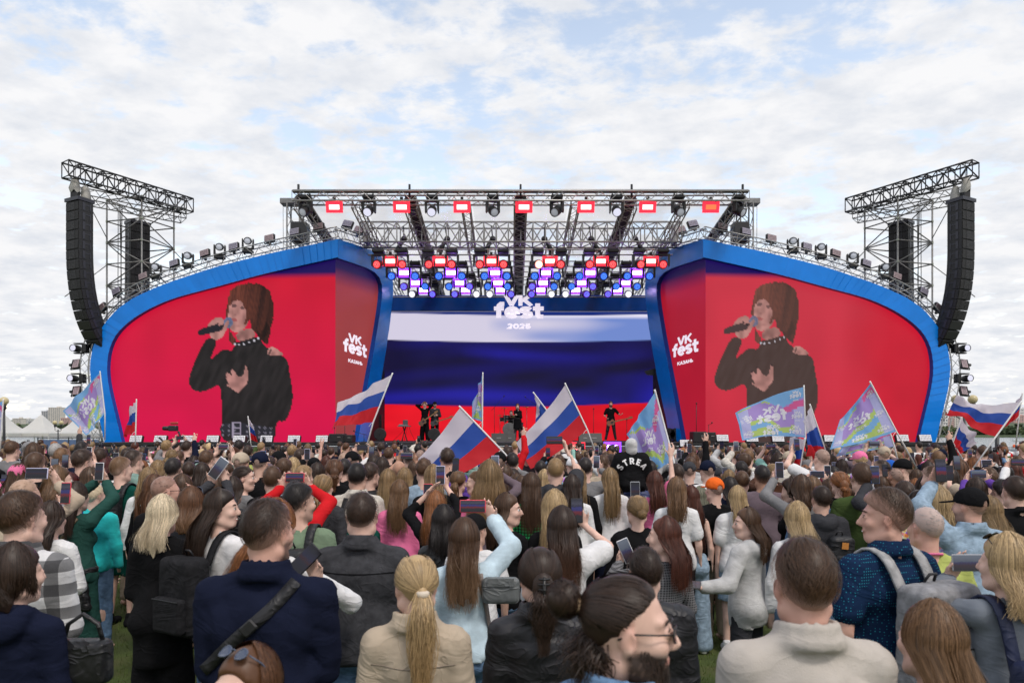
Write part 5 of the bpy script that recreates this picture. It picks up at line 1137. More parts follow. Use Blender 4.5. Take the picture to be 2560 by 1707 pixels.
def hair_mesh(style, p=None, res='hero', L=.35, seed=0, wave=0.0, skin=None, tips=None, part=0.0, vol=1.0, n=None, frizz=1.0, shift=0.0):
 """returns V,F,Tint in person coordinates (p given) ; style: short, fade, buzz, crop, long, bob, pony, bun, clip, curly, braid"""
 p = p or Pose(); r = np.random.default_rng(seed + 11); hero = res == 'hero'; c = (.0135 if LOD[0] < 3.5 else .019) if hero else (.022 if res == 'mid' else .045); H, R = p.hp_, p.R
 longish = style in ('long', 'bob', 'curly', 'wavy'); tied = style in ('pony', 'bun', 'clip', 'braid', 'manbun')
 ext = L + .12 if (longish or style in ('pony', 'clip', 'braid', 'manbun')) else .02
 f = Field(p.hc - (.26, .30, .16 + ext), p.hc + (.26, .24, .20), c)
 th_top = {'short': .022, 'fade': .026, 'buzz': .007, 'crop': .016, 'long': .017, 'bob': .022, 'pony': .009, 'bun': .009, 'clip': .012, 'curly': .03, 'braid': .009, 'wavy': .02, 'manbun': .011}[style] * vol
 g = th_top; f.ell(H((0, -.014, .02 + g * .35)), (.075 + g * (.45 if longish else .35), .094 + g * .6, .096 + g * .75), R, k=.01)
 if style in ('short', 'fade'): f.ell(H((.0, .030, .080)), (.055, .055, .026 + g * .5), R, k=.02)
 X, Y, Z = f.grid(); x, y, z = X - p.hc[0], Y - p.hc[1], Z - p.hc[2]
 hx = R[0, 0] * x + R[1, 0] * y + R[2, 0] * z; hy_ = R[0, 1] * x + R[1, 1] * y + R[2, 1] * z; hz = R[0, 2] * x + R[1, 2] * y + R[2, 2] * z
 if longish:
  cutp = hy_ - (.020 + .004 * np.sin(hx * 70) + .80 * np.maximum(hz, 0))
 else:
  nape = -.075 if style != 'buzz' else -.065; cutp = (nape + (hy_ + .08) * .90) - hz + np.where(np.abs(hx) > .06, .012, 0)
  if style == 'manbun': cutp = (-.05 + (hy_ + .08) * .93) - hz
 f.F = np.maximum(f.F, cutp.astype(np.float32))
 zb = p.hc[2] - .06
 if longish:
  ze = p.hc[2] - .10 - L * .66; bx = .046 if style != 'curly' else .085
  for t in (-1, -.5, 0, .5, 1):
   a = H((t * bx, -.060 - .018 * (1 - abs(t)), -.02)); b = np.array([a[0] * (1.1 if style != 'curly' else 1.4) + shift * .5, -.125 if L > .16 else a[1], ze + .04 * abs(t) + .03 * math.sin(5 * t + seed)]); f.cone(a, b, .028 + .006 * vol, .014 if style != 'curly' else .04, k=.02)
 tie = None
 if tied:
  tie = np.array({'pony': (0, -.112, -.005), 'braid': (0, -.105, -.07), 'bun': (0, -.115, -.02), 'clip': (0.01, -.118, -.03), 'manbun': (0, -.125, .055)}[style])
  if style == 'bun': f.ell(H(tie + (0, -.018, 0)), (.038, .032, .036), R, k=.01)
  if style == 'manbun': f.ell(H(tie + (0, -.03, .005)), (.042, .042, .042), R, k=.008)
  if style == 'clip': f.ell(H(tie + (0, -.006, 0)), (.05, .028, .07), R, k=.02)
  if style in ('pony', 'braid'): f.cone(H(tie), np.array([H(tie)[0] + shift, -.15, H(tie)[2] - L * .8]), .022, .01, k=.01)
 V, F = f.mesh(); Tn = np.zeros((len(V), 4), np.float32)
 Lh = (V - p.hc) @ R
 if skin is not None and style in ('fade', 'buzz', 'short', 'crop'):
  base = -.05 + (Lh[:, 1] + .08) * .80; fd = np.clip(1 - (Lh[:, 2] - base) / (.085 if style == 'fade' else .035), 0, 1); Tn[:, :3] = skin; Tn[:, 3] = fd * (.62 if style == 'fade' else .4) if style != 'buzz' else .42 + .3 * fd
 GS[0] = 1.1 if longish else 1.0; n = n if n is not None else {'hero': 1300, 'mid': 250, 'far': 0}[res]; kw_ = min(1.0, math.sqrt(1300 / max(n, 1))); parts = [(V, F, Tn)]
 if n:
  kk = kw_ * .62 if hero else 1.5
  def emit(Pt, Nn, w, m_, tint=None):
   Vr, Fr = ribbons(Pt, Nn, w); t = np.zeros((len(Vr), 4), np.float32)
   if tint is not None: t[:, :3] = tint[0]; t[:, 3] = np.repeat(np.tile(tint[1], (Pt.shape[0], 1)).ravel(), 2)
   parts.append((Vr, Fr, t))
  if longish:
   m_ = 12 if wave > .01 and LOD[0] < 4.5 else 8; s = np.linspace(0, 1, m_); th = r.uniform(-2.15, 2.15, n); ph0 = r.uniform(.05, 1.35, n); lay = r.uniform(.1, 1.25, n) * .008 * frizz + th_top
   phs = ph0[:, None] + (1.78 - ph0[:, None]) * np.clip(s / .42, 0, 1)[None] ** .9
   thr = np.where(np.abs(th) > 1.9, np.sign(th) * 1.9, th)[:, None] + (part * (1 - np.clip(s / .4, 0, 1)))[None]
   q, d = scalp(np.broadcast_to(thr, phs.shape), phs, np.broadcast_to(lay[:, None], phs.shape)); W3 = p.hc + q @ R.T; N3 = d @ R.T
   k0 = 5 if m_ == 12 else 3; base = W3[:, k0].copy(); ln = L * .92 * r.uniform(.60, 1.10, n) * (1 - .16 * np.abs(th) / 2.2); tt = np.clip((s - s[k0]) / (1 - s[k0]), 0, 1)
   zz = base[:, 2:3] - tt[None] * (ln[:, None] + .02); wave = max(wave, .006); sp = (r.normal(0, .013, n) + .016 * np.sin(th * 3.1 + seed))[:, None]; sm = np.clip((base[:, 2:3] - zz) / .13, 0, 1); sm = sm * sm * (3 - 2 * sm)
   yt = (-.132 - r.uniform(0, .022, n)[:, None] - .015 * vol) if L > .16 else base[:, 1:2]
   wv = wave * (tt[None] ** .7) * np.sin(tt[None] * (7 + 9 * r.random(n)[:, None]) * (1 if style != 'curly' else 3.2) + r.uniform(0, 6.28, n)[:, None]); wv2 = wave * .6 * (tt[None] ** .7) * np.cos(tt[None] * (8 if style != 'curly' else 26) + r.uniform(0, 6.28, n)[:, None])
   fx = base[:, 0:1] * (1 - .10 * sm if style not in ('curly',) else 1 + .45 * tt[None]) + sp * tt[None] + wv + shift * tt[None] ** 1.3; fy = base[:, 1:2] * (1 - sm) + np.minimum(yt, base[:, 1:2] if L <= .16 else 9) * sm + wv2
   if L <= .18: fx = fx - np.sign(base[:, 0:1]) * .02 * tt[None] ** 2; fy = fy + .015 * tt[None] ** 2
   cl_ = .0035 * np.sin(tt[None] * 5 + np.round(th * 9)[:, None] * 1.9) * tt[None]; fx = fx + cl_; fly = (r.random(n) < .05)[:, None] * tt[None]; fx = fx + fly * r.normal(0, .03, n)[:, None]; fy = fy - fly * np.abs(r.normal(0, .02, n))[:, None]
   W3[:, k0:] = np.stack([fx, fy, zz], -1)[:, k0:]; No = np.stack([np.broadcast_to(base[:, 0:1] * .6 + sp * 4, zz.shape), np.full(zz.shape, -.12), np.zeros(zz.shape)], -1); N3 = N3.copy(); N3[:, k0:] = No[:, k0:]
   emit(W3, N3, r.uniform(.0035, .0075, n) * kk, m_, None if tips is None else (tips, np.clip((tt - .12) * 1.2, 0, .9)))
  elif tied:
   m_ = 9; s = np.linspace(0, 1, m_); th = r.uniform(-2.5, 2.5, n); ph0 = r.uniform(.55, 1.65, n); q0, d0 = scalp(th, ph0, np.full(n, th_top + .004))
   ok = q0[:, 2] > (-.07 + (q0[:, 1] + .08) * .85) if style != 'manbun' else q0[:, 2] > (-.045 + (q0[:, 1] + .08) * .95); q0, d0 = q0[ok], d0[ok]; q = q0[:, None] * (1 - s[None, :, None]) + tie * s[None, :, None]
   dd = (q - CC) / CR; nn = np.linalg.norm(dd, axis=2, keepdims=True); dd = dd / nn; out = CC + dd * (CR + th_top * .9 + .002 + r.uniform(.0, .006, len(q))[:, None, None]); blend = np.clip((s[None, :, None] - .85) / .15, 0, 1); q = out * (1 - blend) + q * blend
   emit(p.hc + q @ R.T, dd @ R.T, r.uniform(.003, .006, len(q)) * kk, m_)
   if style in ('pony', 'clip', 'braid', 'manbun'):
    nt_ = n // 2 if style != 'manbun' else n // 3; mm = 12; t = np.linspace(0, 1, mm); T0 = p.hc + R @ (tie + (0, -.012, 0)); o = r.normal(0, .012, (nt_, 3)); ln = L * r.uniform(.75, 1.05, nt_)
    if style == 'manbun': T0 = p.hc + R @ np.array((0, -.085, -.03)); o = r.normal(0, .022, (nt_, 3)) * (1, 1, 2.2)
    wv = (wave + .004) * np.sin(t[None] * (6 + 5 * r.random(nt_)[:, None]) + r.uniform(0, 6.28, nt_)[:, None]); bulge = np.sin(np.clip(t * 1.25, 0, 1) * math.pi) ** .6
    Px = T0[0] + o[:, :1] * (.5 + 1.2 * bulge[None]) + wv + shift * t[None]; yb = -.15 if style != 'manbun' else T0[1]
    Py = T0[1] + (yb - T0[1]) * np.clip(t / .3, 0, 1)[None] - .03 * np.sin(np.clip(t / .3, 0, 1) * math.pi)[None] + o[:, 1:2] * bulge[None] + wv * .5; Pz = T0[2] - t[None] * ln[:, None] + o[:, 2:] * .3
    emit(np.stack([Px, Py, Pz], -1), np.stack([o[:, :1] * 20 + 0 * Px, -1 + 0 * Px, 0 * Px], -1), r.uniform(.003, .006, nt_) * kk, mm, None if tips is None else (tips, np.clip((t - .1) * 1.2, 0, .9)))
   if style in ('bun', 'manbun'):
    nb = 260; mm = 10; t = np.linspace(0, 1, mm) * 3.2; ctr = H(tie + ((0, -.02, 0) if style == 'bun' else (0, -.03, .005))); rb = (.040 if style == 'bun' else .046); u = r.normal(size=(nb, 3)); u /= np.linalg.norm(u, axis=1, keepdims=True); v = np.cross(u, r.normal(size=(nb, 3))); v /= np.linalg.norm(v, axis=1, keepdims=True)
    dirs = u[:, None] * np.cos(t)[None, :, None] + v[:, None] * np.sin(t)[None, :, None]; emit(ctr + dirs * rb * r.uniform(.9, 1.12, nb)[:, None, None] * np.array([1, .8, 1]), dirs, r.uniform(.004, .007, nb) * kk, mm)
  else:
   m_ = 6; s = np.linspace(0, 1, m_); nn_ = n if style != 'buzz' else n // 3; th = r.uniform(-math.pi, math.pi, nn_); ph = np.arccos(1 - r.random(nn_) * 1.35); gb = th_top * 1.02 + .0015; q0, d0 = scalp(th, ph, np.full(nn_, gb)); base = (-.068 if style != 'fade' else -.035) + (q0[:, 1] + .08) * .88; ok = q0[:, 2] > base; th, ph = th[ok], ph[ok]; lenr = {'short': .36, 'fade': .34, 'crop': .22, 'buzz': .06}[style]
   dth = (r.normal(0, .13, ok.sum()) + .25 * np.sin(th * 2.3 + seed))[:, None] * s[None]; dph = (lenr * r.uniform(.6, 1.1, ok.sum()))[:, None] * s[None]; fwd = style in ('short', 'fade', 'crop')
   front = (np.abs(th) > 1.9)[:, None]; lift = np.sin(s * math.pi * .8)[None] * .004 + r.uniform(.0, .006, ok.sum())[:, None] * s[None] * frizz
   q, d = scalp(th[:, None] + dth, ph[:, None] + dph, gb + lift * 1.1 - .004 * s[None] ** 2); hk = np.clip((q0[ok][:, 2] - base[ok]) / .06, .25, 1)
   q = CC + (q - CC) * 1.0; tint = None; Vr, Fr = ribbons(p.hc + q @ R.T, d @ R.T, r.uniform(.0026, .005, len(q)) * kk); t = np.zeros((len(Vr), 4), np.float32)
   if skin is not None: t[:, :3] = skin; t[:, 3] = np.repeat((1 - hk) * (.5 if style == 'fade' else .25), m_ * 2)
   parts.append((Vr, Fr, t))
 off = 0; VV, FF, TT = [], [], []
 for v, f_, t in parts: VV.append(v); FF.append(f_ + off); TT.append(t); off += len(v)
 return np.vstack(VV), np.vstack(FF), np.vstack(TT)
def cap_mesh(p, res='hero', back=False, snap=True):
 c = .008 if res == 'hero' else .014; f = Field(p.hc - (.16, .22, .12), p.hc + (.16, .26, .20), c); H, R = p.hp_, p.R
 f.ell(H((0, -.012, .035)), (.092, .110, .102), R, k=.01); X, Y, Z = f.grid(); x, y, z = X - p.hc[0], Y - p.hc[1], Z - p.hc[2]; hz = R[0, 2] * x + R[1, 2] * y + R[2, 2] * z; hy_ = R[0, 1] * x + R[1, 1] * y + R[2, 1] * z; hx = R[0, 0] * x + R[1, 0] * y + R[2, 0] * z
 f.F = np.maximum(f.F, (.018 + hy_ * .12 - hz).astype(np.float32))
 if snap: f.F = np.maximum(f.F, (.030 - np.sqrt(hx ** 2 + (hz - .022) ** 2 + np.maximum(hy_ + .03, 0) ** 2 * 9)).astype(np.float32))
 sg = -1 if back else 1; f.ell(H((0, sg * .125, .024)), (.078, .075, .007), R @ rotx(-.16 * sg), k=.006); return f.mesh()
def beanie_hood(p, res='hero'):                             # a hood worn up
 f = Field(p.hc - (.2, .24, .24), p.hc + (.2, .22, .22), .012); H, R = p.hp_, p.R; f.ell(H((0, -.03, .03)), (.112, .128, .125), R, k=.02); f.ell(H((0, -.06, -.08)), (.105, .095, .10), R, k=.05); f.wrinkle(.004, 3)
 f.ell(H((0, .13, .0)), (.075, .11, .11), R, k='sub'); return f.mesh()
# ------------------------------------------------------------------ figure materials
def tint_mat(name, col, rough, spec=.4, island=0.0, dark=.45, sss=0.0, bump=0.0, bscale=250, stretch=None):
 if name in MATS: return MATS[name]
 m = bpy.data.materials.new(name); MATS[name] = m; m.use_nodes = True; nt = m.node_tree; b = nt.nodes['Principled BSDF']; N = nt.nodes.new; L = nt.links.new
 a = N('ShaderNodeAttribute'); a.attribute_name = 'Tint'; mx = N('ShaderNodeMix'); mx.data_type = 'RGBA'; L(a.outputs['Alpha'], mx.inputs[0]); L(a.outputs['Color'], mx.inputs[7])
 if island:
  g = N('ShaderNodeNewGeometry'); r = N('ShaderNodeValToRGB'); L(g.outputs['Random Per Island'], r.inputs[0]); e = r.color_ramp.elements; e[0].color = (*[c * dark for c in col], 1); e[1].color = (*[min(1, c * (1 + island)) for c in col], 1); L(r.outputs[0], mx.inputs[6])
 else:
  tc = N('ShaderNodeTexCoord'); n = N('ShaderNodeTexNoise'); n.inputs['Scale'].default_value = 14; n.inputs['Detail'].default_value = 3; L(tc.outputs['Object'], n.inputs['Vector']); r = N('ShaderNodeValToRGB'); L(n.outputs[0], r.inputs[0]); e = r.color_ramp.elements; e[0].position = .3; e[1].position = .7; e[0].color = (*[c * q for c, q in zip(col, (.88, .82, .80))], 1); e[1].color = (*[min(1, c * 1.08) for c in col], 1); L(r.outputs[0], mx.inputs[6])
 L(mx.outputs[2], b.inputs['Base Color']); b.inputs['Roughness'].default_value = rough; b.inputs['Specular IOR Level'].default_value = spec
 if sss: b.inputs['Subsurface Weight'].default_value = sss; b.inputs['Subsurface Radius'].default_value = (.012, .005, .003); b.inputs['Subsurface Scale'].default_value = 1.0
 return m
SKINC = {'fair': (.70, .47, .38), 'light': (.62, .40, .31), 'tan': (.44, .25, .17), 'ruddy': (.62, .37, .29), 'deep': (.16, .085, .055)}
SKIN = {k: tint_mat('skin_' + k, c, .5, .35) for k, c in SKINC.items()}
HAIRC = {'black': (.015, .011, .010), 'darkbrown': (.031, .017, .011), 'brown': (.066, .034, .018), 'chestnut': (.10, .044, .020), 'lightbrown': (.14, .076, .037), 'darkblond': (.22, .14, .066), 'blond': (.40, .28, .145), 'paleblond': (.58, .48, .33), 'ginger': (.22, .085, .03), 'auburn': (.075, .022, .012), 'red': (.07, .012, .012), 'grey': (.30, .29, .28), 'ashgreen': (.20, .20, .14)}
HAIR = {k: tint_mat('hair_' + k, c, .45, .32, island=.42, dark=.52) for k, c in HAIRC.items()}
def cloth(name, col, kind='cotton', col2=None):
 key = 'cloth_' + name
 if key in MATS: return MATS[key]
 m = bpy.data.materials.new(key); MATS[key] = m; m.use_nodes = True; nt = m.node_tree; b = nt.nodes['Principled BSDF']; N = nt.nodes.new; L = nt.links.new
 tc = N('ShaderNodeTexCoord'); O = tc.outputs['Object']; rough, fold, weave = {'cotton': (.85, .35, .15), 'knit': (.95, .22, .35), 'denim': (.8, .35, .3), 'leather': (.36, .55, .08), 'nylon': (.5, .45, .05), 'fleece': (1.0, .2, .5), 'satin': (.4, .5, 0)}[kind]
 n1 = N('ShaderNodeTexNoise'); n1.inputs['Scale'].default_value = 5; n1.inputs['Detail'].default_value = 2; n1.inputs['Distortion'].default_value = 1.2; L(O, n1.inputs['Vector'])
 n2 = N('ShaderNodeTexNoise'); n2.inputs['Scale'].default_value = 260; n2.inputs['Detail'].default_value = 2; L(O, n2.inputs['Vector'])
 mpf = N('ShaderNodeMapping'); mpf.inputs['Scale'].default_value = (1.0, 1.0, 1.7); mpf.inputs['Rotation'].default_value = (.3, .5, 0); L(O, mpf.inputs[0]); L(mpf.outputs[0], n1.inputs['Vector']); sb = N('ShaderNodeMath'); sb.operation = 'SUBTRACT'; L(n1.outputs[0], sb.inputs[0]); sb.inputs[1].default_value = .5; ab = N('ShaderNodeMath'); ab.operation = 'ABSOLUTE'; L(sb.outputs[0], ab.inputs[0]); pw = N('ShaderNodeMath'); pw.operation = 'POWER'; L(ab.outputs[0], pw.inputs[0]); pw.inputs[1].default_value = .6; b1 = N('ShaderNodeBump'); b1.invert = True; b1.inputs['Strength'].default_value = fold; b1.inputs['Distance'].default_value = .03; L(pw.outputs[0], b1.inputs['Height']); b2 = N('ShaderNodeBump'); b2.inputs['Strength'].default_value = weave; b2.inputs['Distance'].default_value = .004; L(n2.outputs[0], b2.inputs['Height']); L(b1.outputs[0], b2.inputs['Normal']); L(b2.outputs[0], b.inputs['Normal'])
 n3 = N('ShaderNodeTexNoise'); n3.inputs['Scale'].default_value = 26 if kind == 'denim' else 9; n3.inputs['Detail'].default_value = 6; L(O, n3.inputs['Vector']); r = N('ShaderNodeValToRGB'); L(n3.outputs[0], r.inputs[0]); v = .25 if kind in ('denim', 'fleece') else .10; e = r.color_ramp.elements; e[0].position = .3; e[1].position = .7; e[0].color = (*[c * (1 - v) for c in col], 1); e[1].color = (*[min(1, c * (1 + v)) for c in col], 1); out = r.outputs[0]
 def mixin(fac, c2):
  nonlocal out
  mx = N('ShaderNodeMix'); mx.data_type = 'RGBA'; L(fac, mx.inputs[0]); L(out, mx.inputs[6]); mx.inputs[7].default_value = (*c2, 1); out = mx.outputs[2]
 if col2 is not None and col2[0] in ('plaid', 'gingham', 'tweed'):
  per = {'plaid': 9.0, 'gingham': 34.0, 'tweed': 60.0}[col2[0]]; sp = N('ShaderNodeSeparateXYZ'); L(O, sp.inputs[0])
  for ax_, fc in (('X', .75), ('Z', .75)):
   ml = N('ShaderNodeMath'); ml.operation = 'MULTIPLY'; L(sp.outputs[ax_], ml.inputs[0]); ml.inputs[1].default_value = per; fr = N('ShaderNodeMath'); fr.operation = 'FRACT'; L(ml.outputs[0], fr.inputs[0]); gt = N('ShaderNodeMath'); gt.operation = 'GREATER_THAN'; L(fr.outputs[0], gt.inputs[0]); gt.inputs[1].default_value = .5; sc_ = N('ShaderNodeMath'); sc_.operation = 'MULTIPLY'; L(gt.outputs[0], sc_.inputs[0]); sc_.inputs[1].default_value = fc; mixin(sc_.outputs[0], col2[1])
 elif col2 is not None:                                   # dots / flowers
  vo = N('ShaderNodeTexVoronoi'); vo.inputs['Scale'].default_value = 75 if col2[0] == 'dots' else 26; L(O, vo.inputs['Vector']); lt = N('ShaderNodeMath'); lt.operation = 'LESS_THAN'; L(vo.outputs['Distance'], lt.inputs[0]); lt.inputs[1].default_value = .22 if col2[0] == 'dots' else .42
  if col2[0] == 'dots': vo.inputs['Randomness'].default_value = 0.0
  mixin(lt.outputs[0], col2[1])
  if col2[0] == 'flowers': mx = N('ShaderNodeMix'); mx.data_type = 'RGBA'; mx.inputs[0].default_value = .6; L(out, mx.inputs[6]); hs = N('ShaderNodeHueSaturation'); hs.inputs['Saturation'].default_value = 1.3; L(vo.outputs['Color'], hs.inputs['Color']); L(hs.outputs[0], mx.inputs[7]); out = mx.outputs[2]
 L(out, b.inputs['Base Color']); b.inputs['Roughness'].default_value = rough; b.inputs['Specular IOR Level'].default_value = .4 if kind in ('leather', 'nylon', 'satin') else .06
 if kind == 'fleece': b.inputs['Sheen Weight'].default_value = .10
 return m
def mesh_obj(name, VF, parent, m, smooth=True):
 V, F = VF[0], VF[1]; me = np_mesh(name, V, F, smooth)
 if len(VF) > 2: set_attr(me, 'Tint', VF[2])
 return link(name, me, parent, [m])
# ------------------------------------------------------------------ phones
from mathutils.bvhtree import BVHTree
def phone_screen(name, stops, axis='Z', s=.42):
 if name in MATS: return MATS[name]
 m = bpy.data.materials.new(name); MATS[name] = m; m.use_nodes = True; nt = m.node_tree; b = nt.nodes['Principled BSDF']; N = nt.nodes.new; L = nt.links.new
 tc = N('ShaderNodeTexCoord'); n = N('ShaderNodeTexNoise'); n.inputs['Scale'].default_value = 120; n.inputs['Detail'].default_value = 2; L(tc.outputs['Object'], n.inputs['Vector']); sp = N('ShaderNodeSeparateXYZ'); L(tc.outputs['Object'], sp.inputs[0])
 mr = N('ShaderNodeMapRange'); L(sp.outputs[axis], mr.inputs[0]); h = .071 if axis == 'Z' else .033; mr.inputs[1].default_value = -h; mr.inputs[2].default_value = h; mr.clamp = False
 if axis == 'X': mr.inputs[3].default_value = 1.0; mr.inputs[4].default_value = 0.0
 ml = N('ShaderNodeMath'); ml.operation = 'MULTIPLY_ADD'; L(n.outputs[0], ml.inputs[0]); ml.inputs[1].default_value = .22; L(mr.outputs[0], ml.inputs[2]); su = N('ShaderNodeMath'); su.operation = 'SUBTRACT'; L(ml.outputs[0], su.inputs[0]); su.inputs[1].default_value = .11
 r = N('ShaderNodeValToRGB'); L(su.outputs[0], r.inputs[0]); e = r.color_ramp.elements; e[0].position = stops[0][0]; e[0].color = (*stops[0][1], 1); e[1].position = stops[-1][0]; e[1].color = (*stops[-1][1], 1)
 for p_, c_ in stops[1:-1]: q = e.new(p_); q.color = (*c_, 1)
 b.inputs['Base Color'].default_value = (.008, .008, .010, 1); b.inputs['Roughness'].default_value = .12; b.inputs['Specular IOR Level'].default_value = .35; L(r.outputs[0], b.inputs['Emission Color']); b.inputs['Emission Strength'].default_value = s; return m
_st = [(.02, (.008, .008, .012)), (.30, (.02, .016, .02)), (.36, (.22, .01, .02)), (.46, (.25, .02, .05)), (.50, (.03, .03, .22)), (.62, (.05, .05, .30)), (.68, (.02, .02, .06)), (.80, (.10, .10, .16)), (.97, (.03, .03, .05))]
_dm = [(.05, (.006, .006, .010)), (.4, (.012, .010, .03)), (.5, (.05, .006, .012)), (.6, (.014, .014, .06)), (.95, (.008, .008, .014))]
_sk = [(.05, (.02, .02, .03)), (.35, (.06, .03, .05)), (.5, (.05, .05, .16)), (.62, (.16, .19, .26)), (.95, (.24, .28, .36))]
SCR = [phone_screen('phone_screen_stage', _st), phone_screen('phone_screen_dim', _dm), phone_screen('phone_screen_sky', _sk), phone_screen('phone_screen_stage_wide', _st, 'X'), phone_screen('phone_screen_dim_wide', _dm, 'X'), phone_screen('phone_screen_sky_wide', _sk, 'X')]
PB = MB(); PB.bbox((0, 0, 0), (.074, .009, .152), .006); PHONE_B = PB.mesh('phone_body'); PB = MB(); PB.box((0, -.0052, 0), (.066, .0012, .142)); PHONE_S = PB.mesh('phone_display')
PB = MB(); PB.bbox((.0, .0055, .055), (.034, .004, .034), .002); PHONE_C = PB.mesh('phone_camera')
CASES = {'black': mat('phone_case_black', (.012, .012, .014), .4), 'white': mat('phone_case_white', (.62, .62, .64), .4), 'red': mat('phone_case_red', (.65, .06, .09), .45), 'lilac': mat('phone_case_lilac', (.50, .50, .68), .45), 'clear': mat('phone_case_grey', (.30, .31, .33), .25), 'blue': mat('phone_case_blue', (.06, .12, .30), .4)}
for me_ in (PHONE_B, PHONE_S, PHONE_C): me_.materials.append(CASES['black'])
NPH = 0
def phone(loc, label, yaw=0.0, roll=0.0, case='black', scr=0, s=1.0, pitch=-.12, group='phones held up in the crowd'):
 scr = scr + 3 if abs(abs(roll) - 1.57) < .4 else scr
 r = empty('phone', loc); r.rotation_euler = (Matrix.Rotation(yaw, 3, 'Z') @ Matrix.Rotation(pitch, 3, 'X') @ Matrix.Rotation(roll, 3, 'Y')).to_euler(); r.scale = (s,) * 3; tag(r, label, 'phone', group)
 for nm, me_, m_ in (('body', PHONE_B, CASES[case]), ('display', PHONE_S, SCR[scr]), ('camera_block', PHONE_C, CASES['black'])):
  o = bpy.data.objects.new(nm, me_); COL.objects.link(o); o.parent = r; o.material_slots[0].link = 'OBJECT'; o.material_slots[0].material = m_
 return r
# ------------------------------------------------------------------ one detailed figure
LIB = dict(black=cloth('black', (.009, .009, .010)), navy=cloth('navy', (.010, .013, .030), 'knit'), white=cloth('white', (.70, .70, .70)), whiteknit=cloth('white_fleece', (.68, .67, .67), 'fleece'), grey=cloth('grey', (.20, .20, .205)), paleg=cloth('pale_grey', (.46, .46, .455), 'fleece'), darkgrey=cloth('dark_grey', (.045, .046, .052)), charcoal=cloth('charcoal_denim', (.046, .047, .052), 'denim'), beige=cloth('beige', (.45, .37, .28)), cream=cloth('cream', (.55, .52, .46), 'denim'), lightblue=cloth('light_blue', (.50, .63, .70), 'fleece'), green=cloth('bottle_green', (.022, .070, .058)), dgreen=cloth('dark_green', (.006, .065, .050)), turq=cloth('turquoise', (.03, .52, .52), 'fleece'), sage=cloth('sage_green', (.17, .235, .155)), olive=cloth('olive', (.055, .085, .028)), mauve=cloth('mauve_grey', (.15, .115, .135), 'knit'), lime=cloth('lime', (.40, .45, .13)), denim=cloth('blue_denim', (.13, .22, .36), 'denim'), ldenim=cloth('washed_denim', (.26, .35, .44), 'denim'), mint=cloth('mint', (.30, .55, .48)), coral=cloth('coral', (.70, .22, .16)), sky=cloth('sky_blue', (.22, .42, .70)), pink=cloth('pink', (.72, .17, .33)), red=cloth('red', (.55, .015, .02)), leather=cloth('black_leather', (.012, .012, .013), 'leather'), nylon=cloth('black_nylon', (.014, .014, .017), 'nylon'), navyn=cloth('navy_nylon', (.016, .032, .13), 'nylon'), blue=cloth('royal_blue', (.02, .10, .42)), teal=cloth('teal_fleece', (.21, .32, .28), 'fleece'), maroon=cloth('maroon', (.09, .015, .022)), purple=cloth('purple', (.13, .06, .33)), brownj=cloth('brown_fleece', (.06, .025, .014), 'fleece'), stone=cloth('stone_polo', (.47, .43, .385), 'knit'), paleblue=cloth('pale_blue_nylon', (.42, .50, .64), 'nylon'), orange=cloth('orange', (.75, .13, .02)), yellow=cloth('yellow', (.75, .50, .03)),
 plaid=cloth('black_white_plaid', (.62, .62, .62), 'fleece', ('plaid', (.03, .03, .033))), gingham=cloth('green_gingham', (.03, .42, .12), 'cotton', ('gingham', (.008, .02, .012))), tweed=cloth('dark_tweed', (.02, .02, .022), 'knit', ('tweed', (.22, .22, .23))), dots=cloth('navy_dotted', (.008, .022, .060), 'cotton', ('dots', (.02, .20, .28))), floral=cloth('floral', (.70, .60, .62), 'cotton', ('flowers', (.6, .05, .2))), bplaid=cloth('blue_plaid', (.30, .34, .40), 'cotton', ('plaid', (.05, .07, .12))), greycoat=cloth('blue_grey_coat', (.17, .19, .22), 'knit'))
PEOPLE = []                                                  # (x, y) of everyone placed
def hold(sd, C, orient='v'):
 C = np.asarray(C, float)
 if orient == 'v': return dict(w=C + (sd * .048, .028, -.105), pole=(sd, -.25, -.4), d=(-sd * .36, 0.02, .93), n=(-sd * .15, -1, 0), curl=.14, tc=.35, show=1)
 return dict(w=C + (sd * .118, .034, -.085), pole=(sd, -.25, -.4), d=(-sd * .42, -.1, .90), n=(-sd * .3, -1, 0), curl=.12, tc=.35, show=1)
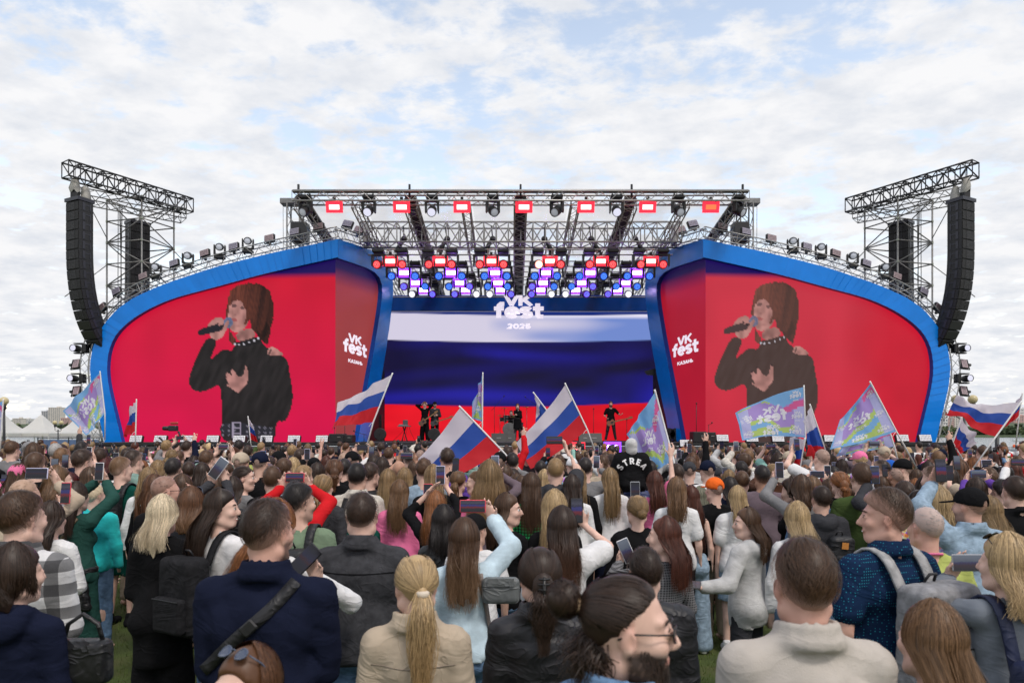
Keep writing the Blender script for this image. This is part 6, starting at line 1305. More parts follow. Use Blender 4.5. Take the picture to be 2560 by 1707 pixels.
def person(px, py, d, label, sex='f', yaw=0., hy=0., hp=0., skin='fair', hair=None, top=None, legs=('trousers', 'denim'), arms=None, beard=None, face=False, wide=1.0, shoes=None, smile=0., group='people in the crowd', hr=0., brow=None, top_kw=None, stance=0.02, z0=0.0, res='hero', sit=False, H=None, yawpos=None):
 seed = int(px) % 97; hth = .02; LOD[0] = d
 H = H or (CAM_Z - (py - HORIZON) * d / FPX - hth - z0); s = H / 1.75; X = (px - 1280) / FPX * d
 r = empty('person', (X, d, z0), yaw); r.scale = (s,) * 3; tag(r, label, 'person', group); PEOPLE.append((X, d))
 base = np.array([X, d, z0]); toL = lambda w: rotz(-yaw) @ (np.asarray(w) - base) / s
 A = {}
 for sd, a in (arms or {}).items():
  a = dict(a)
  if 'phone' in a: pxp, pyp, dd, ori = a['phone']; a = {**hold(sd, toL(P(pxp, pyp, dd)), ori), **{k: v for k, v in a.items() if k != 'phone'}}
  elif 'at' in a: a['w'] = toL(P(*a['at']))
  A[sd] = a
 p = Pose(sex, A, hy, hp, wide, stance, seed, hr, sit); r_ = dict(root=r, p=p, s=s, toL=toL)
 sm = SKIN[skin]; mesh_obj('body', body_mesh(p, res, face, beard, smile=smile), r, sm)
 tk, tm = (top or ('long', 'black')); kw = dict(top_kw or {})
 r_['top'] = mesh_obj({'none': 'vest'}.get(tk, 'top'), top_mesh(p, res, tk, **kw), r, LIB[tm])
 if legs: mesh_obj({'skirt': 'skirt', 'shorts': 'shorts'}.get(legs[0], 'trousers'), legs_mesh(p, res, legs[0]), r, LIB[legs[1]])
 if hair and hair[0] != 'bald':
  st, hc = hair[:2]; hk = dict(hair[2]) if len(hair) > 2 else {}; hk['n'] = int(np.clip(3900 / d, 360, 2300)) if res == 'hero' else hk.get('n'); o = mesh_obj('hair', hair_mesh(st, p, res, seed=seed, skin=SKINC[skin], **hk), r, HAIR[hc]); r_['hair'] = o
 if face: face_parts(r, p, brow or HAIRC[hair[1]] if hair else (.03, .02, .015), smile)
 if shoes:
  for h, kn, an in p.legs:
   f = Field(an - (.09, .14, .085), an + (.09, .22, .06), .012); f.cone(an + (0, -.045, -.045), an + (.008, .12, -.05), .044, .038, k=.02); f.cone(an + (0, -.01, -.03), an + (0, -.01, .02), .048, .046, k=.02); f.cut(lambda X, Y, Z: .004 - Z + 0 * X + 0 * Y); mesh_obj('shoe', f.mesh(), r, LIB[shoes])
 return r_
EYEW = mat('eye_white', (.72, .70, .68), .25); IRIS = mat('eye_iris', (.05, .035, .02), .2); TEETH = mat('teeth', (.75, .72, .66), .3)
GLASSB = mat('sunglass_lens', (.012, .012, .016), .06, spec=.8); GLASSR = mat('sunglass_lens_amber', (.16, .035, .02), .08, spec=.8); GFRAME = mat('glasses_frame', (.012, .011, .011), .3); GGREY = mat('glasses_frame_grey', (.07, .09, .14), .35)
def face_parts(r, p, browc, smile=0):
 H, R = p.hp_, p.R; bm_ = mat('brow_%d' % int(browc[0] * 1000), tuple(c * .8 for c in browc), .8)
 for sd in (-1, 1):
  MB().ball(H((sd * .031, .0805, -.001)), .0135, 10).build('eye', EYEW, r, True); MB().ball(H((sd * .031, .0905, -.001)), .0062, 8).build('iris', IRIS, r, True)
  MB().path([H((sd * q, .0925 - abs(q - .022) * .4, .0225 + .005 * math.sin((q - .012) / .04 * 3.1))) for q in np.linspace(.014, .052, 6)], [.0022, .0035, .004, .0036, .003, .0015], 5).build('eyebrow', bm_, r, True)
  MB().path([H((sd * q, .0945 - abs(q - .03) * .35, .0075 + .002 * math.sin((q - .018) / .028 * 3.1))) for q in np.linspace(.017, .047, 5)], [.001, .0018, .002, .0018, .001], 5).build('eyelashes', bm_, r, True)
 if smile > .4: MB().ball(H((0, .082, -.072)), .014, 10, sq=(1.5, .8, .42)).build('teeth', TEETH, r, True)
def glasses(r, p, dark=True, up=False, lens=None, frame=None, temple=True):
 H = p.hp_; fr = frame or GFRAME; c0 = np.array((0, .108, 0.)); c1 = np.array((0, .058, .126)); Ru = rotx(.78)
 q = (lambda v: H(c1 + Ru @ (np.asarray(v, float) - c0))) if up else (lambda v: H(v)); g = MB(); l = MB()
 for sd in (-1, 1):
  ring = [q((sd * (.032 + .025 * math.cos(t)), .108 - .010 * abs(math.cos(t)) * (1 if sd * math.cos(t) > 0 else 0), -.002 + .019 * math.sin(t))) for t in np.linspace(0, 2 * math.pi, 13)]
  g.path(ring, .0022, 5); l.add(ring[:-1], [tuple(range(12))])
  if temple: g.path([q((sd * .056, .098, .003)), q((sd * .076, .06, .006)), q((sd * .080, .0, .006)), q((sd * .078, -.03, -.008))], .0024, 5)
 g.path([q((-.008, .109, .004)), q((0, .111, .007)), q((.008, .109, .004))], .002, 5)
 e = g.build('sunglasses' if dark else 'glasses', fr, r, True)
 if dark: l.build('lens_pair', lens or GLASSB, e, False)
def on_back(h, pts, width, m, name='strap', off=.006, n=24, side=-1, thick=.004, wrap=True):
 """a strap lying on the clothes: pts (x,z) seen from behind, draped by casting onto the garment"""
 me = h['top'].data; bvh = BVHTree.FromPolygons([v.co for v in me.vertices], [pl.vertices[:] for pl in me.polygons]); pt = np.array(pts, float); dd = np.r_[0, np.cumsum(np.linalg.norm(np.diff(pt, axis=0), axis=1))]; S = np.linspace(0, dd[-1], n); out = []; nr = []
 for a in S:
  x, z = np.interp(a, dd, pt[:, 0]), np.interp(a, dd, pt[:, 1]); hit = bvh.ray_cast(Vector((x, side * .8, z)), Vector((0, -side, 0)))
  if hit[0] is not None: out.append(np.array(hit[0])); nr.append(np.array(hit[1]))
 if len(out) < 3: return None
 out = np.array(out); nr = np.array(nr)
 for _ in range(2): out[1:-1] = .5 * out[1:-1] + .25 * (out[:-2] + out[2:]); nr[1:-1] = .5 * nr[1:-1] + .25 * (nr[:-2] + nr[2:])
 T = np.gradient(out, axis=0); Sd = np.cross(T, nr); Sd /= np.linalg.norm(Sd, axis=1, keepdims=True) + 1e-9; nr /= np.linalg.norm(nr, axis=1, keepdims=True) + 1e-9
 V = []; F = []; k = len(out)
 for i in range(k): a, b = out[i] + Sd[i] * width / 2, out[i] - Sd[i] * width / 2; V += [a + nr[i] * .001, b + nr[i] * .001, b + nr[i] * (off + thick), a + nr[i] * (off + thick)]
 for i in range(k - 1):
  for j in range(4): jj = (j + 1) % 4; F.append((4 * i + j, 4 * i + jj, 4 * i + 4 + jj, 4 * i + 4 + j))
 F += [(3, 2, 1, 0), (4 * k - 4, 4 * k - 3, 4 * k - 2, 4 * k - 1)]
 return MB().add(V, F).build(name, m, h['root'], True), out, nr
STRAPB = cloth('strap_black', (.016, .016, .018), 'nylon')
def backpack(h, label, m, w=.15, dp=.075, ht=.22, z=1.20, x=0., y=-.22, pocket=True, straps=True, name='backpack', m2=None, rz=0.):
 root = h['root']; f = Field((x - w - .08, y - dp - .12, z - ht - .08), (x + w + .08, y + dp + .1, z + ht + .08), .011); R = rotz(rz); f.rbox((x, y, z), (w, dp, ht), .05, R, k=.02); f.wrinkle(.004, 5, 1.2)
 o = empty(name, (0, 0, 0)); o.matrix_world = Matrix.Translation(root.location) @ Matrix.Rotation(root.rotation_euler.z, 4, 'Z') @ Matrix.Diagonal((*root.scale, 1)); tag(o, label, 'backpack', 'backpacks worn in the crowd')
 mesh_obj('main_bag', f.mesh(), o, m)
 if pocket:
  f = Field((x - w - .05, y - dp - .12, z - ht - .05), (x + w + .05, y, z + .06), .010); f.rbox(np.array((x, y, z)) + R @ np.array((0, -dp - .018, -ht * .42)), (w * .82, .035, ht * .45), .028, R, k=.01); mesh_obj('front_pocket', f.mesh(), o, m2 or m)
  q = lambda v: np.array((x, y, z)) + R @ np.array(v); MB().path([q((t * w * .75, -dp - .052, -ht * .02)) for t in (-1, -.5, 0, .5, 1)], .004, 5).build('pocket_zip', STRAPB, o); MB().path([q((math.sin(t) * w * .9, -dp * .7, ht * .62 + math.cos(t) * ht * .3)) for t in np.linspace(-1.5, 1.5, 9)], .004, 5).build('top_zip', STRAPB, o)
 MB().path([(x - .03, y + dp * .5, z + ht), (x - .02, y + dp * .3, z + ht + .035), (x + .02, y + dp * .3, z + ht + .035), (x + .03, y + dp * .5, z + ht)], .007, 6).build('grab_loop', STRAPB, o, True)
 if straps:
  for sd in (-1, 1):
   r_ = MB(); xs = sd * min(.105, h['p'].sw * .62); pts = [(x * .4 + xs * .9, y + dp, z + ht * .75), (xs, -.115, 1.455), (xs, -.03, 1.512), (xs, .06, 1.49), (xs * 1.05, .135, 1.36), (xs * 1.2, .14, 1.2), (xs * 1.5, .08, 1.08)]
   V = []; F = []; pp = arc3(pts, 16)
   T = np.gradient(pp, axis=0)
   for i, q in enumerate(pp): n_ = unit(np.cross(T[i], (1., 0, 0))); V += [q + (-.028, 0, 0), q + (.028, 0, 0), q + np.array((.028, 0, 0)) + n_ * .012, q + np.array((-.028, 0, 0)) + n_ * .012]
   for i in range(15):
    for j in range(4): jj = (j + 1) % 4; F.append((4 * i + j, 4 * i + jj, 4 * i + 4 + jj, 4 * i + 4 + j))
   MB().add(V, F).build('shoulder_strap', m2 or m, o, True)
 return o
def arc3(pts, n):
 p = np.array(pts, float); d = np.r_[0, np.cumsum(np.linalg.norm(np.diff(p, axis=0), axis=1))]; s = np.linspace(0, d[-1], n); q = np.stack([np.interp(s, d, p[:, i]) for i in range(3)], 1)
 for _ in range(2): q[1:-1] = .5 * q[1:-1] + .25 * (q[:-2] + q[2:])
 return q
def cap(h, m, back=False, snap=True, res='hero', name='cap'): return mesh_obj(name, cap_mesh(h['p'], res, back, snap), h['root'], m)
def ph(label, px, py, d, yaw=0., roll=0., case='black', scr=0, s=1.0, pitch=-.12): return phone(P(px, py, d), label, yaw, roll, case, scr, s, pitch)
HB = math.pi / 2
SEAM = []
def heroes():
 D = lambda sd, x=.0, y=.22, z=1.08: dict(w=(sd * x, y, z))           # hand in front of the belly
 fr2 = {-1: D(-1, .05), 1: D(1, .05)}; dn = None
 # --- front line, from left
 h = person(38, 1358, 2.7, 'person in a dark hoodie standing at the lower left corner', hair=('bob', 'darkbrown', dict(L=.10, vol=1.1)), top=('long', 'navy'), top_kw=dict(hood=True, loose=.024), hy=-.45, arms=fr2, legs=('trousers', 'black'))
 bag = empty('handbag', P(208, 1640, 2.75)); tag(bag, 'black leather handbag with silver ring beside the woman in the black hoodie', 'handbag'); f = Field((-.16, -.09, -.16), (.16, .09, .12), .01); f.rbox((0, 0, -.02), (.11, .045, .09), .03); mesh_obj('bag_body', f.mesh(), bag, LIB['leather']); MB().path([(-.08, 0, .06), (-.06, 0, .13), (0, 0, .17), (.06, 0, .13), (.08, 0, .06)], .009, 6).build('handle', LIB['leather'], bag, True); MB().lathe([(.016, -.003), (.022, -.003), (.022, .003), (.016, .003)], (-.08, -.01, .07), 12, R=rotx(HB)).build('ring', STEEL, bag, True)
 person(50, 1224, 3.2, 'person in a black and white checked overshirt', 'm', hy=-.35, skin='fair', hair=('short', 'brown'), top=('long', 'plaid'), top_kw=dict(collar=2, loose=.026), arms=fr2)
 h = person(190, 1203, 5.6, 'person all in green with a leather jacket tied at the waist, filming', hair=('long', 'darkbrown', dict(L=.36)), top=('long', 'green'), top_kw=dict(loose=.022), legs=('wide', 'green'), shoes='white', arms={1: dict(phone=(248, 1178, 5.88, 'v')), -1: dict(phone=(248, 1178, 5.88, 'v'))}, yaw=-.15, wide=1.05)
 ph('white cased phone held up by the person all in green', 248, 1178, 5.86, case='white', scr=1)
 f = Field((-.3, -.3, .55), (.3, .3, 1.15), .014); f.ell((0, -.01, .98), (.20, .155, .075), k=.03); f.cone((0, -.13, .95), (.04, -.16, .74), .10, .09, k=.05, flat=1.8); f.cone((.12, -.1, .95), (.2, -.12, .68), .05, .05, k=.03); f.cone((-.12, -.1, .95), (-.15, -.12, .76), .06, .06, k=.03); f.wrinkle(.009, 2, 1.3); mesh_obj('tied_jacket', f.mesh(), h['root'], LIB['leather'])
 on_back(h, [(-.17, 1.02), (-.05, 1.25), (.07, 1.45)], .035, cloth('tan_strap', (.13, .09, .05), 'leather'))
 h = person(302, 1141, 7.2, 'person in dark green tee and shorts wearing a striped black backpack', 'm', skin='fair', hair=('fade', 'lightbrown'), top=('short', 'dgreen'), legs=('shorts', 'dgreen'), shoes='black', hy=-.5, yaw=-.1); backpack(h, 'black backpack with three white stripes above the green shorts', STRAPB, ht=.24, z=1.17)
 q = h['root']; st_m = mat('white_print', (.7, .7, .7), .6)
 for k in range(3): o = MB().box((-.02 + k * .03, -.3525, 1.08), (.012, .003, .2)).build('printed_stripe', st_m, q)
 tq, tw = word_quads('adidas', .2, .06); solid_letters('printed_word', tq, lambda x, y, hh: np.array([-.07 + x * .15 / tw, -.303 - hh, 1.245 + y * .035]), .004, st_m, q)
 h = person(236, 1206, 6.3, 'person in a turquoise hoodie half hidden by the one all in green', 'm', skin='fair', hair=('crop', 'paleblond'), top=('long', 'turq'), top_kw=dict(hood=True, loose=.02), hy=-.4)
 h = person(406, 1237, 4.3, 'person in a long black coat seen from behind on the grass', hair=('bob', 'paleblond', dict(L=.22, vol=1.1)), top=('long', 'black'), top_kw=dict(hem=.62, loose=.03), legs=('wide', 'black'), shoes='black', arms=fr2); glasses(h['root'], h['p'], temple=True)
 h = person(413, 1184, 5.2, 'person in black wearing sunglasses and turning aside, behind the long black coat', 'm', skin='ruddy', hair=('buzz', 'brown'), top=('long', 'black'), hy=-.9, arms={1: dict(w=(.16, .17, 1.55), d=(-.2, 0, 1), n=(-1, 0, 0)), -1: D(-1, .1)}); glasses(h['root'], h['p'])
 h = person(552, 1219, 4.3, 'person in a white fleece laughing in profile, black backpack on', yaw=-.5, hy=-.95, skin='fair', hair=('long', 'darkbrown', dict(L=.42, vol=1.15, shift=-.05)), top=('long', 'whiteknit'), top_kw=dict(loose=.024), face=True, smile=.9, arms=fr2, legs=('trousers', 'ldenim'))
 backpack(h, 'black canvas backpack with a can in its side pocket', cloth('canvas_black', (.02, .02, .022), 'denim'), w=.165, dp=.085, ht=.25, z=1.10, y=-.25, x=-.03); cn = empty('drink_can', P(474, 1452, 4.08)); tag(cn, 'small silver drink can in the side pocket of the black backpack', 'can'); MB().lathe([(.022, -.055), (.026, -.05), (.026, .05), (.022, .058)], n=16).build('can_body', mat('can_silver', (.6, .6, .6), .25, .9), cn, True); MB().lathe([(.022, .058), (.020, .056), (.001, .056)], n=16).build('can_lid', mat('can_lid', (.5, .5, .5), .3, .9), cn, True)
 h = person(478, 1217, 4.9, 'person in dark grey with glasses pushed up, filming with a tilted phone', hair=('bob', 'chestnut', dict(L=.18, vol=1.15, tips=(.22, .12, .06))), top=('long', 'darkgrey'), arms={1: dict(phone=(547, 1172, 5.18, 'v')), -1: dict(phone=(540, 1176, 5.18, 'v'))}); glasses(h['root'], h['p'], up=True, frame=GGREY)
 ph('large tilted phone with pale edge above the white fleece', 546, 1170, 5.17, roll=.6, case='white', scr=2, s=1.12)
 h = person(690, 1245, 3.3, 'person in white mostly hidden behind the navy bomber jacket', hair=('long', 'ginger', dict(L=.42, shift=-.1)), top=('long', 'white'), arms={1: dict(phone=(763, 1399, 3.12, 'v'), pole=(1, 0, -.5))}, yaw=-.2)
 ph('black phone held low between the navy jacket and the grey denim jacket', 763, 1399, 3.1, roll=.75, scr=1, pitch=-.22)
 h = person(667, 1239, 2.6, 'person in a navy bomber jacket with a strap across the back', 'm', skin='ruddy', wide=1.16, hair=('fade', 'darkbrown', dict(vol=.6)), top=('long', 'navy'), top_kw=dict(collar=2, loose=.022, wr=.006), hy=-.3, beard=(.05, .03, .02, .75), arms=fr2, legs=('trousers', 'denim'), face=True)
 st = on_back(h, [(-.22, 1.12), (-.06, 1.27), (.06, 1.37), (.13, 1.455)], .045, STRAPB, 'cross_strap'); k = 13; MB().bbox(st[1][k] + st[2][k] * .014, (.06, .012, .045), .006, R=roty(-.75)).build('buckle', BLACKP, h['root'])
 h = person(748, 1205, 4.4, 'person in a sage green tee with a black rucksack', 'm', skin='light', hair=('short', 'black', dict(frizz=1.6)), top=('short', 'sage'), hy=-.75, beard=(.05, .035, .03, .35), face=True); backpack(h, 'black rucksack on the sage green tee', STRAPB, ht=.2, z=1.16, w=.14)
 h = person(737, 1200, 5.2, 'person in red sleeves holding a red phone sideways overhead', 'm', hair=('short', 'black'), top=('long', 'red'), arms={1: dict(phone=(737, 1194, 5.48, 'h')), -1: dict(phone=(737, 1194, 5.48, 'h'))}); ph('red cased phone held sideways by two hands in red sleeves', 737, 1193, 5.46, roll=HB, case='red', scr=0)
 h = person(904, 1225, 3.6, 'person in a charcoal denim jacket seen from behind', 'm', skin='fair', wide=1.12, hair=('crop', 'darkbrown'), top=('long', 'charcoal'), top_kw=dict(collar=2, loose=.024), arms=fr2); on_back(h, [(-.19, 1.34), (0, 1.335), (.19, 1.34)], .006, LIB['black'], 'yoke_seam', off=.001, thick=.002)
 h = person(1039, 1377, 2.5, 'person in a plain beige jacket with collar up, seen from behind', hair=('pony', 'blond', dict(L=.52, tips=(.32, .19, .08), wave=.008)), top=('long', 'beige'), top_kw=dict(collar=2, loose=.03), hy=.35, skin='fair', arms=fr2, wide=1.04); h['dark'] = False; SEAM.append(h); q = h['p'].hp_((0, -.128, -.012)); MB().lathe([(.020, -.012), (.026, -.008), (.026, .008), (.020, .012)], q, 14).build('hair_tie', mat('tie_cream', (.6, .52, .42), .7), h['root'], True)
 h = person(1161, 1293, 3.7, 'person in a pale blue sweatshirt raising a red phone', hair=('wavy', 'brown', dict(L=.40, wave=.014, tips=(.22, .13, .07), n=1500)), top=('long', 'lightblue'), top_kw=dict(loose=.03, hem=.92), legs=('trousers', 'denim'), arms={1: dict(phone=(1188, 1268, 3.98, 'h')), -1: D(-1, .1)}); ph('red framed phone held sideways above the pale blue sweatshirt', 1182, 1265, 3.97, roll=HB, case='red', scr=0)
 on_back(h, [(.10, 1.44), (.13, 1.25), (.17, 1.0)], .035, cloth('taupe_strap', (.22, .18, .16), 'leather'), 'bag_strap'); bg_ = empty('shoulder_bag', P(1252, 1475, 3.6)); tag(bg_, 'taupe shoulder bag hanging beside the pale blue sweatshirt', 'handbag'); f = Field((-.14, -.08, -.12), (.14, .08, .12), .011); f.rbox((0, 0, 0), (.10, .035, .07), .03); mesh_obj('bag_body', f.mesh(), bg_, cloth('grey_leather', (.13, .14, .14), 'leather')); MB().box((0, -.04, .05), (.14, .008, .04)).build('flap', cloth('grey_leather', (.13, .14, .14), 'leather'), bg_)
 h = person(1350, 1361, 2.65, 'person in a quilted black vest wearing a black claw clip', hair=('clip', 'darkbrown', dict(L=.26, wave=.012, vol=1.3)), top=('long', 'nylon'), top_kw=dict(collar=3, loose=.026, puff=.010, wr=0), arms=fr2, wide=1.06); q = h['p'].hp_((.012, -.155, -.03)); cl_ = MB();
 for k in range(5): cl_.path([q + np.array((-.022, -.0, .05 - k * .022)), q + np.array((0, -.018, .052 - k * .022)), q + np.array((.022, 0, .05 - k * .022))], .0045, 5)
 cl_.box(q + (0, -.012, .0), (.012, .012, .12)); cl_.build('claw_clip', GFRAME, h['root'], True)
 h = person(1562, 1424, 1.55, 'person in amber sunglasses and blue denim collar, in profile close up', 'm', yaw=-.95, hy=-.72, skin='fair', hair=('manbun', 'darkbrown', dict(L=.22, wave=.010, n=1500)), top=('long', 'denim'), top_kw=dict(collar=2, loose=.02), beard=(.028, .016, .011, 1.0), face=True, hp=-.02); glasses(h['root'], h['p'], lens=GLASSR); q = h['p'].hp_((0, -.122, .052)); MB().lathe([(.020, -.008), (.027, -.005), (.027, .005), (.020, .008)], q, 14, R=h['p'].R @ rotx(HB)).build('hair_tie', mat('tie_tan', (.45, .32, .2), .7), h['root'], True)
 beard_tufts(h, (.045, .024, .015))
 person(1612, 1361, 2.95, 'person in a black padded jacket just behind the amber sunglasses', 'm', skin='fair', hair=('crop', 'darkbrown'), top=('long', 'nylon'), top_kw=dict(puff=.008, wr=0, loose=.03), hy=.2, arms=fr2)
 h = person(620, 1606, 1.72, 'person facing the camera with slate sunglasses pushed up, cut by the bottom edge', yaw=2.7, hp=.1, skin='fair', hair=('long', 'chestnut', dict(L=.3, vol=1.0)), top=('long', 'darkgrey'), face=True, arms=fr2); glasses(h['root'], h['p'], up=True, frame=GGREY, lens=mat('lens_slate', (.03, .045, .09), .1, spec=.8))
 h = person(2013, 1343, 1.95, 'person in a stone coloured polo jumper, large at the bottom', 'm', skin='ruddy', wide=1.08, hair=('fade', 'brown', dict(vol=.9)), top=('long', 'stone'), top_kw=dict(collar=2, loose=.022, wr=.004), arms=fr2)
 h = person(2216, 1221, 3.25, 'person in a navy dotted polo shirt smiling to the left', 'm', yaw=.35, hy=.85, skin='ruddy', wide=1.22, hair=('fade', 'brown', dict(vol=1.2)), top=('short', 'dots'), top_kw=dict(collar=2, loose=.022), face=True, smile=.6, arms={-1: dict(w=(-.27, .05, .88)), 1: dict(w=(.3, .05, .9))}); backpack(h, 'grey backpack with wide pale straps on the dotted polo', cloth('grey_canvas', (.25, .25, .26), 'denim'), w=.18, dp=.09, ht=.25, z=1.12, y=-.27, m2=cloth('strap_grey', (.33, .33, .33), 'denim'))
 h = person(2316, 1259, 3.7, 'person in a lime tee with a pink lanyard', 'm', skin='ruddy', hair=('buzz', 'grey'), top=('short', 'lime'), wide=1.1, hy=.2); lan = MB(); lan.path([h['p'].hc + np.array((.078 * math.sin(t), -.02 - .075 * math.cos(t), -.155 + .012 * math.cos(t))) for t in np.linspace(-2.2, 2.2, 14)], .008, 5); lan.build('lanyard', LIB['pink'], h['root'], True)
 h = person(2426, 1216, 4.5, 'person in black cap and washed denim jacket raising a phone', 'm', skin='ruddy', hair=('buzz', 'brown'), top=('long', 'ldenim'), top_kw=dict(collar=2, loose=.026), wide=1.08, hy=.5, arms={-1: dict(phone=(2352, 1176, 4.78, 'v')), 1: D(1, .1)}, beard=(.05, .035, .025, .6)); cap(h, LIB['black'])
 ph('phone showing the stage raised over the washed denim jacket', 2352, 1176, 4.76, case='black', scr=0, s=1.05)
 h = person(2516, 1334, 2.85, 'person in a grey blue coat at the right edge holding a phone sideways', hair=('wavy', 'blond', dict(L=.22, wave=.012, vol=1.3)), top=('long', 'greycoat'), hy=.55, arms={-1: dict(phone=(2440, 1410, 3.13, 'h')), 1: D(1, .1)}); glasses(h['root'], h['p'], up=True)
 ph('pale phone held sideways at the right edge before the lime tee', 2423, 1406, 3.12, roll=HB, case='clear', scr=2, s=1.05)
 h2 = backpack(h, 'navy school backpack at the lower right corner', cloth('navy_bag', (.014, .02, .055), 'nylon'), w=.17, dp=.09, ht=.25, z=1.0, y=-.25, x=.04)
 person(2331, 1496, 1.95, 'person in dark grey at the lower right before the grey backpack', hair=('long', 'lightbrown', dict(L=.45, tips=(.34, .21, .11), n=1600)), top=('long', 'darkgrey'), arms=fr2, skin='fair', hy=.2)
 # --- second line
 for hh in SEAM:
  on_back(hh, [(-.17, 1.33), (0, 1.322), (.17, 1.33)], .005, LIB['black'] if hh['dark'] else mat('seam_thread', (.22, .18, .14), .9), 'yoke_seam', off=.0005, thick=.0015); on_back(hh, [(0, 1.32), (0.002, 1.1), (0, .92)], .004, LIB['black'] if hh['dark'] else mat('seam_thread', (.22, .18, .14), .9), 'back_seam', off=.0005, thick=.0015)
 h = person(1405, 1264, 3.95, 'person in a loose white tee holding a black phone at shoulder height', hair=('wavy', 'darkbrown', dict(L=.44, wave=.016, tips=(.10, .045, .025), n=1500)), top=('short', 'white'), top_kw=dict(loose=.035), arms={1: dict(phone=(1443, 1275, 4.23, 'v'))}); ph('black phone held up by the person in the loose white tee', 1442, 1276, 4.21, scr=0)
 h = person(1269, 1230, 4.9, 'person in black looking back over the shoulder with hands raised', yaw=-.7, hy=-1.0, skin='fair', hair=('long', 'brown', dict(L=.3)), top=('long', 'black'), face=True, arms={1: dict(w=(.1, .25, 1.22), d=(-.3, 0, 1), n=(-1, 0, 0), show=1), -1: D(-1, .05)})
 h = person(1188, 1281, 4.55, 'person in a black cap and white tee under the red phone', 'm', hair=('buzz', 'darkbrown'), top=('short', 'white'), hy=-.6, skin='light'); cap(h, LIB['black'])
 h = person(1109, 1261, 4.7, 'person in a leather jacket with sunglasses pushed up, left of the red phone', hair=('bob', 'black', dict(L=.24)), top=('long', 'leather')); glasses(h['root'], h['p'], up=True)
 h = person(1089, 1225, 5.3, 'person in black three quarter sleeves raising both hands to film', hair=('long', 'ginger', dict(L=.34)), top=('three', 'black'), arms={1: dict(phone=(1101, 1187, 5.58, 'v')), -1: dict(w=(-.10, .22, 1.72), d=(.55, 0, .6), n=(0, -.3, -1), curl=.15, show=1)}, hy=.1); ph('lilac phone held high by both raised black sleeves', 1101, 1187, 5.56, case='lilac', scr=0)
 ph('small red edged upright phone left of the lilac phone', 1070, 1232, 5.56, case='red', scr=1)
 person(999, 1198, 6.1, 'person in a pink hoodie seen from behind', hair=('long', 'lightbrown', dict(L=.40)), top=('long', 'pink'), top_kw=dict(loose=.03))
 person(970, 1171, 6.9, 'person in black between the cream jacket and the pink hoodie', hair=('long', 'darkblond', dict(L=.48, tips=(.45, .33, .17))), top=('long', 'black'))
 h = person(893, 1155, 6.2, 'person in a cream jacket with a green backpack', 'm', hair=('short', 'black'), top=('long', 'cream'), top_kw=dict(collar=2, loose=.026), skin='light'); on_back(h, [(-.15, 1.15), (-.11, 1.3), (-.08, 1.45)], .05, STRAPB, 'wide_strap'); backpack(h, 'green backpack low on the cream jacket', LIB['dgreen'], z=.98, x=.1, ht=.2, straps=False)
 person(1224, 1162, 6.3, 'person in mauve holding a lilac phone before the big tricolour', hair=('curly', 'darkblond', dict(L=.46, wave=.03, vol=1.8, n=1700, frizz=2.5, tips=(.26, .14, .05))), top=('long', 'mauve'), arms={1: dict(phone=(1237, 1160, 6.58, 'v'))})
 ph('lilac phone showing pale sky before the big tricolour', 1238, 1158, 6.56, case='lilac', scr=2)
 h = person(1191, 1173, 6.8, 'person in pink laughing in profile beside the lilac phone', yaw=.6, hy=1.0, face=True, smile=.9, skin='fair', hair=('pony', 'lightbrown', dict(L=.3)), top=('long', 'pink'))
 person(1328, 1180, 6.2, 'person in a green checked shirt seen from behind', hair=('long', 'brown', dict(L=.46)), top=('long', 'gingham'))
 h = person(1389, 1142, 6.8, 'person in a dark tee lifting a phone high against the tricolour', 'm', skin='fair', hair=('crop', 'darkblond'), top=('short', 'darkgrey'), top_kw=dict(hood=True, loose=.03), arms={1: dict(phone=(1389, 1103, 7.08, 'h'))}, wide=1.1); ph('dark phone lifted high against the tricolour', 1386, 1100, 7.06, roll=HB, scr=0, s=1.1)
 person(1386, 1226, 4.8, 'person in plain black just right of the one looking back', hair=('wavy', 'blond', dict(L=.42, wave=.012, frizz=2.0)), top=('long', 'black'))
 person(1594, 1232, 5.0, 'person in a black sweatshirt below the hooded child', hair=('bun', 'darkblond'), top=('long', 'black'), top_kw=dict(loose=.03), skin='fair', hy=.1); ph('pale cased phone above the black sweatshirt below the hooded child', 1588, 1228, 5.26, case='clear', scr=1)
 h = person(1662, 1289, 4.0, 'person in dark tweed turned to the left with a white phone', yaw=.5, hy=.7, skin='fair', hair=('long', 'auburn', dict(L=.36)), top=('long', 'tweed'), face=True, arms={-1: dict(phone=(1568, 1372, 4.28, 'v')), 1: D(1, .1)}); ph('white phone held by the person in dark tweed', 1566, 1376, 4.26, roll=-.4, case='white', scr=2)
 # child on shoulders
 h = person(1578, 1096, 7.4, 'child on shoulders in a grey hood and black jacket with white letters', 'm', z0=.92, H=1.03, skin='fair', top=('long', 'black'), top_kw=dict(loose=.085, wr=.010, hem=.80), sit=True, wide=1.15, hair=('crop', 'brown'), legs=('trousers', 'darkgrey'), arms={-1: dict(w=(-.16, .26, 1.12)), 1: dict(w=(.16, .26, 1.12))})
 mesh_obj('hood', beanie_hood(h['p']), h['root'], LIB['paleg']); wl = mat('white_felt', (.72, .72, .72), .9); me = h['top'].data; bvh = BVHTree.FromPolygons([v.co for v in me.vertices], [pl.vertices[:] for pl in me.polygons])
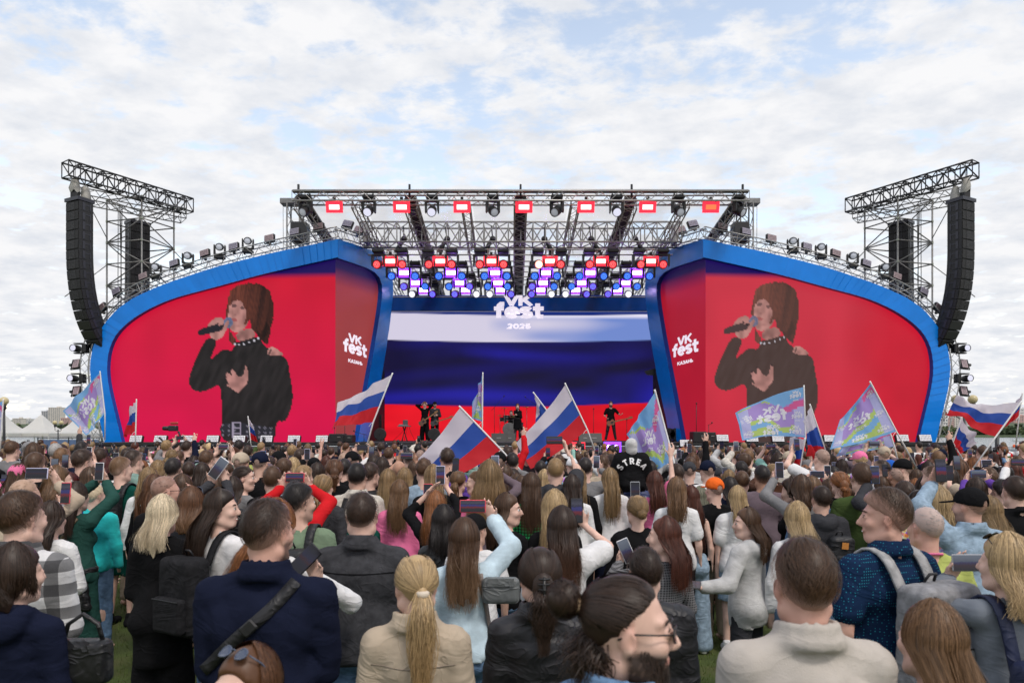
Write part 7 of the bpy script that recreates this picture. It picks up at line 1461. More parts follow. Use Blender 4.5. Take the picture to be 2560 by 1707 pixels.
 for i, ch in enumerate('STREA'):
  qs, w_ = word_quads(ch, .24); a = (i - 2.1) * .46; cx, cz = math.sin(a) * .27, 1.10 + math.cos(a) * .27
  def fn(x, y, hh, cx=cx, cz=cz, a=a, w_=w_):
   lx, lz = (x - w_ / 2) * .11, (y - .5) * .11; X_, Z_ = cx + lx * math.cos(a) + lz * math.sin(a), cz - lx * math.sin(a) + lz * math.cos(a); hit = bvh.ray_cast(Vector((X_, -1, Z_)), Vector((0, 1, 0))); yy = hit[0].y if hit[0] else -.15; return np.array((X_, yy - .004 - hh, Z_))
  solid_letters('jacket_letter', qs, fn, .006, wl, h['root'])
 h = person(1590, 1232, 7.75, 'person in a navy windbreaker carrying the hooded child', 'm', hair=('short', 'brown'), top=('long', 'navyn'), top_kw=dict(loose=.035, wr=.008), wide=1.12, H=1.62, arms={-1: dict(w=(-.13, .22, 1.3)), 1: dict(w=(.13, .22, 1.3))})
 for sd in (-1, 1): on_back(h, [(sd * .10, 1.42), (sd * .19, 1.2)], .008, LIB['white'], 'piping', off=.001)
 # --- right group
 person(1727, 1212, 6.3, 'person in a black strap top and wide pale jeans', hair=('long', 'auburn', dict(L=.62, n=1500)), top=('none', 'black'), top_kw=dict(loose=.004, hem=1.0), legs=('wide', 'ldenim'), shoes='white', skin='fair')
 person(1750, 1214, 7.2, 'person in a pale grey sweatshirt behind the strap top', hair=('wavy', 'ashgreen', dict(L=.26, wave=.016)), top=('long', 'paleg'), legs=('trousers', 'darkgrey'), shoes='beige')
 h = person(1869, 1266, 4.85, 'person in a pale grey hoodie in profile reaching out a hand', yaw=.75, hy=.75, skin='fair', hair=('long', 'brown', dict(L=.34)), top=('long', 'paleg'), top_kw=dict(hood=True, loose=.032, hem=.78), face=True, legs=('trousers', 'darkgrey'), arms={-1: dict(at=(1755, 1468, 4.6), d=(-.8, .6, .05), n=(0, 0, 1), curl=.3, show=1, pole=(.2, -.3, -1)), 1: D(1, .05)}); ph('dark phone lying on the palm reached out from the grey hoodie', 1738, 1462, 4.55, pitch=-1.45, scr=1, roll=.3)
 person(1844, 1212, 6.3, 'person in a loose white tee and denim skirt', hair=('long', 'blond', dict(L=.36)), top=('short', 'white'), top_kw=dict(loose=.035), legs=('skirt', 'ldenim'), shoes='white', skin='fair')
 person(1905, 1162, 7.3, 'person in a mauve grey jumper seen from behind', 'm', hair=('fade', 'black'), top=('long', 'mauve'), wide=1.12, skin='tan')
 person(1993, 1252, 4.75, 'person in a white top right of the pale grey hoodie', hair=('wavy', 'blond', dict(L=.32, wave=.012, tips=(.5, .4, .25))), top=('long', 'white'))
 h = person(2054, 1212, 5.8, 'person in a dark grey hooded jacket with a patch bag', 'm', hair=('short', 'darkbrown', dict(frizz=1.6)), top=('long', 'darkgrey'), top_kw=dict(hood=True, loose=.03), skin='light'); backpack(h, 'small black sling bag with an orange patch on the hooded jacket', STRAPB, w=.11, ht=.17, z=1.15, x=.08, straps=False); MB().box((.08, -.303, 1.24), (.06, .004, .06), R=roty(.1)).build('orange_patch', mat('patch_orange', (.5, .2, .04), .8), h['root'])
 person(2155, 1156, 6.0, 'person in an olive green tee seen from behind', 'm', hair=('short', 'brown', dict(frizz=2.2, vol=1.2)), top=('short', 'olive'), wide=1.12, skin='fair', legs=('trousers', 'navy'))
 person(145, 1162, 5.8, 'person in a royal blue jacket looking right', hair=('long', 'lightbrown', dict(L=.20)), top=('long', 'blue'), hy=-.8, face=True)
 h = PEOPLE_H = person(60, 1192, 4.8, 'person in a beige jacket holding a lilac phone sideways near the left edge', 'm', hair=('buzz', 'darkblond'), top=('long', 'beige'), arms={1: dict(phone=(100, 1184, 5.08, 'h'))}, hy=-.3); ph('lilac cased phone held sideways near the left edge', 92, 1183, 5.06, roll=HB, case='lilac', scr=1, s=1.1)
 person(609, 1160, 6.6, 'person in grey smiling in profile below the beige cap', yaw=-.6, hy=-.8, face=True, smile=.6, hair=('pony', 'darkbrown', dict(L=.2)), top=('long', 'grey'))
 person(582, 1190, 6.0, 'person in a leather jacket below the one smiling in grey', hair=('long', 'darkbrown', dict(L=.36)), top=('long', 'leather'))
 person(2474, 1238, 5.0, 'person in a pale blue puffer jacket right of the black cap', hair=('long', 'darkblond', dict(L=.38, tips=(.42, .3, .16))), top=('long', 'paleblue'), top_kw=dict(puff=.010, wr=0, loose=.03))
 person(2538, 1190, 5.5, 'person in a black blazer near the right edge', 'm', hair=('short', 'darkbrown', dict(vol=1.3)), top=('long', 'black'), top_kw=dict(collar=1), skin='fair')
 person(2343, 1222, 5.2, 'person in a long sleeved floral top left of the denim jacket', hair=('curly', 'blond', dict(L=.28, wave=.02, vol=1.5, frizz=2)), top=('long', 'floral'))
 h = person(2301, 1225, 5.3, 'person in a floral tee wearing a black headband', hair=('long', 'darkbrown', dict(L=.2)), top=('short', 'floral')); MB().path([h['p'].hp_((math.cos(t) * .100, .012, .02 + math.sin(t) * .118)) for t in np.linspace(-.1, 3.24, 14)], .009, 6).build('headband', GFRAME, h['root'], True)
def beard_tufts(h, col):
 p = h['p']; r = np.random.default_rng(4); n = 1500; th = r.uniform(-2.0, 2.0, n); zz = r.uniform(-.125, -.030, n)
 x = .060 * np.sin(th) * (1 - .35 * np.clip((-zz - .08) / .05, 0, 1)); y = .028 + .068 * np.cos(th) * 1.0; keep = ~((np.abs(x) < .024) & (zz > -.088) & (y > .05)) & ~((zz > -.06) & (np.abs(th) < .8)); x, y, zz = x[keep], y[keep], zz[keep]; s = np.linspace(0, 1, 4)
 q = np.stack([x, y, zz], 1); d = unit_rows(np.stack([x * 1.2, (y - .01) * .8, np.full(len(x), -.05)], 1)); Pt = q[:, None] + d[:, None] * s[None, :, None] * .007 + np.array([0, 0, -.014]) * s[None, :, None] ** 2; V, F = ribbons(p.hc + Pt @ p.R.T, np.broadcast_to((q - (0, .02, -.07)) @ p.R.T, (4,) + q.shape).transpose(1, 0, 2), np.full(len(x), .0028))
 mesh_obj('beard', (V, F, np.zeros((len(V), 4))), h['root'], HAIR['darkbrown'])
def unit_rows(a): return a / (np.linalg.norm(a, axis=1, keepdims=True) + 1e-9)
heroes()
# ------------------------------------------------------------------ the band and what stands on the stage
def at_deck(px, Y, z=DECK_Z): return np.array([(px - 1280) / FPX * Y, Y, z])
def band():
 def perf(px, Y, H, label, **k): return person(px, 0, Y, label, z0=DECK_Z, H=H, group='performers on the stage', yaw=k.pop('yaw', math.pi), res='mid', **k)
 PI = math.pi
 h = perf(1294, 30.3, 1.66, 'singer in a short black dress and boots at the microphone', sex='f', hair=('wavy', 'ginger', dict(L=.18, wave=.012)), top=('long', 'black'), top_kw=dict(loose=.012), legs=('skirt', 'black'), arms={1: dict(w=(.02, .16, 1.50), d=(0, .1, 1), n=(-1, 0, 0), curl=.9), -1: dict(w=(.03, .17, 1.22), d=(.8, 0, .4), n=(0, -1, 0))}, skin='fair', stance=.03)
 for hp, kn, an in h['p'].legs: MB().path([kn + (0, 0, .05), (kn + an) / 2, an], [.07, .062, .05], 8).build('boot', LIB['leather'], h['root'], True)
 MB().lathe([(.170, -.03), (.176, 0), (.170, .03)], (0, -.005, 1.06), 20).build('belt', LIB['leather'], h['root'], True); m = empty('microphone', P(1294, 1027, 30.1)); tag(m, 'handheld microphone at the singer mouth', 'microphone'); MB().ball((0, 0, .09), .03).build('grille_head', STEEL, m, True); MB().tube((0, 0, -.1), (0, 0, .08), .014, .02, 8).build('handle', BLACKP, m, True)
 h = perf(1527, 30.7, 1.80, 'bass player in a black shirt standing with legs apart', sex='m', hair=('short', 'black'), top=('short', 'black'), legs=('trousers', 'nylon'), arms={1: dict(w=(.19, .20, 1.02), n=(0, -1, 0)), -1: dict(w=(-.42, .24, 1.14), d=(-.3, .3, .8), n=(0, -1, 0), curl=.9)}, beard=(.02, .015, .012, .9), stance=.12, skin='light')
 g1 = h['root']
 def guitar(px, py, Y, col, label, rz, flip=1, long=1.0):
  r = empty('electric_guitar', P(px, py, Y)); tag(r, label, 'guitar', 'guitars of the band'); bm_ = mat('guitar_body_%d' % int(px), col, .25, coat=.5); c = [(-.20, -.10), (-.24, .02), (-.16, .12), (-.04, .08), (.06, .16), (.13, .10), (.10, .02), (.14, -.06), (.06, -.14), (-.04, -.08), (-.12, -.15)]
  R = roty(-rz) ; pr = smoothpoly(c, 2); MB().prism([(x * flip, z) for x, z in pr][::(1 if flip > 0 else -1)], -.025, .02, M=(R, (0, 0, 0))).build('body', bm_, r)
  MB().box(R @ np.array((flip * .42 * long, -.028, .02)), (.68 * long, .02, .05), R=R).build('neck', mat('maple_neck', (.28, .15, .06), .4), r); MB().box(R @ np.array((flip * (.80 * long), -.028, .03)), (.16, .018, .085), R=R).build('headstock', mat('maple_neck', (.28, .15, .06), .4), r); MB().box(R @ np.array((flip * .02, -.033, 0)), (.10, .012, .07), R=R).build('pickups', BLACKP, r)
  for k in range(4): MB().tube(R @ np.array((flip * (.74 + .04 * k) * 1.0, -.03, .09)), R @ np.array((flip * (.74 + .04 * k), -.03, .11)), .008, n=5).build('tuning_peg', STEEL, r)
  return r
 guitar(1529, 1056, 30.42, (.25, .07, .02), 'sunburst bass guitar slanting across the bass player', .22, 1, 1.1)
 h = perf(1062, 30.4, 1.76, 'guitarist in a dark shirt touching both ears', sex='m', hair=('short', 'ginger'), top=('long', 'black'), legs=('wide', 'black'), arms={1: dict(w=(.13, .03, 1.60), d=(-.3, 0, 1), n=(-1, 0, 0)), -1: dict(w=(-.13, .03, 1.60), d=(.3, 0, 1), n=(1, 0, 0))}, hp=-.25, yaw=PI - .3, stance=.05, skin='fair')
 guitar(1058, 1054, 30.1, (.14, .05, .015), 'brown guitar hanging on the guitarist touching both ears', .6, 1, .9)
 h = perf(1087, 30.9, 1.78, 'musician in a black cap and black denim behind the guitarist', sex='m', hair=('crop', 'darkbrown'), top=('long', 'darkgrey'), legs=('trousers', 'black'), arms={1: dict(w=(.05, .24, 1.12)), -1: dict(w=(-.1, .26, 1.15))}, yaw=PI + .2, beard=(.03, .02, .015, .5), skin='light'); cap(h, LIB['black'], res='mid')
 guitar(1088, 1056, 30.6, (.02, .02, .022), 'black guitar held by the musician in the cap', .3, 1, .95)
 h = perf(1278, 33.2, 1.72, 'drummer in black seated behind the kit', sex='m', hair=('short', 'darkbrown'), top=('short', 'black'), sit=True, legs=('trousers', 'black'), arms={1: dict(w=(.2, .32, 1.25)), -1: dict(w=(-.2, .32, 1.25))}); h['root'].location.z = DECK_Z - .25
 st = empty('drum_stool', (h['root'].location.x, 33.2, DECK_Z)); tag(st, 'round black drum stool under the drummer', 'stool'); MB().lathe([(.17, .50), (.18, .53), (.17, .58)], n=14).build('seat', BLACKP, st, True)
 for k in range(3): MB().tube((0, 0, .4), (.25 * math.cos(k * 2.1), .25 * math.sin(k * 2.1), 0), .015, n=5).build('leg', STEEL, st)
 # drum kit
 def drum(px, py, Y, r_, dp, label, ax='y', col=(.02, .02, .022), legs=0):
  t = P(px, py, Y); o = empty('drum', t); tag(o, label, 'drum', 'drum kit'); R = rotx(HB) if ax == 'y' else np.eye(3); MB().lathe([(r_, -dp / 2), (r_, dp / 2)], n=20, R=R).build('shell', mat('drum_shell', col, .3, coat=.4), o, True); MB().lathe([(r_ * .96, dp / 2 + .002), (.001, dp / 2 + .004)], n=20, R=R).build('drum_head', mat('drum_skin', (.06, .06, .065), .5), o, True)
  for z in (-dp / 2, dp / 2): MB().lathe([(r_, z - .015), (r_ + .015, z - .015), (r_ + .015, z + .015), (r_, z + .015)], n=20, R=R).build('hoop', STEEL, o, True)
  for k in range(6): a = k * 1.047; q = R @ np.array((r_ * 1.02 * math.cos(a), r_ * 1.02 * math.sin(a), 0)); MB().box(q, (.03, .03, .03)).build('lug', STEEL, o)
  if legs:
   for k in range(legs): a = k * 2.09 + .5; MB().tube((r_ * math.cos(a), r_ * math.sin(a), dp / 2), (r_ * 1.25 * math.cos(a), r_ * 1.25 * math.sin(a), DECK_Z - t[2]), .012, n=5).build('leg', STEEL, o)
  return o
 Y = 32.2; drum(1273, 1073, Y, .30, .42, 'big bass drum standing on its side in the drum kit'); drum(1258, 1048, Y + .2, .16, .16, 'snare drum on the left of the kit', 'z', (.4, .4, .4)); drum(1266, 1044, Y + .1, .15, .2, 'rack tom above the bass drum', 'z'); drum(1284, 1044, Y + .1, .16, .22, 'second rack tom above the bass drum', 'z'); drum(1297, 1066, Y + .3, .21, .36, 'floor tom on the right of the kit', 'z', legs=3)
 for px, py, r_, lab in ((1261, 1021, .24, 'high crash cymbal left of the drums'), (1250, 1039, .2, 'hi hat cymbal low on the left of the drums'), (1317, 1018, .24, 'high crash cymbal right of the drums'), (1283, 1042, .22, 'ride cymbal in front of the drummer')):
  t = P(px, py, Y - .1); o = empty('cymbal_stand', (t[0], Y - .1, DECK_Z)); tag(o, lab, 'cymbal', 'drum kit'); z = t[2] - DECK_Z; MB().lathe([(r_, z), (r_ * .4, z + .02), (.03, z + .04), (.001, z + .045)], n=20, R=rotx(.12) if 0 else None).build('cymbal', mat('bronze', (.45, .28, .08), .3, .9), o, True); MB().tube((0, 0, .3), (0, 0, z), .013, n=6).build('shaft', STEEL, o, True)
  for k in range(3): MB().tube((0, 0, .45), (.26 * math.cos(k * 2.1), .26 * math.sin(k * 2.1), 0), .011, n=5).build('leg', STEEL, o)
 # keyboard stand with laptop box
 t = at_deck(1011, 30.5); o = empty('keyboard_stand', t); tag(o, 'small table on crossed legs with a synth box left of the guitarist', 'keyboard stand'); MB().box((0, 0, .68), (.56, .34, .04)).build('table_top', STEEL, o)
 for s in (-1, 1): MB().tube((s * .12, -.1, 0), (-s * .06, .1, .66), .018, n=5).build('leg', BLACKP, o); MB().tube((s * .12, .1, 0), (-s * .06, -.1, .66), .018, n=5).build('leg', BLACKP, o)
 MB().bbox((-.04, 0, .73), (.40, .26, .06), .01).build('keyboard', mat('kb_grey', (.25, .25, .26), .4), o); MB().bbox((.04, .02, .86), (.22, .1, .2), .02).build('synth_box', mat('synth_grey', (.10, .11, .11), .4), o)
 for k in range(3): MB().path([(.2 - .05 * k, 0, .7), (.3 - .2 * k, -.1, .4), (.5 - .5 * k, -.1, .02)], .008, 5).build('cable', CABLE, o, True)
 # microphone stands
 def stand(px, Y, ytop, label, boom=None, z=DECK_Z):
  tp = P(px, ytop, Y)[2] - z; o = empty('microphone_stand', at_deck(px, Y, z)); tag(o, label, 'microphone stand', 'microphone stands'); MB().lathe([(.14, 0), (.14, .015), (.03, .03)], n=14).build('base', BLACKP, o, True); MB().tube((0, 0, .02), (0, 0, tp), .012, n=6).build('shaft', BLACKP, o, True); e = np.array((0, 0, tp))
  if boom: e = np.array((boom[0], 0, tp + boom[1])); MB().tube((-boom[0] * .3, 0, tp - boom[1] * .3), e, .009, n=6).build('boom', BLACKP, o, True)
  MB().ball(e + (0, -.02, .03), .032).build('mic_capsule', BLACKP, o, True)
 stand(1236, 31.6, 1018, 'boom microphone stand left of the drum kit', (.45, .5)); stand(1340, 31.6, 1012, 'boom microphone stand right of the singer', (-.5, .35)); stand(1484, 30.2, 1023, 'straight microphone stand between singer and bass player'); stand(1567, 30.4, 1050, 'low microphone stand beside the bass neck'); stand(836, 26.4, 1070, 'short microphone stand at the foot of the left fold'); stand(862, 26.6, 1056, 'thin stand before the left side screen'); stand(1741, 26.4, 1010, 'tall thin microphone stand before the right side screen'); stand(1772, 26.6, 1062, 'boom stand at the foot of the right fold', (.12, .06)); stand(910, 27.2, 1085, 'boom stand at the left frame foot', (-.4, .1))
 # wedges, racks, stacks
 def wedge(px, Y, w, label):
  o = empty('floor_monitor', at_deck(px, Y)); tag(o, label, 'speaker', 'floor monitors'); MB().add([(-w / 2, -.25, 0), (w / 2, -.25, 0), (w / 2, .25, 0), (-w / 2, .25, 0), (-w / 2, -.05, .36), (w / 2, -.05, .36), (w / 2, .22, .3), (-w / 2, .22, .3)], [(0, 3, 2, 1), (4, 5, 6, 7), (0, 1, 5, 4), (1, 2, 6, 5), (2, 3, 7, 6), (3, 0, 4, 7)]).build('cabinet', BLACKP, o); MB().box((0, .0, .0), (.1, .1, .01)).build('foot', BLACKP, o); MB().add([(-w * .42, .235, .06), (w * .42, .235, .06), (w * .42, .226, .27), (-w * .42, .226, .27)], [(0, 1, 2, 3)]).build('grille', BLACKG, o); MB().box((0, -.17, .16), (w * .3, .01, .05), R=rotx(-.5)).build('badge', mat('badge_grey', (.1, .1, .1), .4), o)
 for px, Y_, w, l in ((1247, 28.6, .62, 'black floor monitor before the drum kit'), (1274, 28.8, .5, 'smaller floor monitor right of the drum wedge'), (1485, 28.4, .62, 'pale lit floor monitor before the bass player'), (1462, 28.0, .5, 'floor monitor behind the second big tricolour'), (1190, 28.4, .5, 'floor monitor behind the big tricolour')): wedge(px, Y_, w, l)
 def rack(px, Y, w, hgt, n, label, z=DECK_Z):
  o = empty('amplifier_rack', at_deck(px, Y, z)); tag(o, label, 'rack', 'racks on the stage')
  for k in range(n): c = MB().bbox((0, 0, hgt * (k + .5)), (w, .6, hgt - .015), .02).build('case', BLACKP, o); MB().box((0, -.302, hgt * (k + .5)), (w * .86, .01, hgt * .7)).build('front_grille', BLACKG, o); MB().box((w * .2, -.31, hgt * (k + .62)), (.12, .01, .03)).build('handle', STEEL, o)
 rack(845, 26.1, .55, .34, 1, 'black rack case at the foot of the left fold'); rack(872, 26.2, .40, .30, 1, 'smaller rack case beside the left fold case'); rack(1745, 26.1, .5, .42, 1, 'wide black rack before the right side screen'); rack(1771, 26.05, .40, .40, 1, 'right hand rack case next to the wide rack'); rack(946, 32.4, .42, .62, 2, 'tall speaker stack at the left end of the back screen'); rack(1655, 32.4, .40, .62, 2, 'tall speaker stack at the right end of the back screen'); rack(1010, 24.6, .9, .3, 1, 'low case on the thrust before the keyboard', 1.37); rack(1390, 24.8, .8, .3, 1, 'low case on the thrust before the singer', 1.37)
 # floor panels on the deck edge
 fl = [(340, 'first'), (401, 'second'), (467, 'third'), (532, 'fourth'), (598, 'fifth'), (666, 'sixth'), (735, 'seventh'), (805, 'eighth')]
 for px, o_ in fl: panel(P(px, 1097, 25.9), PAN_DAY, '%s pale floor panel from the left on the left deck edge' % o_, 'floor panels on the deck edge', tilt=-.35, scale=.9, foot='pdeck')
 for k, (px, py) in enumerate(((1715, 1108), (1806, 1095), (1880, 1096), (1945, 1096), (2075, 1096), (2256, 1095), (2313, 1095))): panel(P(px, py, 25.9 if py < 1105 else 25.2), PAN_DAY, '%s pale floor panel from the left on the right deck edge' % ORD[k], 'floor panels on the deck edge', tilt=-.35, scale=.9, foot='pdeck')
 panel(P(1441, 1119, 22.9), PAN_RED, 'glowing red panel low before the bass player', 'panels on the thrust front', scale=.95, foot='pdeck', house=GLOW_RED); panel(P(1531, 1118, 22.9), PAN_VIO, 'glowing white panel low before the bass player', 'panels on the thrust front', scale=.95, foot='pdeck')
 for px, l in ((950, 'round stage fan at the left speaker stack'), (1085, 'round stage fan behind the guitarist feet'), (1672, 'round stage fan at the right frame foot'), (1690, 'second stage fan at the right frame foot')):
  o = empty('stage_fan', at_deck(px, 29.5)); tag(o, l, 'fan', 'stage fans'); MB().lathe([(.24, -.06), (.27, -.06), (.27, .06), (.24, .06)], (0, 0, .32), 18, R=rotx(HB)).build('ring', BLACKP, o, True); MB().box((0, 0, .03), (.4, .25, .06)).build('base', BLACKP, o)
  for k in range(5): MB().box((.12 * math.cos(k * 1.257), 0, .32 + .12 * math.sin(k * 1.257)), (.2, .03, .07), R=roty(-k * 1.257) @ rotx(.5)).build('blade', DARKSTEEL, o)
  for k in range(4): MB().tube((.26 * math.cos(k * .785), -.06, .32 + .26 * math.sin(k * .785)), (-.26 * math.cos(k * .785), -.06, .32 - .26 * math.sin(k * .785)), .006, n=4).build('guard_bar', BLACKP, o)
 # antenna paddle on its mast
 t = P(1630, 936, 32.0); o = empty('antenna_mast', at_deck(1633, 32.0)); tag(o, 'thin mast with a dark fin antenna before the right screen edge', 'antenna'); z = t[2] - DECK_Z; MB().tube((0, 0, 0), (0, 0, z), .015, n=6).build('mast', BLACKP, o, True); MB().add([(-.42, 0, z + .15), (.1, 0, z + .3), (.1, 0, z - .05), (-.3, 0, z - .02), (-.42, .02, z + .15), (.1, .02, z + .3), (.1, .02, z - .05), (-.3, .02, z - .02)], [(0, 1, 2, 3), (7, 6, 5, 4), (0, 4, 5, 1), (1, 5, 6, 2), (2, 6, 7, 3), (3, 7, 4, 0)]).build('fin', BLACKP, o)
 # camera on a gimbal above the heads
 o = empty('gimbal_camera', P(433, 1078, 13.5)); tag(o, 'small camera on a gimbal sticking up before the red screen', 'camera'); MB().bbox((0, 0, .06), (.16, .12, .11), .015).build('camera_body', BLACKP, o); MB().lathe([(.045, 0), (.04, .12)], (-.08, 0, .06), 10, R=roty(-HB)).build('lens', BLACKP, o, True); MB().bbox((.02, 0, .16), (.15, .03, .05), .01).build('monitor', mat('red_clamp', (.35, .03, .02), .4), o); MB().path([(.1, 0, 0), (.14, 0, -.1), (.02, 0, -.16), (-.2, 0, -.2), (-.28, 0, -.12)], .02, 6).build('gimbal_arm', BLACKP, o, True); MB().tube((0, 0, -.15), (.02, 0, -.75), .016, n=6).build('grip', BLACKP, o, True)
band()
# ------------------------------------------------------------------ flags
FW, FB_, FR = [mat('flag_' + n, c, .75, trans=.42, bump=.25, bscale=9) for n, c in (('white', (.70, .66, .72)), ('blue', (.025, .085, .40)), ('red', (.60, .012, .022)))]
VKM = [mat('print_' + n, c, .7, trans=.40, bump=.25, bscale=9) for n, c in (('violet', (.38, .27, .62)), ('sky', (.20, .44, .74)), ('green', (.44, .60, .16)), ('pink', (.68, .12, .32)), ('lilac', (.46, .48, .76)))]
VKW = mat('print_white', (.74, .74, .78), .7, trans=.35)
POLE = mat('white_pole', (.74, .74, .73), .35)
def flag(c, d, label, pole=None, vk=False, dz=(0, 0, 0, 0), amp=.05, waves=1.6, seed=0, mirror=True, texts=None, sag=0.0, name='tricolour_flag'):
 """c: hoist-top, hoist-bottom, free-bottom, free-top pixels; d depth; dz depth offsets per corner"""
 C = [P(*c[i], d + dz[i]) for i in range(4)]; base = C[1].copy(); r = empty('printed_flag' if vk else name, base); tag(r, label, 'flag', 'printed flags' if vk else 'tricolour flags')
 nu, nv = 36, 24; U, Vv = np.meshgrid(np.linspace(0, 1, nu + 1), np.linspace(0, 1, nv + 1)); q = np.random.default_rng(seed)
 def S(u, v):
  u = np.asarray(u, float)[..., None]; v = np.asarray(v, float)[..., None]
  p = (C[0] * (1 - v) + C[1] * v) * (1 - u) + (C[3] * (1 - v) + C[2] * v) * u
  a, b, cph = 6.28 * waves, seed * 1.3, seed * 2.1
  w = np.sin(u * a + v * 2.2 + b) * .6 + .4 * np.sin(u * a * 1.9 - v * 3.1 + cph) + .25 * np.sin(u * a * .6 + v * 7 + b * .5) + .22 * (1 - np.abs(np.sin(u * a * 1.3 + v * 5 + b)))  ** 2
  nrm = np.cross(C[3] - C[0], C[1] - C[0]); nrm = nrm / np.linalg.norm(nrm); nrm = nrm if nrm[1] < 0 else -nrm
  return p + nrm * w * amp * np.clip(u * 1.6, 0, 1) + np.array([0, 0, 1.0]) * (w * amp * .35 * u - sag * np.sin(u * math.pi)) - base
 pts = S(U, Vv).reshape(-1, 3); idx = np.arange((nu + 1) * (nv + 1)).reshape(nv + 1, nu + 1); F = np.stack([idx[:-1, :-1], idx[:-1, 1:], idx[1:, 1:], idx[1:, :-1]], -1).reshape(-1, 4); me = np_mesh('cloth', pts, F); uc = (np.arange(nu) + .5) / nu; vc = (np.arange(nv) + .5) / nv; UU, V2 = np.meshgrid(uc, vc)
 if not vk: mi = np.repeat(np.repeat([0, 1, 2], nv // 3)[:, None], nu, 1); mats_ = [FW, FB_, FR]
 else:
  f = V2 + .16 * np.sin(UU * 5.0 + seed) + .05 * np.sin(UU * 13); mi = np.zeros(f.shape, int); mi[f < .14] = 1; mi[(f > .62) & (f < .74)] = 2; mi[f >= .74] = 1; mi[(f > .90)] = 2; mi[(UU > .82)] = 4; mi[(UU < .16) & (f > .3)] = 4; mi[(UU < .30) & (f > .16) & (f < .30)] = 3; mi[(UU > .5) & (f > .14) & (f < .19)] = 2; edge = (V2 < .05) | (V2 > .95) | (UU > .965); mi[edge] = 1; mats_ = VKM
 me.polygons.foreach_set('material_index', mi.ravel().astype(np.int32)); link('cloth', me, r, mats_)
 if vk:
  for k, (cu, cv, w_, ang) in enumerate(texts or [(.5, .46, .46, 0), (.13, .12, .17, 0), (.12, .55, .17, 0), (.16, .86, .2, 0), (.55, .88, .26, 0), (.86, .4, .2, 1.3), (.88, .84, .16, .3)]):
   asp = np.linalg.norm(C[3] - C[0]) / (np.linalg.norm(C[1] - C[0]) + 1e-6)
   for nm, qs in logo_quads('2025', .24):
    mb = MB()
    for j, qd in enumerate(qs):
     def mp(x, y):
      lx, ly = (x - .5) * w_, (y - .55) * w_; lx, ly = lx * math.cos(ang) - ly * math.sin(ang), lx * math.sin(ang) + ly * math.cos(ang); u = cu + (lx if mirror else -lx); return np.clip(u, .01, .985), np.clip(cv - ly * asp, .01, .985)
     ps = []
     for (x, y) in qd: ps.append(mp(x, y))
     if max(abs(a[0] - .5) for a in ps) > .48 or max(abs(a[1] - .5) for a in ps) > .48: continue
     pp = [S(np.array(a), np.array(b)) for a, b in ps]
     for sg in (-1, 1): mb.add([p.ravel() + np.array((0, sg * (.004 + .0004 * (j % 4)), 0)) for p in pp], [(0, 1, 2, 3)])
    if mb.f: mb.build({'VK': 'printed_upper_word', 'fest': 'printed_lower_word'}.get(nm, 'printed_year'), VKW, r)
 a, b = C[0], C[1];
 if pole is None: dirv = (b - a) / np.linalg.norm(b - a); e = b + dirv * min(.9, max(.15, (b[2] - 1.55) / max(.2, -dirv[2])))
 else: e = P(*pole, d)
 tip = a + (a - b) / np.linalg.norm(a - b) * .03
 MB().path([tip - base, a - base, b - base, e - base], .013, 8).build('pole', POLE, r, True)
 MB().path([b - base, b - base + np.array((-.04, -.02, -.03)), b - base + np.array((-.07, -.02, -.08))], .004, 4).build('tie_cord', POLE, r)
 return r
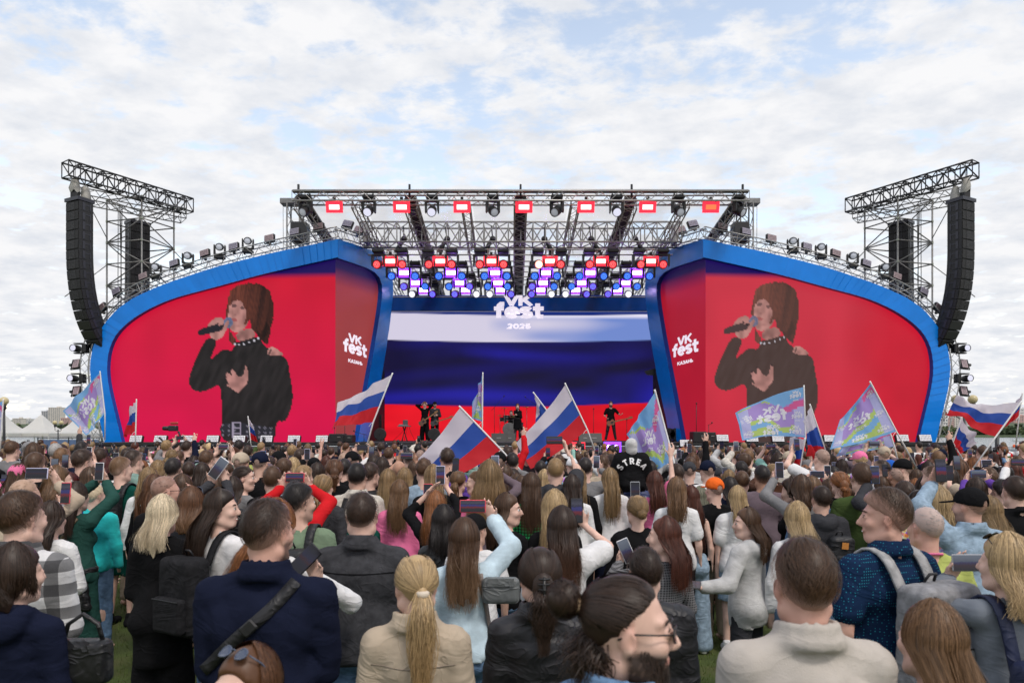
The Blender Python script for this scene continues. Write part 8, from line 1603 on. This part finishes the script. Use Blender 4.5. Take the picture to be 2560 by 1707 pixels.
def flags():
 flag([(250, 931), (262, 1033), (217, 1089), (156, 1027)], 14.5, 'printed violet flag waving before the tents', (262, 1100), vk=True, dz=(0, 0, -.3, .2), seed=1, amp=.04)
 flag([(341, 1001), (339, 1078), (308, 1092), (330, 1020)], 14.0, 'small tricolour hanging limp before the red screen edge', (338, 1112), dz=(0, 0, .1, .1), amp=.05, waves=2.2, seed=2)
 flag([(620, 1043), (626, 1098), (645, 1106), (632, 1062)], 17.0, 'thin furled tricolour below the studded belt', (628, 1116), amp=.05, waves=2.5, seed=3)
 flag([(980, 936), (933, 1055), (826, 1073), (850, 1012)], 11.8, 'tricolour streaming left from a slanted pole before the side screen', (913, 1130), dz=(0, 0, -.2, .25), amp=.07, waves=1.5, seed=4, sag=-.02)
 flag([(1207, 934), (1206, 1054), (1180, 1046), (1198, 975)], 14.5, 'narrow printed flag hanging straight before the drums', (1205, 1110), vk=True, dz=(0, 0, .1, .1), amp=.06, waves=2, seed=5, texts=[(.5, .7, .6, .3), (.5, .35, .5, .2)])
 flag([(1151, 1018), (1253, 1124), (1116, 1204), (1030, 1166)], 10.2, 'big tricolour spread before the drummer with its pole at lower right', (1345, 1222), dz=(0, 0, -.3, .1), amp=.045, waves=1.2, seed=6, sag=.03)
 flag([(1414, 961), (1468, 1073), (1326, 1171), (1291, 1108)], 11.8, 'big tricolour in the middle beside the bass player', (1487, 1125), dz=(0, 0, -.3, .2), amp=.06, waves=1.1, seed=7, sag=.05)
 flag([(1335, 983), (1385, 1050), (1340, 1130), (1345, 1010)], 13.0, 'pale tricolour mostly hidden behind the middle one', (1420, 1098), dz=(0, 0, .1, .1), amp=.05, seed=8)
 flag([(1638, 979), (1684, 1150), (1622, 1186), (1568, 1084)], 8.9, 'printed flag hanging in folds beside the hooded child', (1690, 1180), vk=True, dz=(0, .1, -.1, -.1), amp=.06, waves=1.8, seed=9, texts=[(.55, .45, .5, .5), (.3, .75, .3, .6), (.85, .75, .25, .4), (.2, .3, .2, .6)])
 flag([(2010, 967), (2014, 1094), (1856, 1100), (1838, 1032)], 11.6, 'printed flag stretched wide before the right screen singer', (1991, 1205), vk=True, dz=(0, 0, -.2, .2), amp=.05, waves=1.2, seed=10, sag=-.05)
 flag([(2026, 1014), (2078, 1168), (2018, 1138), (2010, 1060)], 11.0, 'tricolour hanging in folds right of the wide printed flag', None, dz=(0, .1, -.1, -.1), amp=.06, waves=2, seed=11)
 flag([(2012, 1098), (2000, 1172), (1972, 1176), (1976, 1092)], 11.4, 'faded tricolour drooping under the wide printed flag', (1990, 1200), amp=.06, waves=2.2, seed=12)
 flag([(2177, 957), (2241, 1078), (2075, 1124), (2100, 1050)], 10.6, 'printed flag with pink corner on the tallest right pole', (2292, 1170), vk=True, dz=(0, 0, -.3, .3), amp=.07, waves=1.4, seed=13, sag=.02)
 flag([(2226, 1084), (2236, 1116), (2090, 1140), (2110, 1112)], 11.2, 'lower printed flag under the one with the pink corner', (2248, 1165), vk=True, amp=.05, seed=14, texts=[(.4, .5, .4, 0)])
 flag([(2552, 1006), (2490, 1091), (2370, 1032), (2386, 1000)], 10.8, 'tricolour billowing over the water at the right', (2432, 1172), dz=(0, 0, .2, .3), amp=.10, waves=1.2, seed=15, sag=.04)
 flag([(2404, 1044), (2382, 1106), (2394, 1139), (2446, 1106)], 11.5, 'tricolour drooping beside the deck end before the lamp', (2420, 1170), amp=.08, waves=1.5, seed=16)
 flag([(2556, 985), (2548, 1040), (2510, 1070), (2540, 1004)], 14.0, 'pale flag corner at the right edge behind the billowing tricolour', (2540, 1110), amp=.05, seed=17)
 flag([(8, 1000), (2, 1090), (-30, 1080), (-20, 1020)], 14.0, 'printed flag cut off by the left edge', (0, 1130), vk=True, amp=.05, seed=18, texts=[(.3, .5, .5, 0)])
flags()
# ------------------------------------------------------------------ the rest of the crowd: copies of a few builds, each its own person
ARCH = {}
POSES = {'s': {}, 'f': {-1: dict(w=(-.06, .22, 1.06)), 1: dict(w=(.06, .22, 1.06))}, '1': {1: hold(1, (.10, .34, 1.70), 'v'), -1: dict(w=(-.08, .22, 1.06))}, '3': {-1: hold(-1, (-.12, .32, 1.80), 'v'), 1: dict(w=(.08, .22, 1.06))}, '2': {1: hold(1, (0, .36, 1.80), 'h'), -1: hold(-1, (0, .36, 1.80), 'h')}, '4': {1: hold(1, (.02, .38, 1.62), 'v'), -1: hold(-1, (.02, .38, 1.62), 'v')}, 'u': {1: dict(w=(.22, .14, 1.93), d=(.1, 0, 1), n=(0, 1, 0), curl=.2), -1: dict(w=(-.08, .22, 1.06))}, 'w': {1: dict(w=(.12, .26, 1.50), d=(0, .1, 1), n=(-1, 0, 0), curl=.9), -1: dict(w=(.06, .24, 1.36), d=(.2, .1, 1), n=(1, 0, 0), curl=.9)}}
PHPOS = {'1': ((.10, .34, 1.70), 0), '3': ((-.12, .32, 1.80), 0), '2': ((0, .36, 1.80), HB), '4': ((.02, .38, 1.62), 0)}
def mesh_only(name, VF):
 me = np_mesh(name, VF[0], VF[1]);
 if len(VF) > 2: set_attr(me, 'Tint', VF[2])
 me.materials.append(LIB['black']); return me
def arch(kind, *k):
 key = (kind,) + k
 if key not in ARCH:
  if kind == 'body': ARCH[key] = mesh_only('body', body_mesh(Pose(k[0], POSES[k[1]]), 'mid'))
  elif kind == 'top': ARCH[key] = mesh_only('top', top_mesh(Pose(k[0], POSES[k[1]], seed=len(ARCH)), 'mid', k[2], loose=.022, hood=k[3], collar=0))
  elif kind == 'legs': ARCH[key] = mesh_only('legs', legs_mesh(Pose(k[0]), 'mid'))
  elif kind == 'hair':
   sp = dict(long=dict(L=.36), longer=dict(L=.48), bob=dict(L=.17), wavy=dict(L=.32, wave=.014), curly=dict(L=.26, wave=.022, vol=1.5, frizz=2), pony=dict(L=.30), bun={}, clip=dict(L=.18), braid=dict(L=.30), short={}, fade={}, crop={}, buzz={}, bowl=dict(vol=1.4)); st = {'longer': 'long', 'bowl': 'short'}.get(k[0], k[0]); sex = 'm' if k[0] in ('short', 'fade', 'crop', 'buzz', 'bowl') else 'f'
   ARCH[key] = mesh_only('hair', hair_mesh(st, Pose(sex), 'mid', seed=k[1], skin=SKINC['fair'], **sp[k[0]]))
  elif kind == 'cap': ARCH[key] = mesh_only('cap', cap_mesh(Pose(), 'mid', k[0]))
  elif kind == 'hood': ARCH[key] = mesh_only('hood', beanie_hood(Pose()))
 return ARCH[key]
def put(name, me, parent, m):
 o = bpy.data.objects.new(name, me); COL.objects.link(o); o.parent = parent; o.material_slots[0].link = 'OBJECT'; o.material_slots[0].material = m; return o
MEN = ('short', 'fade', 'crop', 'buzz', 'bowl', 'bald')
TW = {k: k for k in LIB}; TW.update(sky='sky blue', whiteknit='white', paleg='pale grey', darkgrey='dark grey', lightblue='light blue', dgreen='dark green', turq='turquoise', ldenim='washed denim', denim='denim', navyn='navy', paleblue='pale blue', brownj='brown', bplaid='blue plaid', greycoat='grey blue', nylon='black nylon', leather='leather', mauve='mauve')
BANDS = [(-200, 60, 'by the frame edge'), (60, 130, 'before the middle tent'), (130, 210, 'below the printed flag'), (210, 300, 'at the frame foot'), (300, 390, 'by the small tricolour'), (390, 480, 'below the singer elbow'), (480, 570, 'below the studded belt'), (570, 660, 'by the thin tricolour'), (660, 760, 'below the red screen'), (760, 850, 'at the screen fold'), (850, 920, 'under the flagpole'), (920, 1000, 'before the keyboard'), (1000, 1080, 'before the guitarist'), (1080, 1160, 'behind the big tricolour'), (1160, 1240, 'by the lilac phone'), (1240, 1310, 'before the drums'), (1310, 1390, 'under the second tricolour'), (1390, 1470, 'before the red panel'), (1470, 1550, 'before the white panel'), (1550, 1640, 'by the hooded child'), (1640, 1720, 'under the hanging flag'), (1720, 1800, 'below the side screen'), (1800, 1880, 'below the right fold'), (1880, 1960, 'by the mauve jumper'), (1960, 2040, 'under the printed banner'), (2040, 2120, 'behind the hooded jacket'), (2120, 2200, 'beyond the olive tee'), (2200, 2290, 'beside the flagpoles'), (2290, 2380, 'at the deck end'), (2380, 2460, 'by the twin lamp'), (2460, 2800, 'by the river railing')]
PENDING = []
def crowd_person(px, py, d, style, hc, topc, sleeve='long', pose='s', capm=None, hood=False, skin='fair', yaw=None, phone_kw=None, exact=True, note=None):
 k = (py - HORIZON) / FPX; H = CAM_Z - k * d - .02
 if exact and k > 0:
  if H < 1.50: d = .48 / k; H = 1.50
  elif H > 1.90: H = 1.90
 H = min(H, 1.93); X = (px - 1280) / FPX * d
 style = 'buzz' if (capm and style in MEN) else style
 sex = 'm' if (style in MEN or (capm and style in MEN)) else 'f'; r = empty('person', (X, d, 0), random.uniform(-.22, .22) if yaw is None else yaw); s = H / 1.75; r.scale = (s * random.uniform(.96, 1.04), s, s)
 put('body', arch('body', sex, pose), r, SKIN[skin]); put('top', arch('top', sex, pose, sleeve, hood), r, LIB[topc]); put('trousers', arch('legs', sex), r, LIB[random.choice(['denim', 'black', 'black', 'ldenim', 'darkgrey', 'navy', 'beige'])])
 if style != 'bald': put('hair', arch('hair', style, random.randint(0, 1)), r, HAIR[hc])
 if capm: put('cap', arch('cap', capm[1] if isinstance(capm, tuple) else False), r, LIB[capm[0] if isinstance(capm, tuple) else capm])
 PEOPLE.append((X, d)); head = ('%s cap' % TW[capm[0] if isinstance(capm, tuple) else capm]) if capm else ''
 PENDING.append((r, px, d, head, TW[topc] + (' hoodie' if hood else ' top'), pose))
 if pose in PHPOS:
  loc, roll = PHPOS[pose]; a = r.rotation_euler.z; w = np.array([X, d, 0]) + rotz(a) @ (np.array(loc) * np.array(r.scale)); kw = dict(phone_kw or {}); kw.setdefault('case', random.choice(['black', 'black', 'black', 'white', 'clear', 'lilac', 'blue'])); kw.setdefault('scr', random.choice([0, 0, 1, 1, 1, 2]))
  o = phone(w, '', a, roll, **kw); PENDING[-1] = PENDING[-1] + (o,)
 return r
CR_ = [ # px, py, dist, hair, colour, top, sleeve, pose, extra
(75, 1091, 9.5, 'crop', 'brown', 'olive', 'short', 's', dict(capm='grey')), (29, 1090, 10.5, 'short', 'brown', 'grey', 'long', 'w'), (84, 1107, 8.5, 'bob', 'brown', 'black', 'long', 's'), (139, 1106, 10, 'crop', 'grey', 'black', 'long', 's'), (155, 1119, 8.5, 'fade', 'lightbrown', 'white', 'short', '1'), (205, 1121, 7.4, 'short', 'darkbrown', 'white', 'short', 's', dict(yaw=-.4)), (204, 1103, 11, 'fade', 'black', 'black', 'long', '3'), (88, 1130, 7, 'fade', 'brown', 'black', 'short', '4'), (176, 1180, 7, 'long', 'red', 'black', 'long', 's'), (262, 1141, 9, 'long', 'red', 'white', 'short', 's'), (225, 1166, 7, 'long', 'brown', 'black', 'long', 's'), (46, 1158, 7, 'long', 'brown', 'whiteknit', 'long', 's', dict(capm='pink')), (128, 1250, 4.6, 'long', 'darkbrown', 'white', 'long', '3', dict(phone_kw=dict(case='red'))), (250, 1118, 9, 'short', 'darkbrown', 'black', 'long', '4'),
(333, 1124, 8, 'fade', 'darkbrown', 'teal', 'long', 's', dict(hood=True, yaw=-.35)), (416, 1099, 13, 'short', 'darkblond', 'grey', 'short', '2'), (467, 1100, 13, 'crop', 'darkbrown', 'black', 'long', 's'), (516, 1124, 9, 'short', 'brown', 'teal', 'short', '2'), (395, 1149, 8.2, 'long', 'darkblond', 'white', 'short', 's'), (372, 1167, 7, 'wavy', 'darkblond', 'white', 'long', 's'), (433, 1143, 7.5, 'short', 'black', 'black', 'long', 's', dict(hood=True)), (472, 1152, 8.2, 'short', 'darkbrown', 'teal', 'short', '4'), (455, 1184, 6.4, 'wavy', 'brown', 'black', 'long', 's'), (505, 1155, 8, 'long', 'darkbrown', 'black', 'long', 's'), (602, 1129, 8, 'short', 'brown', 'mauve', 'long', '1', dict(capm='beige')), (583, 1116, 10, 'short', 'brown', 'black', 'long', 's', dict(capm='brownj')), (597, 1097, 13, 'short', 'black', 'black', 'short', 's'), (566, 1152, 8.4, 'bun', 'brown', 'white', 'long', 's'), (385, 1184, 6.1, 'longer', 'chestnut', 'black', 'long', 's'), (345, 1150, 9.6, 'long', 'brown', 'black', 'long', '3'), (430, 1120, 10.5, 'pony', 'darkblond', 'lime', 'short', 's'), (535, 1190, 6.2, 'curly', 'brown', 'beige', 'long', 's'),
(650, 1128, 8, 'fade', 'darkbrown', 'black', 'short', 's', dict(capm='navy', skin='light')), (671, 1138, 8.7, 'short', 'darkbrown', 'white', 'short', 's'), (697, 1126, 9, 'short', 'black', 'red', 'long', 's', dict(capm='black')), (710, 1145, 8, 'bowl', 'brown', 'bplaid', 'long', 's'), (681, 1165, 6.5, 'bowl', 'brown', 'black', 'long', 's'), (759, 1162, 7, 'fade', 'darkblond', 'grey', 'short', 's', dict(yaw=-.5)), (751, 1121, 10, 'short', 'darkbrown', 'bplaid', 'long', 's', dict(yaw=-.4)), (773, 1125, 10, 'buzz', 'brown', 'grey', 'long', 's'), (785, 1142, 9, 'short', 'black', 'black', 'long', '3', dict(capm='black')), (793, 1156, 8, 'bob', 'darkbrown', 'black', 'long', 's'), (807, 1180, 6, 'braid', 'darkblond', 'charcoal', 'long', 's'), (836, 1143, 7.2, 'clip', 'chestnut', 'black', 'long', 's'), (861, 1145, 8, 'short', 'black', 'black', 'long', 's', dict(hood=True)), (880, 1126, 9, 'short', 'black', 'white', 'short', '2', dict(capm='black')), (860, 1128, 9.8, 'buzz', 'darkblond', 'grey', 'short', '4'), (925, 1154, 7, 'short', 'darkbrown', 'leather', 'long', 's', dict(yaw=-.5)), (934, 1137, 9, 'long', 'darkbrown', 'white', 'long', '3'), (733, 1142, 9, 'long', 'blond', 'black', 'long', '4'), (820, 1160, 9, 'long', 'brown', 'black', 'long', '1'),
(998, 1147, 8, 'bald', 'black', 'black', 'short', '2', dict(skin='tan')), (1060, 1142, 7, 'crop', 'brown', 'ldenim', 'long', 's'), (1012, 1168, 7.4, 'wavy', 'darkblond', 'black', 'long', 's'), (1083, 1160, 6.6, 'long', 'darkblond', 'black', 'long', 's'), (1145, 1172, 7, 'pony', 'lightbrown', 'black', 'long', '3'), (1249, 1128, 9, 'short', 'black', 'maroon', 'short', 's', dict(capm='black')), (1262, 1160, 7.6, 'long', 'brown', 'black', 'long', 's'), (1023, 1126, 10, 'fade', 'black', 'white', 'short', 's'), (1035, 1150, 9, 'long', 'brown', 'white', 'short', 's'), (955, 1142, 8.6, 'long', 'darkbrown', 'white', 'long', 's'), (972, 1117, 11.5, 'short', 'brown', 'black', 'long', '4'),
(1281, 1130, 9, 'short', 'black', 'grey', 'long', '4'), (1280, 1166, 8, 'clip', 'darkbrown', 'black', 'long', 's', dict(yaw=.6)), (1292, 1181, 7.2, 'long', 'brown', 'white', 'long', 's'), (1304, 1187, 6.7, 'long', 'brown', 'ldenim', 'long', 's'), (1361, 1172, 8, 'long', 'blond', 'black', 'long', 's'), (1445, 1168, 7, 'longer', 'darkblond', 'black', 'long', 's'), (1430, 1185, 6.6, 'longer', 'darkbrown', 'white', 'long', 's'), (1463, 1142, 8, 'short', 'black', 'grey', 'long', '1'), (1507, 1136, 9, 'fade', 'brown', 'beige', 'short', 's'), (1531, 1135, 9.6, 'fade', 'darkbrown', 'navy', 'long', 's'), (1545, 1136, 10.5, 'short', 'brown', 'black', 'long', '4'), (1525, 1168, 7.2, 'longer', 'darkblond', 'white', 'long', 's'), (1430, 1143, 10, 'short', 'brown', 'floral', 'long', 's', dict(capm='white')), (1352, 1150, 9.5, 'short', 'black', 'black', 'long', 's', dict(hood=True)),
(1625, 1150, 8, 'short', 'black', 'black', 'short', 's'), (1637, 1176, 7, 'long', 'auburn', 'pink', 'short', 'u'), (1692, 1158, 7.5, 'fade', 'darkbrown', 'darkgrey', 'long', 's', dict(hood=True)), (1723, 1152, 8.5, 'short', 'brown', 'darkgrey', 'long', 's', dict(capm='darkgrey')), (1769, 1149, 8, 'fade', 'brown', 'white', 'short', 's', dict(capm='navy')), (1798, 1167, 9, 'short', 'brown', 'black', 'long', 's', dict(capm='darkgrey')), (1787, 1191, 6.6, 'crop', 'brown', 'black', 'long', 's', dict(capm='orange', yaw=.3)), (1692, 1191, 6.2, 'wavy', 'lightbrown', 'white', 'short', 's'), (1757, 1125, 12, 'fade', 'darkbrown', 'black', 'long', '3'), (1822, 1173, 8.5, 'long', 'darkblond', 'black', 'long', '1'), (1853, 1151, 9, 'short', 'black', 'white', 'short', 's'), (1855, 1175, 7.5, 'short', 'brown', 'navy', 'long', 's'), (1824, 1191, 7, 'long', 'black', 'navy', 'long', 's', dict(hood=True)), (1861, 1129, 9.4, 'braid', 'brown', 'whiteknit', 'long', 's', dict(hood=True)),
(1932, 1155, 8.5, 'bun', 'darkblond', 'brownj', 'long', '4'), (1979, 1198, 6.5, 'curly', 'darkbrown', 'black', 'long', 's', dict(yaw=1.2)), (2030, 1190, 6.3, 'bob', 'lightbrown', 'denim', 'long', 's'), (2083, 1165, 9, 'bob', 'black', 'black', 'long', 's'), (2072, 1195, 7.4, 'long', 'brown', 'white', 'long', '2'), (2204, 1149, 8.5, 'fade', 'darkbrown', 'white', 'short', 's', dict(yaw=.9)), (2225, 1148, 9, 'short', 'brown', 'white', 'short', 's', dict(capm='blue')), (2240, 1165, 8, 'buzz', 'brown', 'navy', 'short', '1', dict(skin='tan')), (2205, 1190, 8.6, 'long', 'brown', 'black', 'long', '3'), (1945, 1135, 11, 'curly', 'darkbrown', 'black', 'long', '4'), (2004, 1186, 6.2, 'bob', 'brown', 'grey', 'long', '3'), (2150, 1126, 9.2, 'pony', 'blond', 'floral', 'long', 's', dict(capm='pink')), (2115, 1188, 7.6, 'pony', 'brown', 'maroon', 'long', '3'),
(2257, 1145, 8, 'short', 'black', 'black', 'long', 's', dict(capm='black', yaw=1.1)), (2334, 1163, 6.5, 'fade', 'brown', 'paleg', 'long', 's', dict(yaw=.6)), (2262, 1200, 5.6, 'short', 'darkbrown', 'darkgrey', 'long', '3'), (2290, 1171, 9, 'long', 'brown', 'black', 'long', 's'), (2398, 1153, 8.5, 'curly', 'chestnut', 'white', 'long', 's'), (2376, 1170, 8, 'long', 'darkbrown', 'black', 'long', 's'), (2441, 1193, 6.5, 'bob', 'darkbrown', 'beige', 'long', '3'), (2471, 1166, 7, 'short', 'brown', 'beige', 'short', '3'), (2515, 1163, 9, 'short', 'black', 'black', 'long', '2'), (2505, 1196, 6.4, 'short', 'black', 'purple', 'long', '2'), (2543, 1139, 11, 'short', 'brown', 'white', 'short', 's', dict(yaw=.9)), (2525, 1152, 10.5, 'short', 'brown', 'navy', 'long', '3', dict(capm='navy')), (2320, 1152, 10, 'longer', 'darkbrown', 'black', 'long', 's'), (2290, 1195, 7, 'long', 'ginger', 'white', 'long', 's'), (2315, 1195, 6.8, 'curly', 'darkbrown', 'black', 'long', 's')]
for t in CR_: crowd_person(*t[:8], **(t[8] if len(t) > 8 else {}))
TOPS = ['black'] * 8 + ['white'] * 8 + ['mint', 'coral', 'sky', 'lightblue', 'paleg'] + ['grey', 'darkgrey', 'beige', 'navy', 'paleg', 'charcoal', 'denim', 'ldenim', 'cream', 'mauve', 'leather'] + ['pink', 'red', 'blue', 'olive', 'teal', 'purple', 'lime', 'brownj']
HC_M = ['black', 'darkbrown', 'darkbrown', 'brown', 'brown', 'lightbrown', 'darkblond']; HC_F = ['darkbrown', 'brown', 'brown', 'chestnut', 'lightbrown', 'darkblond', 'darkblond', 'blond', 'auburn', 'black', 'ginger']
def near(x, y, r): return any((x - a) ** 2 + (y - b) ** 2 < r * r for a, b in PEOPLE)
rnd = random.Random(21); CROWD_MAX = 284; d = 6.9; done = False
while not done:
 x = -.80 * d
 while x < .80 * d:
  xx, dd = x + rnd.uniform(-.1, .1), d + rnd.uniform(-.16, .16)
  if not near(xx, dd, .50) and len(PEOPLE) < CROWD_MAX:
   man = rnd.random() < .42; st = rnd.choice(['short', 'short', 'fade', 'crop', 'buzz', 'bowl']) if man else rnd.choice(['long', 'long', 'longer', 'wavy', 'bob', 'pony', 'clip', 'bun', 'curly']); H = rnd.uniform(1.66, 1.84) if man else rnd.uniform(1.56, 1.72)
   pose = rnd.choice('sssff13441224u' if d < 9 else 'ssf13441234uw1'); px = 1280 + xx / dd * FPX; py = HORIZON + (CAM_Z - .02 - H) / dd * FPX
   random.seed(int(px * 7 + dd * 31)); crowd_person(px, py, dd, st, rnd.choice(HC_M if man else HC_F), rnd.choice(TOPS), rnd.choice(['long', 'long', 'short']), pose, capm=rnd.choice(['black', 'navy', 'beige', 'white', 'darkgrey']) if rnd.random() < .14 else None, skin=rnd.choice(['fair', 'fair', 'light', 'ruddy']), exact=False)
  x += .74
 if len(PEOPLE) >= CROWD_MAX: done = True
 d += .70
D_STUFF = d - .2
def label_crowd():
 from collections import defaultdict
 g = defaultdict(list); cap1 = lambda s: s
 for t in PENDING:
  r, px, dd, head, topw, pose = t[:6]; band = next((b[2] for b in BANDS if b[0] <= px < b[1]), 'in the crowd'); row = 'near' if dd < 7 else ('mid crowd' if dd < 8.6 else ('deeper' if dd < 10.2 else 'far'))
  act = {'1': ', filming', '2': ', filming', '3': ', filming', '4': ', filming', 'u': ', arm up', 'w': ', hands up'}.get(pose, ''); g['%s%s%s, %s %s' % (head + ' and ' if head.endswith('cap') else '', topw, act, row, band)].append(t)
 for lab, ts in g.items():
  ts.sort(key=lambda t: t[1])
  for i, t in enumerate(ts):
   L_ = 'person in ' + lab if len(ts) == 1 else 'person in %s, %s from left' % (lab, ORD[i]); tag(t[0], ' '.join(L_.split()[:16]), 'person', 'people in the crowd')
   if len(t) > 6: t[6]['label'] = ' '.join(('raised phone of person in ' + lab.replace(', filming', '') + ('' if len(ts) == 1 else ', ' + ORD[i])).split()[:16])
label_crowd()
# ------------------------------------------------------------------ the packed mass before the stage
def crowd_mass():
 arr = [];
 def VF(t): return (t[0], t[1])
 lib = {}
 for sex in 'mf':
  for ps in 'sf134':
   p = Pose(sex, POSES[ps]); b = body_mesh(p, 'far'); tp = top_mesh(p, 'far', 'long', loose=.024, wr=0); keep = b[0][:, 2] > .9
   def crop(V, F): k = V[:, 2] > 1.02; ok = k[F].all(1); F = F[ok]; u = np.unique(F); m = np.full(len(V), -1); m[u] = np.arange(len(u)); return V[u], m[F]
   lib[sex, ps] = (crop(b[0], b[1]), crop(*tp))
 hl = {}
 for st in ('short', 'fade', 'crop', 'long', 'wavy', 'bob', 'pony', 'bun'):
  sx = 'm' if st in ('short', 'fade', 'crop') else 'f'
  for lod, nn in ((0, 22), (1, 0)): hl[st, lod] = hair_mesh(st, Pose(sx), 'far', L=.34 if st != 'bob' else .17, seed=3, n=nn)[:2]
 box = MB(); box.box((0, 0, 0), (.074, .01, .15)); bv = np.array(box.v); bf = np.array(box.f); scr_ = MB(); scr_.box((0, -.0065, 0), (.066, .002, .142)); sv = np.array(scr_.v); sf = np.array(scr_.f)
 mats = [SKIN['fair'], SKIN['light'], SKIN['ruddy']] + [HAIR[k] for k in HC_F + ['black']] + [LIB[k] for k in ('black', 'white', 'grey', 'darkgrey', 'beige', 'navy', 'denim', 'mauve', 'pink', 'red', 'olive', 'cream')] + [CASES['black'], SCR[0], SCR[1]]; nh = len(HC_F) + 1
 VV, FF, MM = [], [], []; off = 0
 def add(V, F, mi, R, s, T):
  nonlocal off; VV.append((V * s) @ R.T + T); FF.append(F + off); MM.append(np.full(len(F), mi)); off += len(V)
 y = 6.4; q = random.Random(5); n = 0
 while y < 22.6:
  x = -.98 * y
  while x < .98 * y:
   xx, yy = x + q.uniform(-.12, .12), y + q.uniform(-.18, .18)
   if abs(xx) < 17.5 and (y > D_STUFF or abs(xx) > .81 * y) and not near(xx, yy, .40):
    man = q.random() < .45; H = q.uniform(1.66, 1.86) if man else q.uniform(1.54, 1.72); s = H / 1.75; ps = q.choice('sssff13441'); R = rotz(q.uniform(-.3, .3)); T = np.array([xx, yy, 0]); b, tp = lib['m' if man else 'f', ps]; st = q.choice(['short', 'fade', 'crop'] if man else ['long', 'wavy', 'bob', 'pony', 'bun', 'long'])
    add(*b, q.randrange(3), R, s, T); add(*tp, 3 + nh + q.choice([0, 0, 0, 0, 1, 1, 1, 2, 3, 4, 5, 6, 7, 8, 9, 10, 11]), R, s, T); add(*hl[st, 0 if yy < 13.5 else 1], 3 + q.randrange(nh), R, s, T); n += 1
    if ps in PHPOS: C = np.array(PHPOS[ps][0]); add(bv + C, bf, 3 + nh + 12, R, s, T); add(sv + C, sf, 3 + nh + 13 + q.randrange(2), R, s, T)
   x += .60 if y < 16 else .78
  y += .66 if y < 15 else .92
 V = np.vstack(VV); me = np_mesh('crowd', V, np.vstack(FF)); me.polygons.foreach_set('material_index', np.concatenate(MM).astype(np.int32)); set_attr(me, 'Tint', np.zeros((len(V), 4)))
 tag(link('crowd', me, None, mats), 'dense crowd of heads and raised phones packed up to the stage', 'crowd', kind='stuff'); print('MASS', n, len(np.vstack(FF)))
crowd_mass()
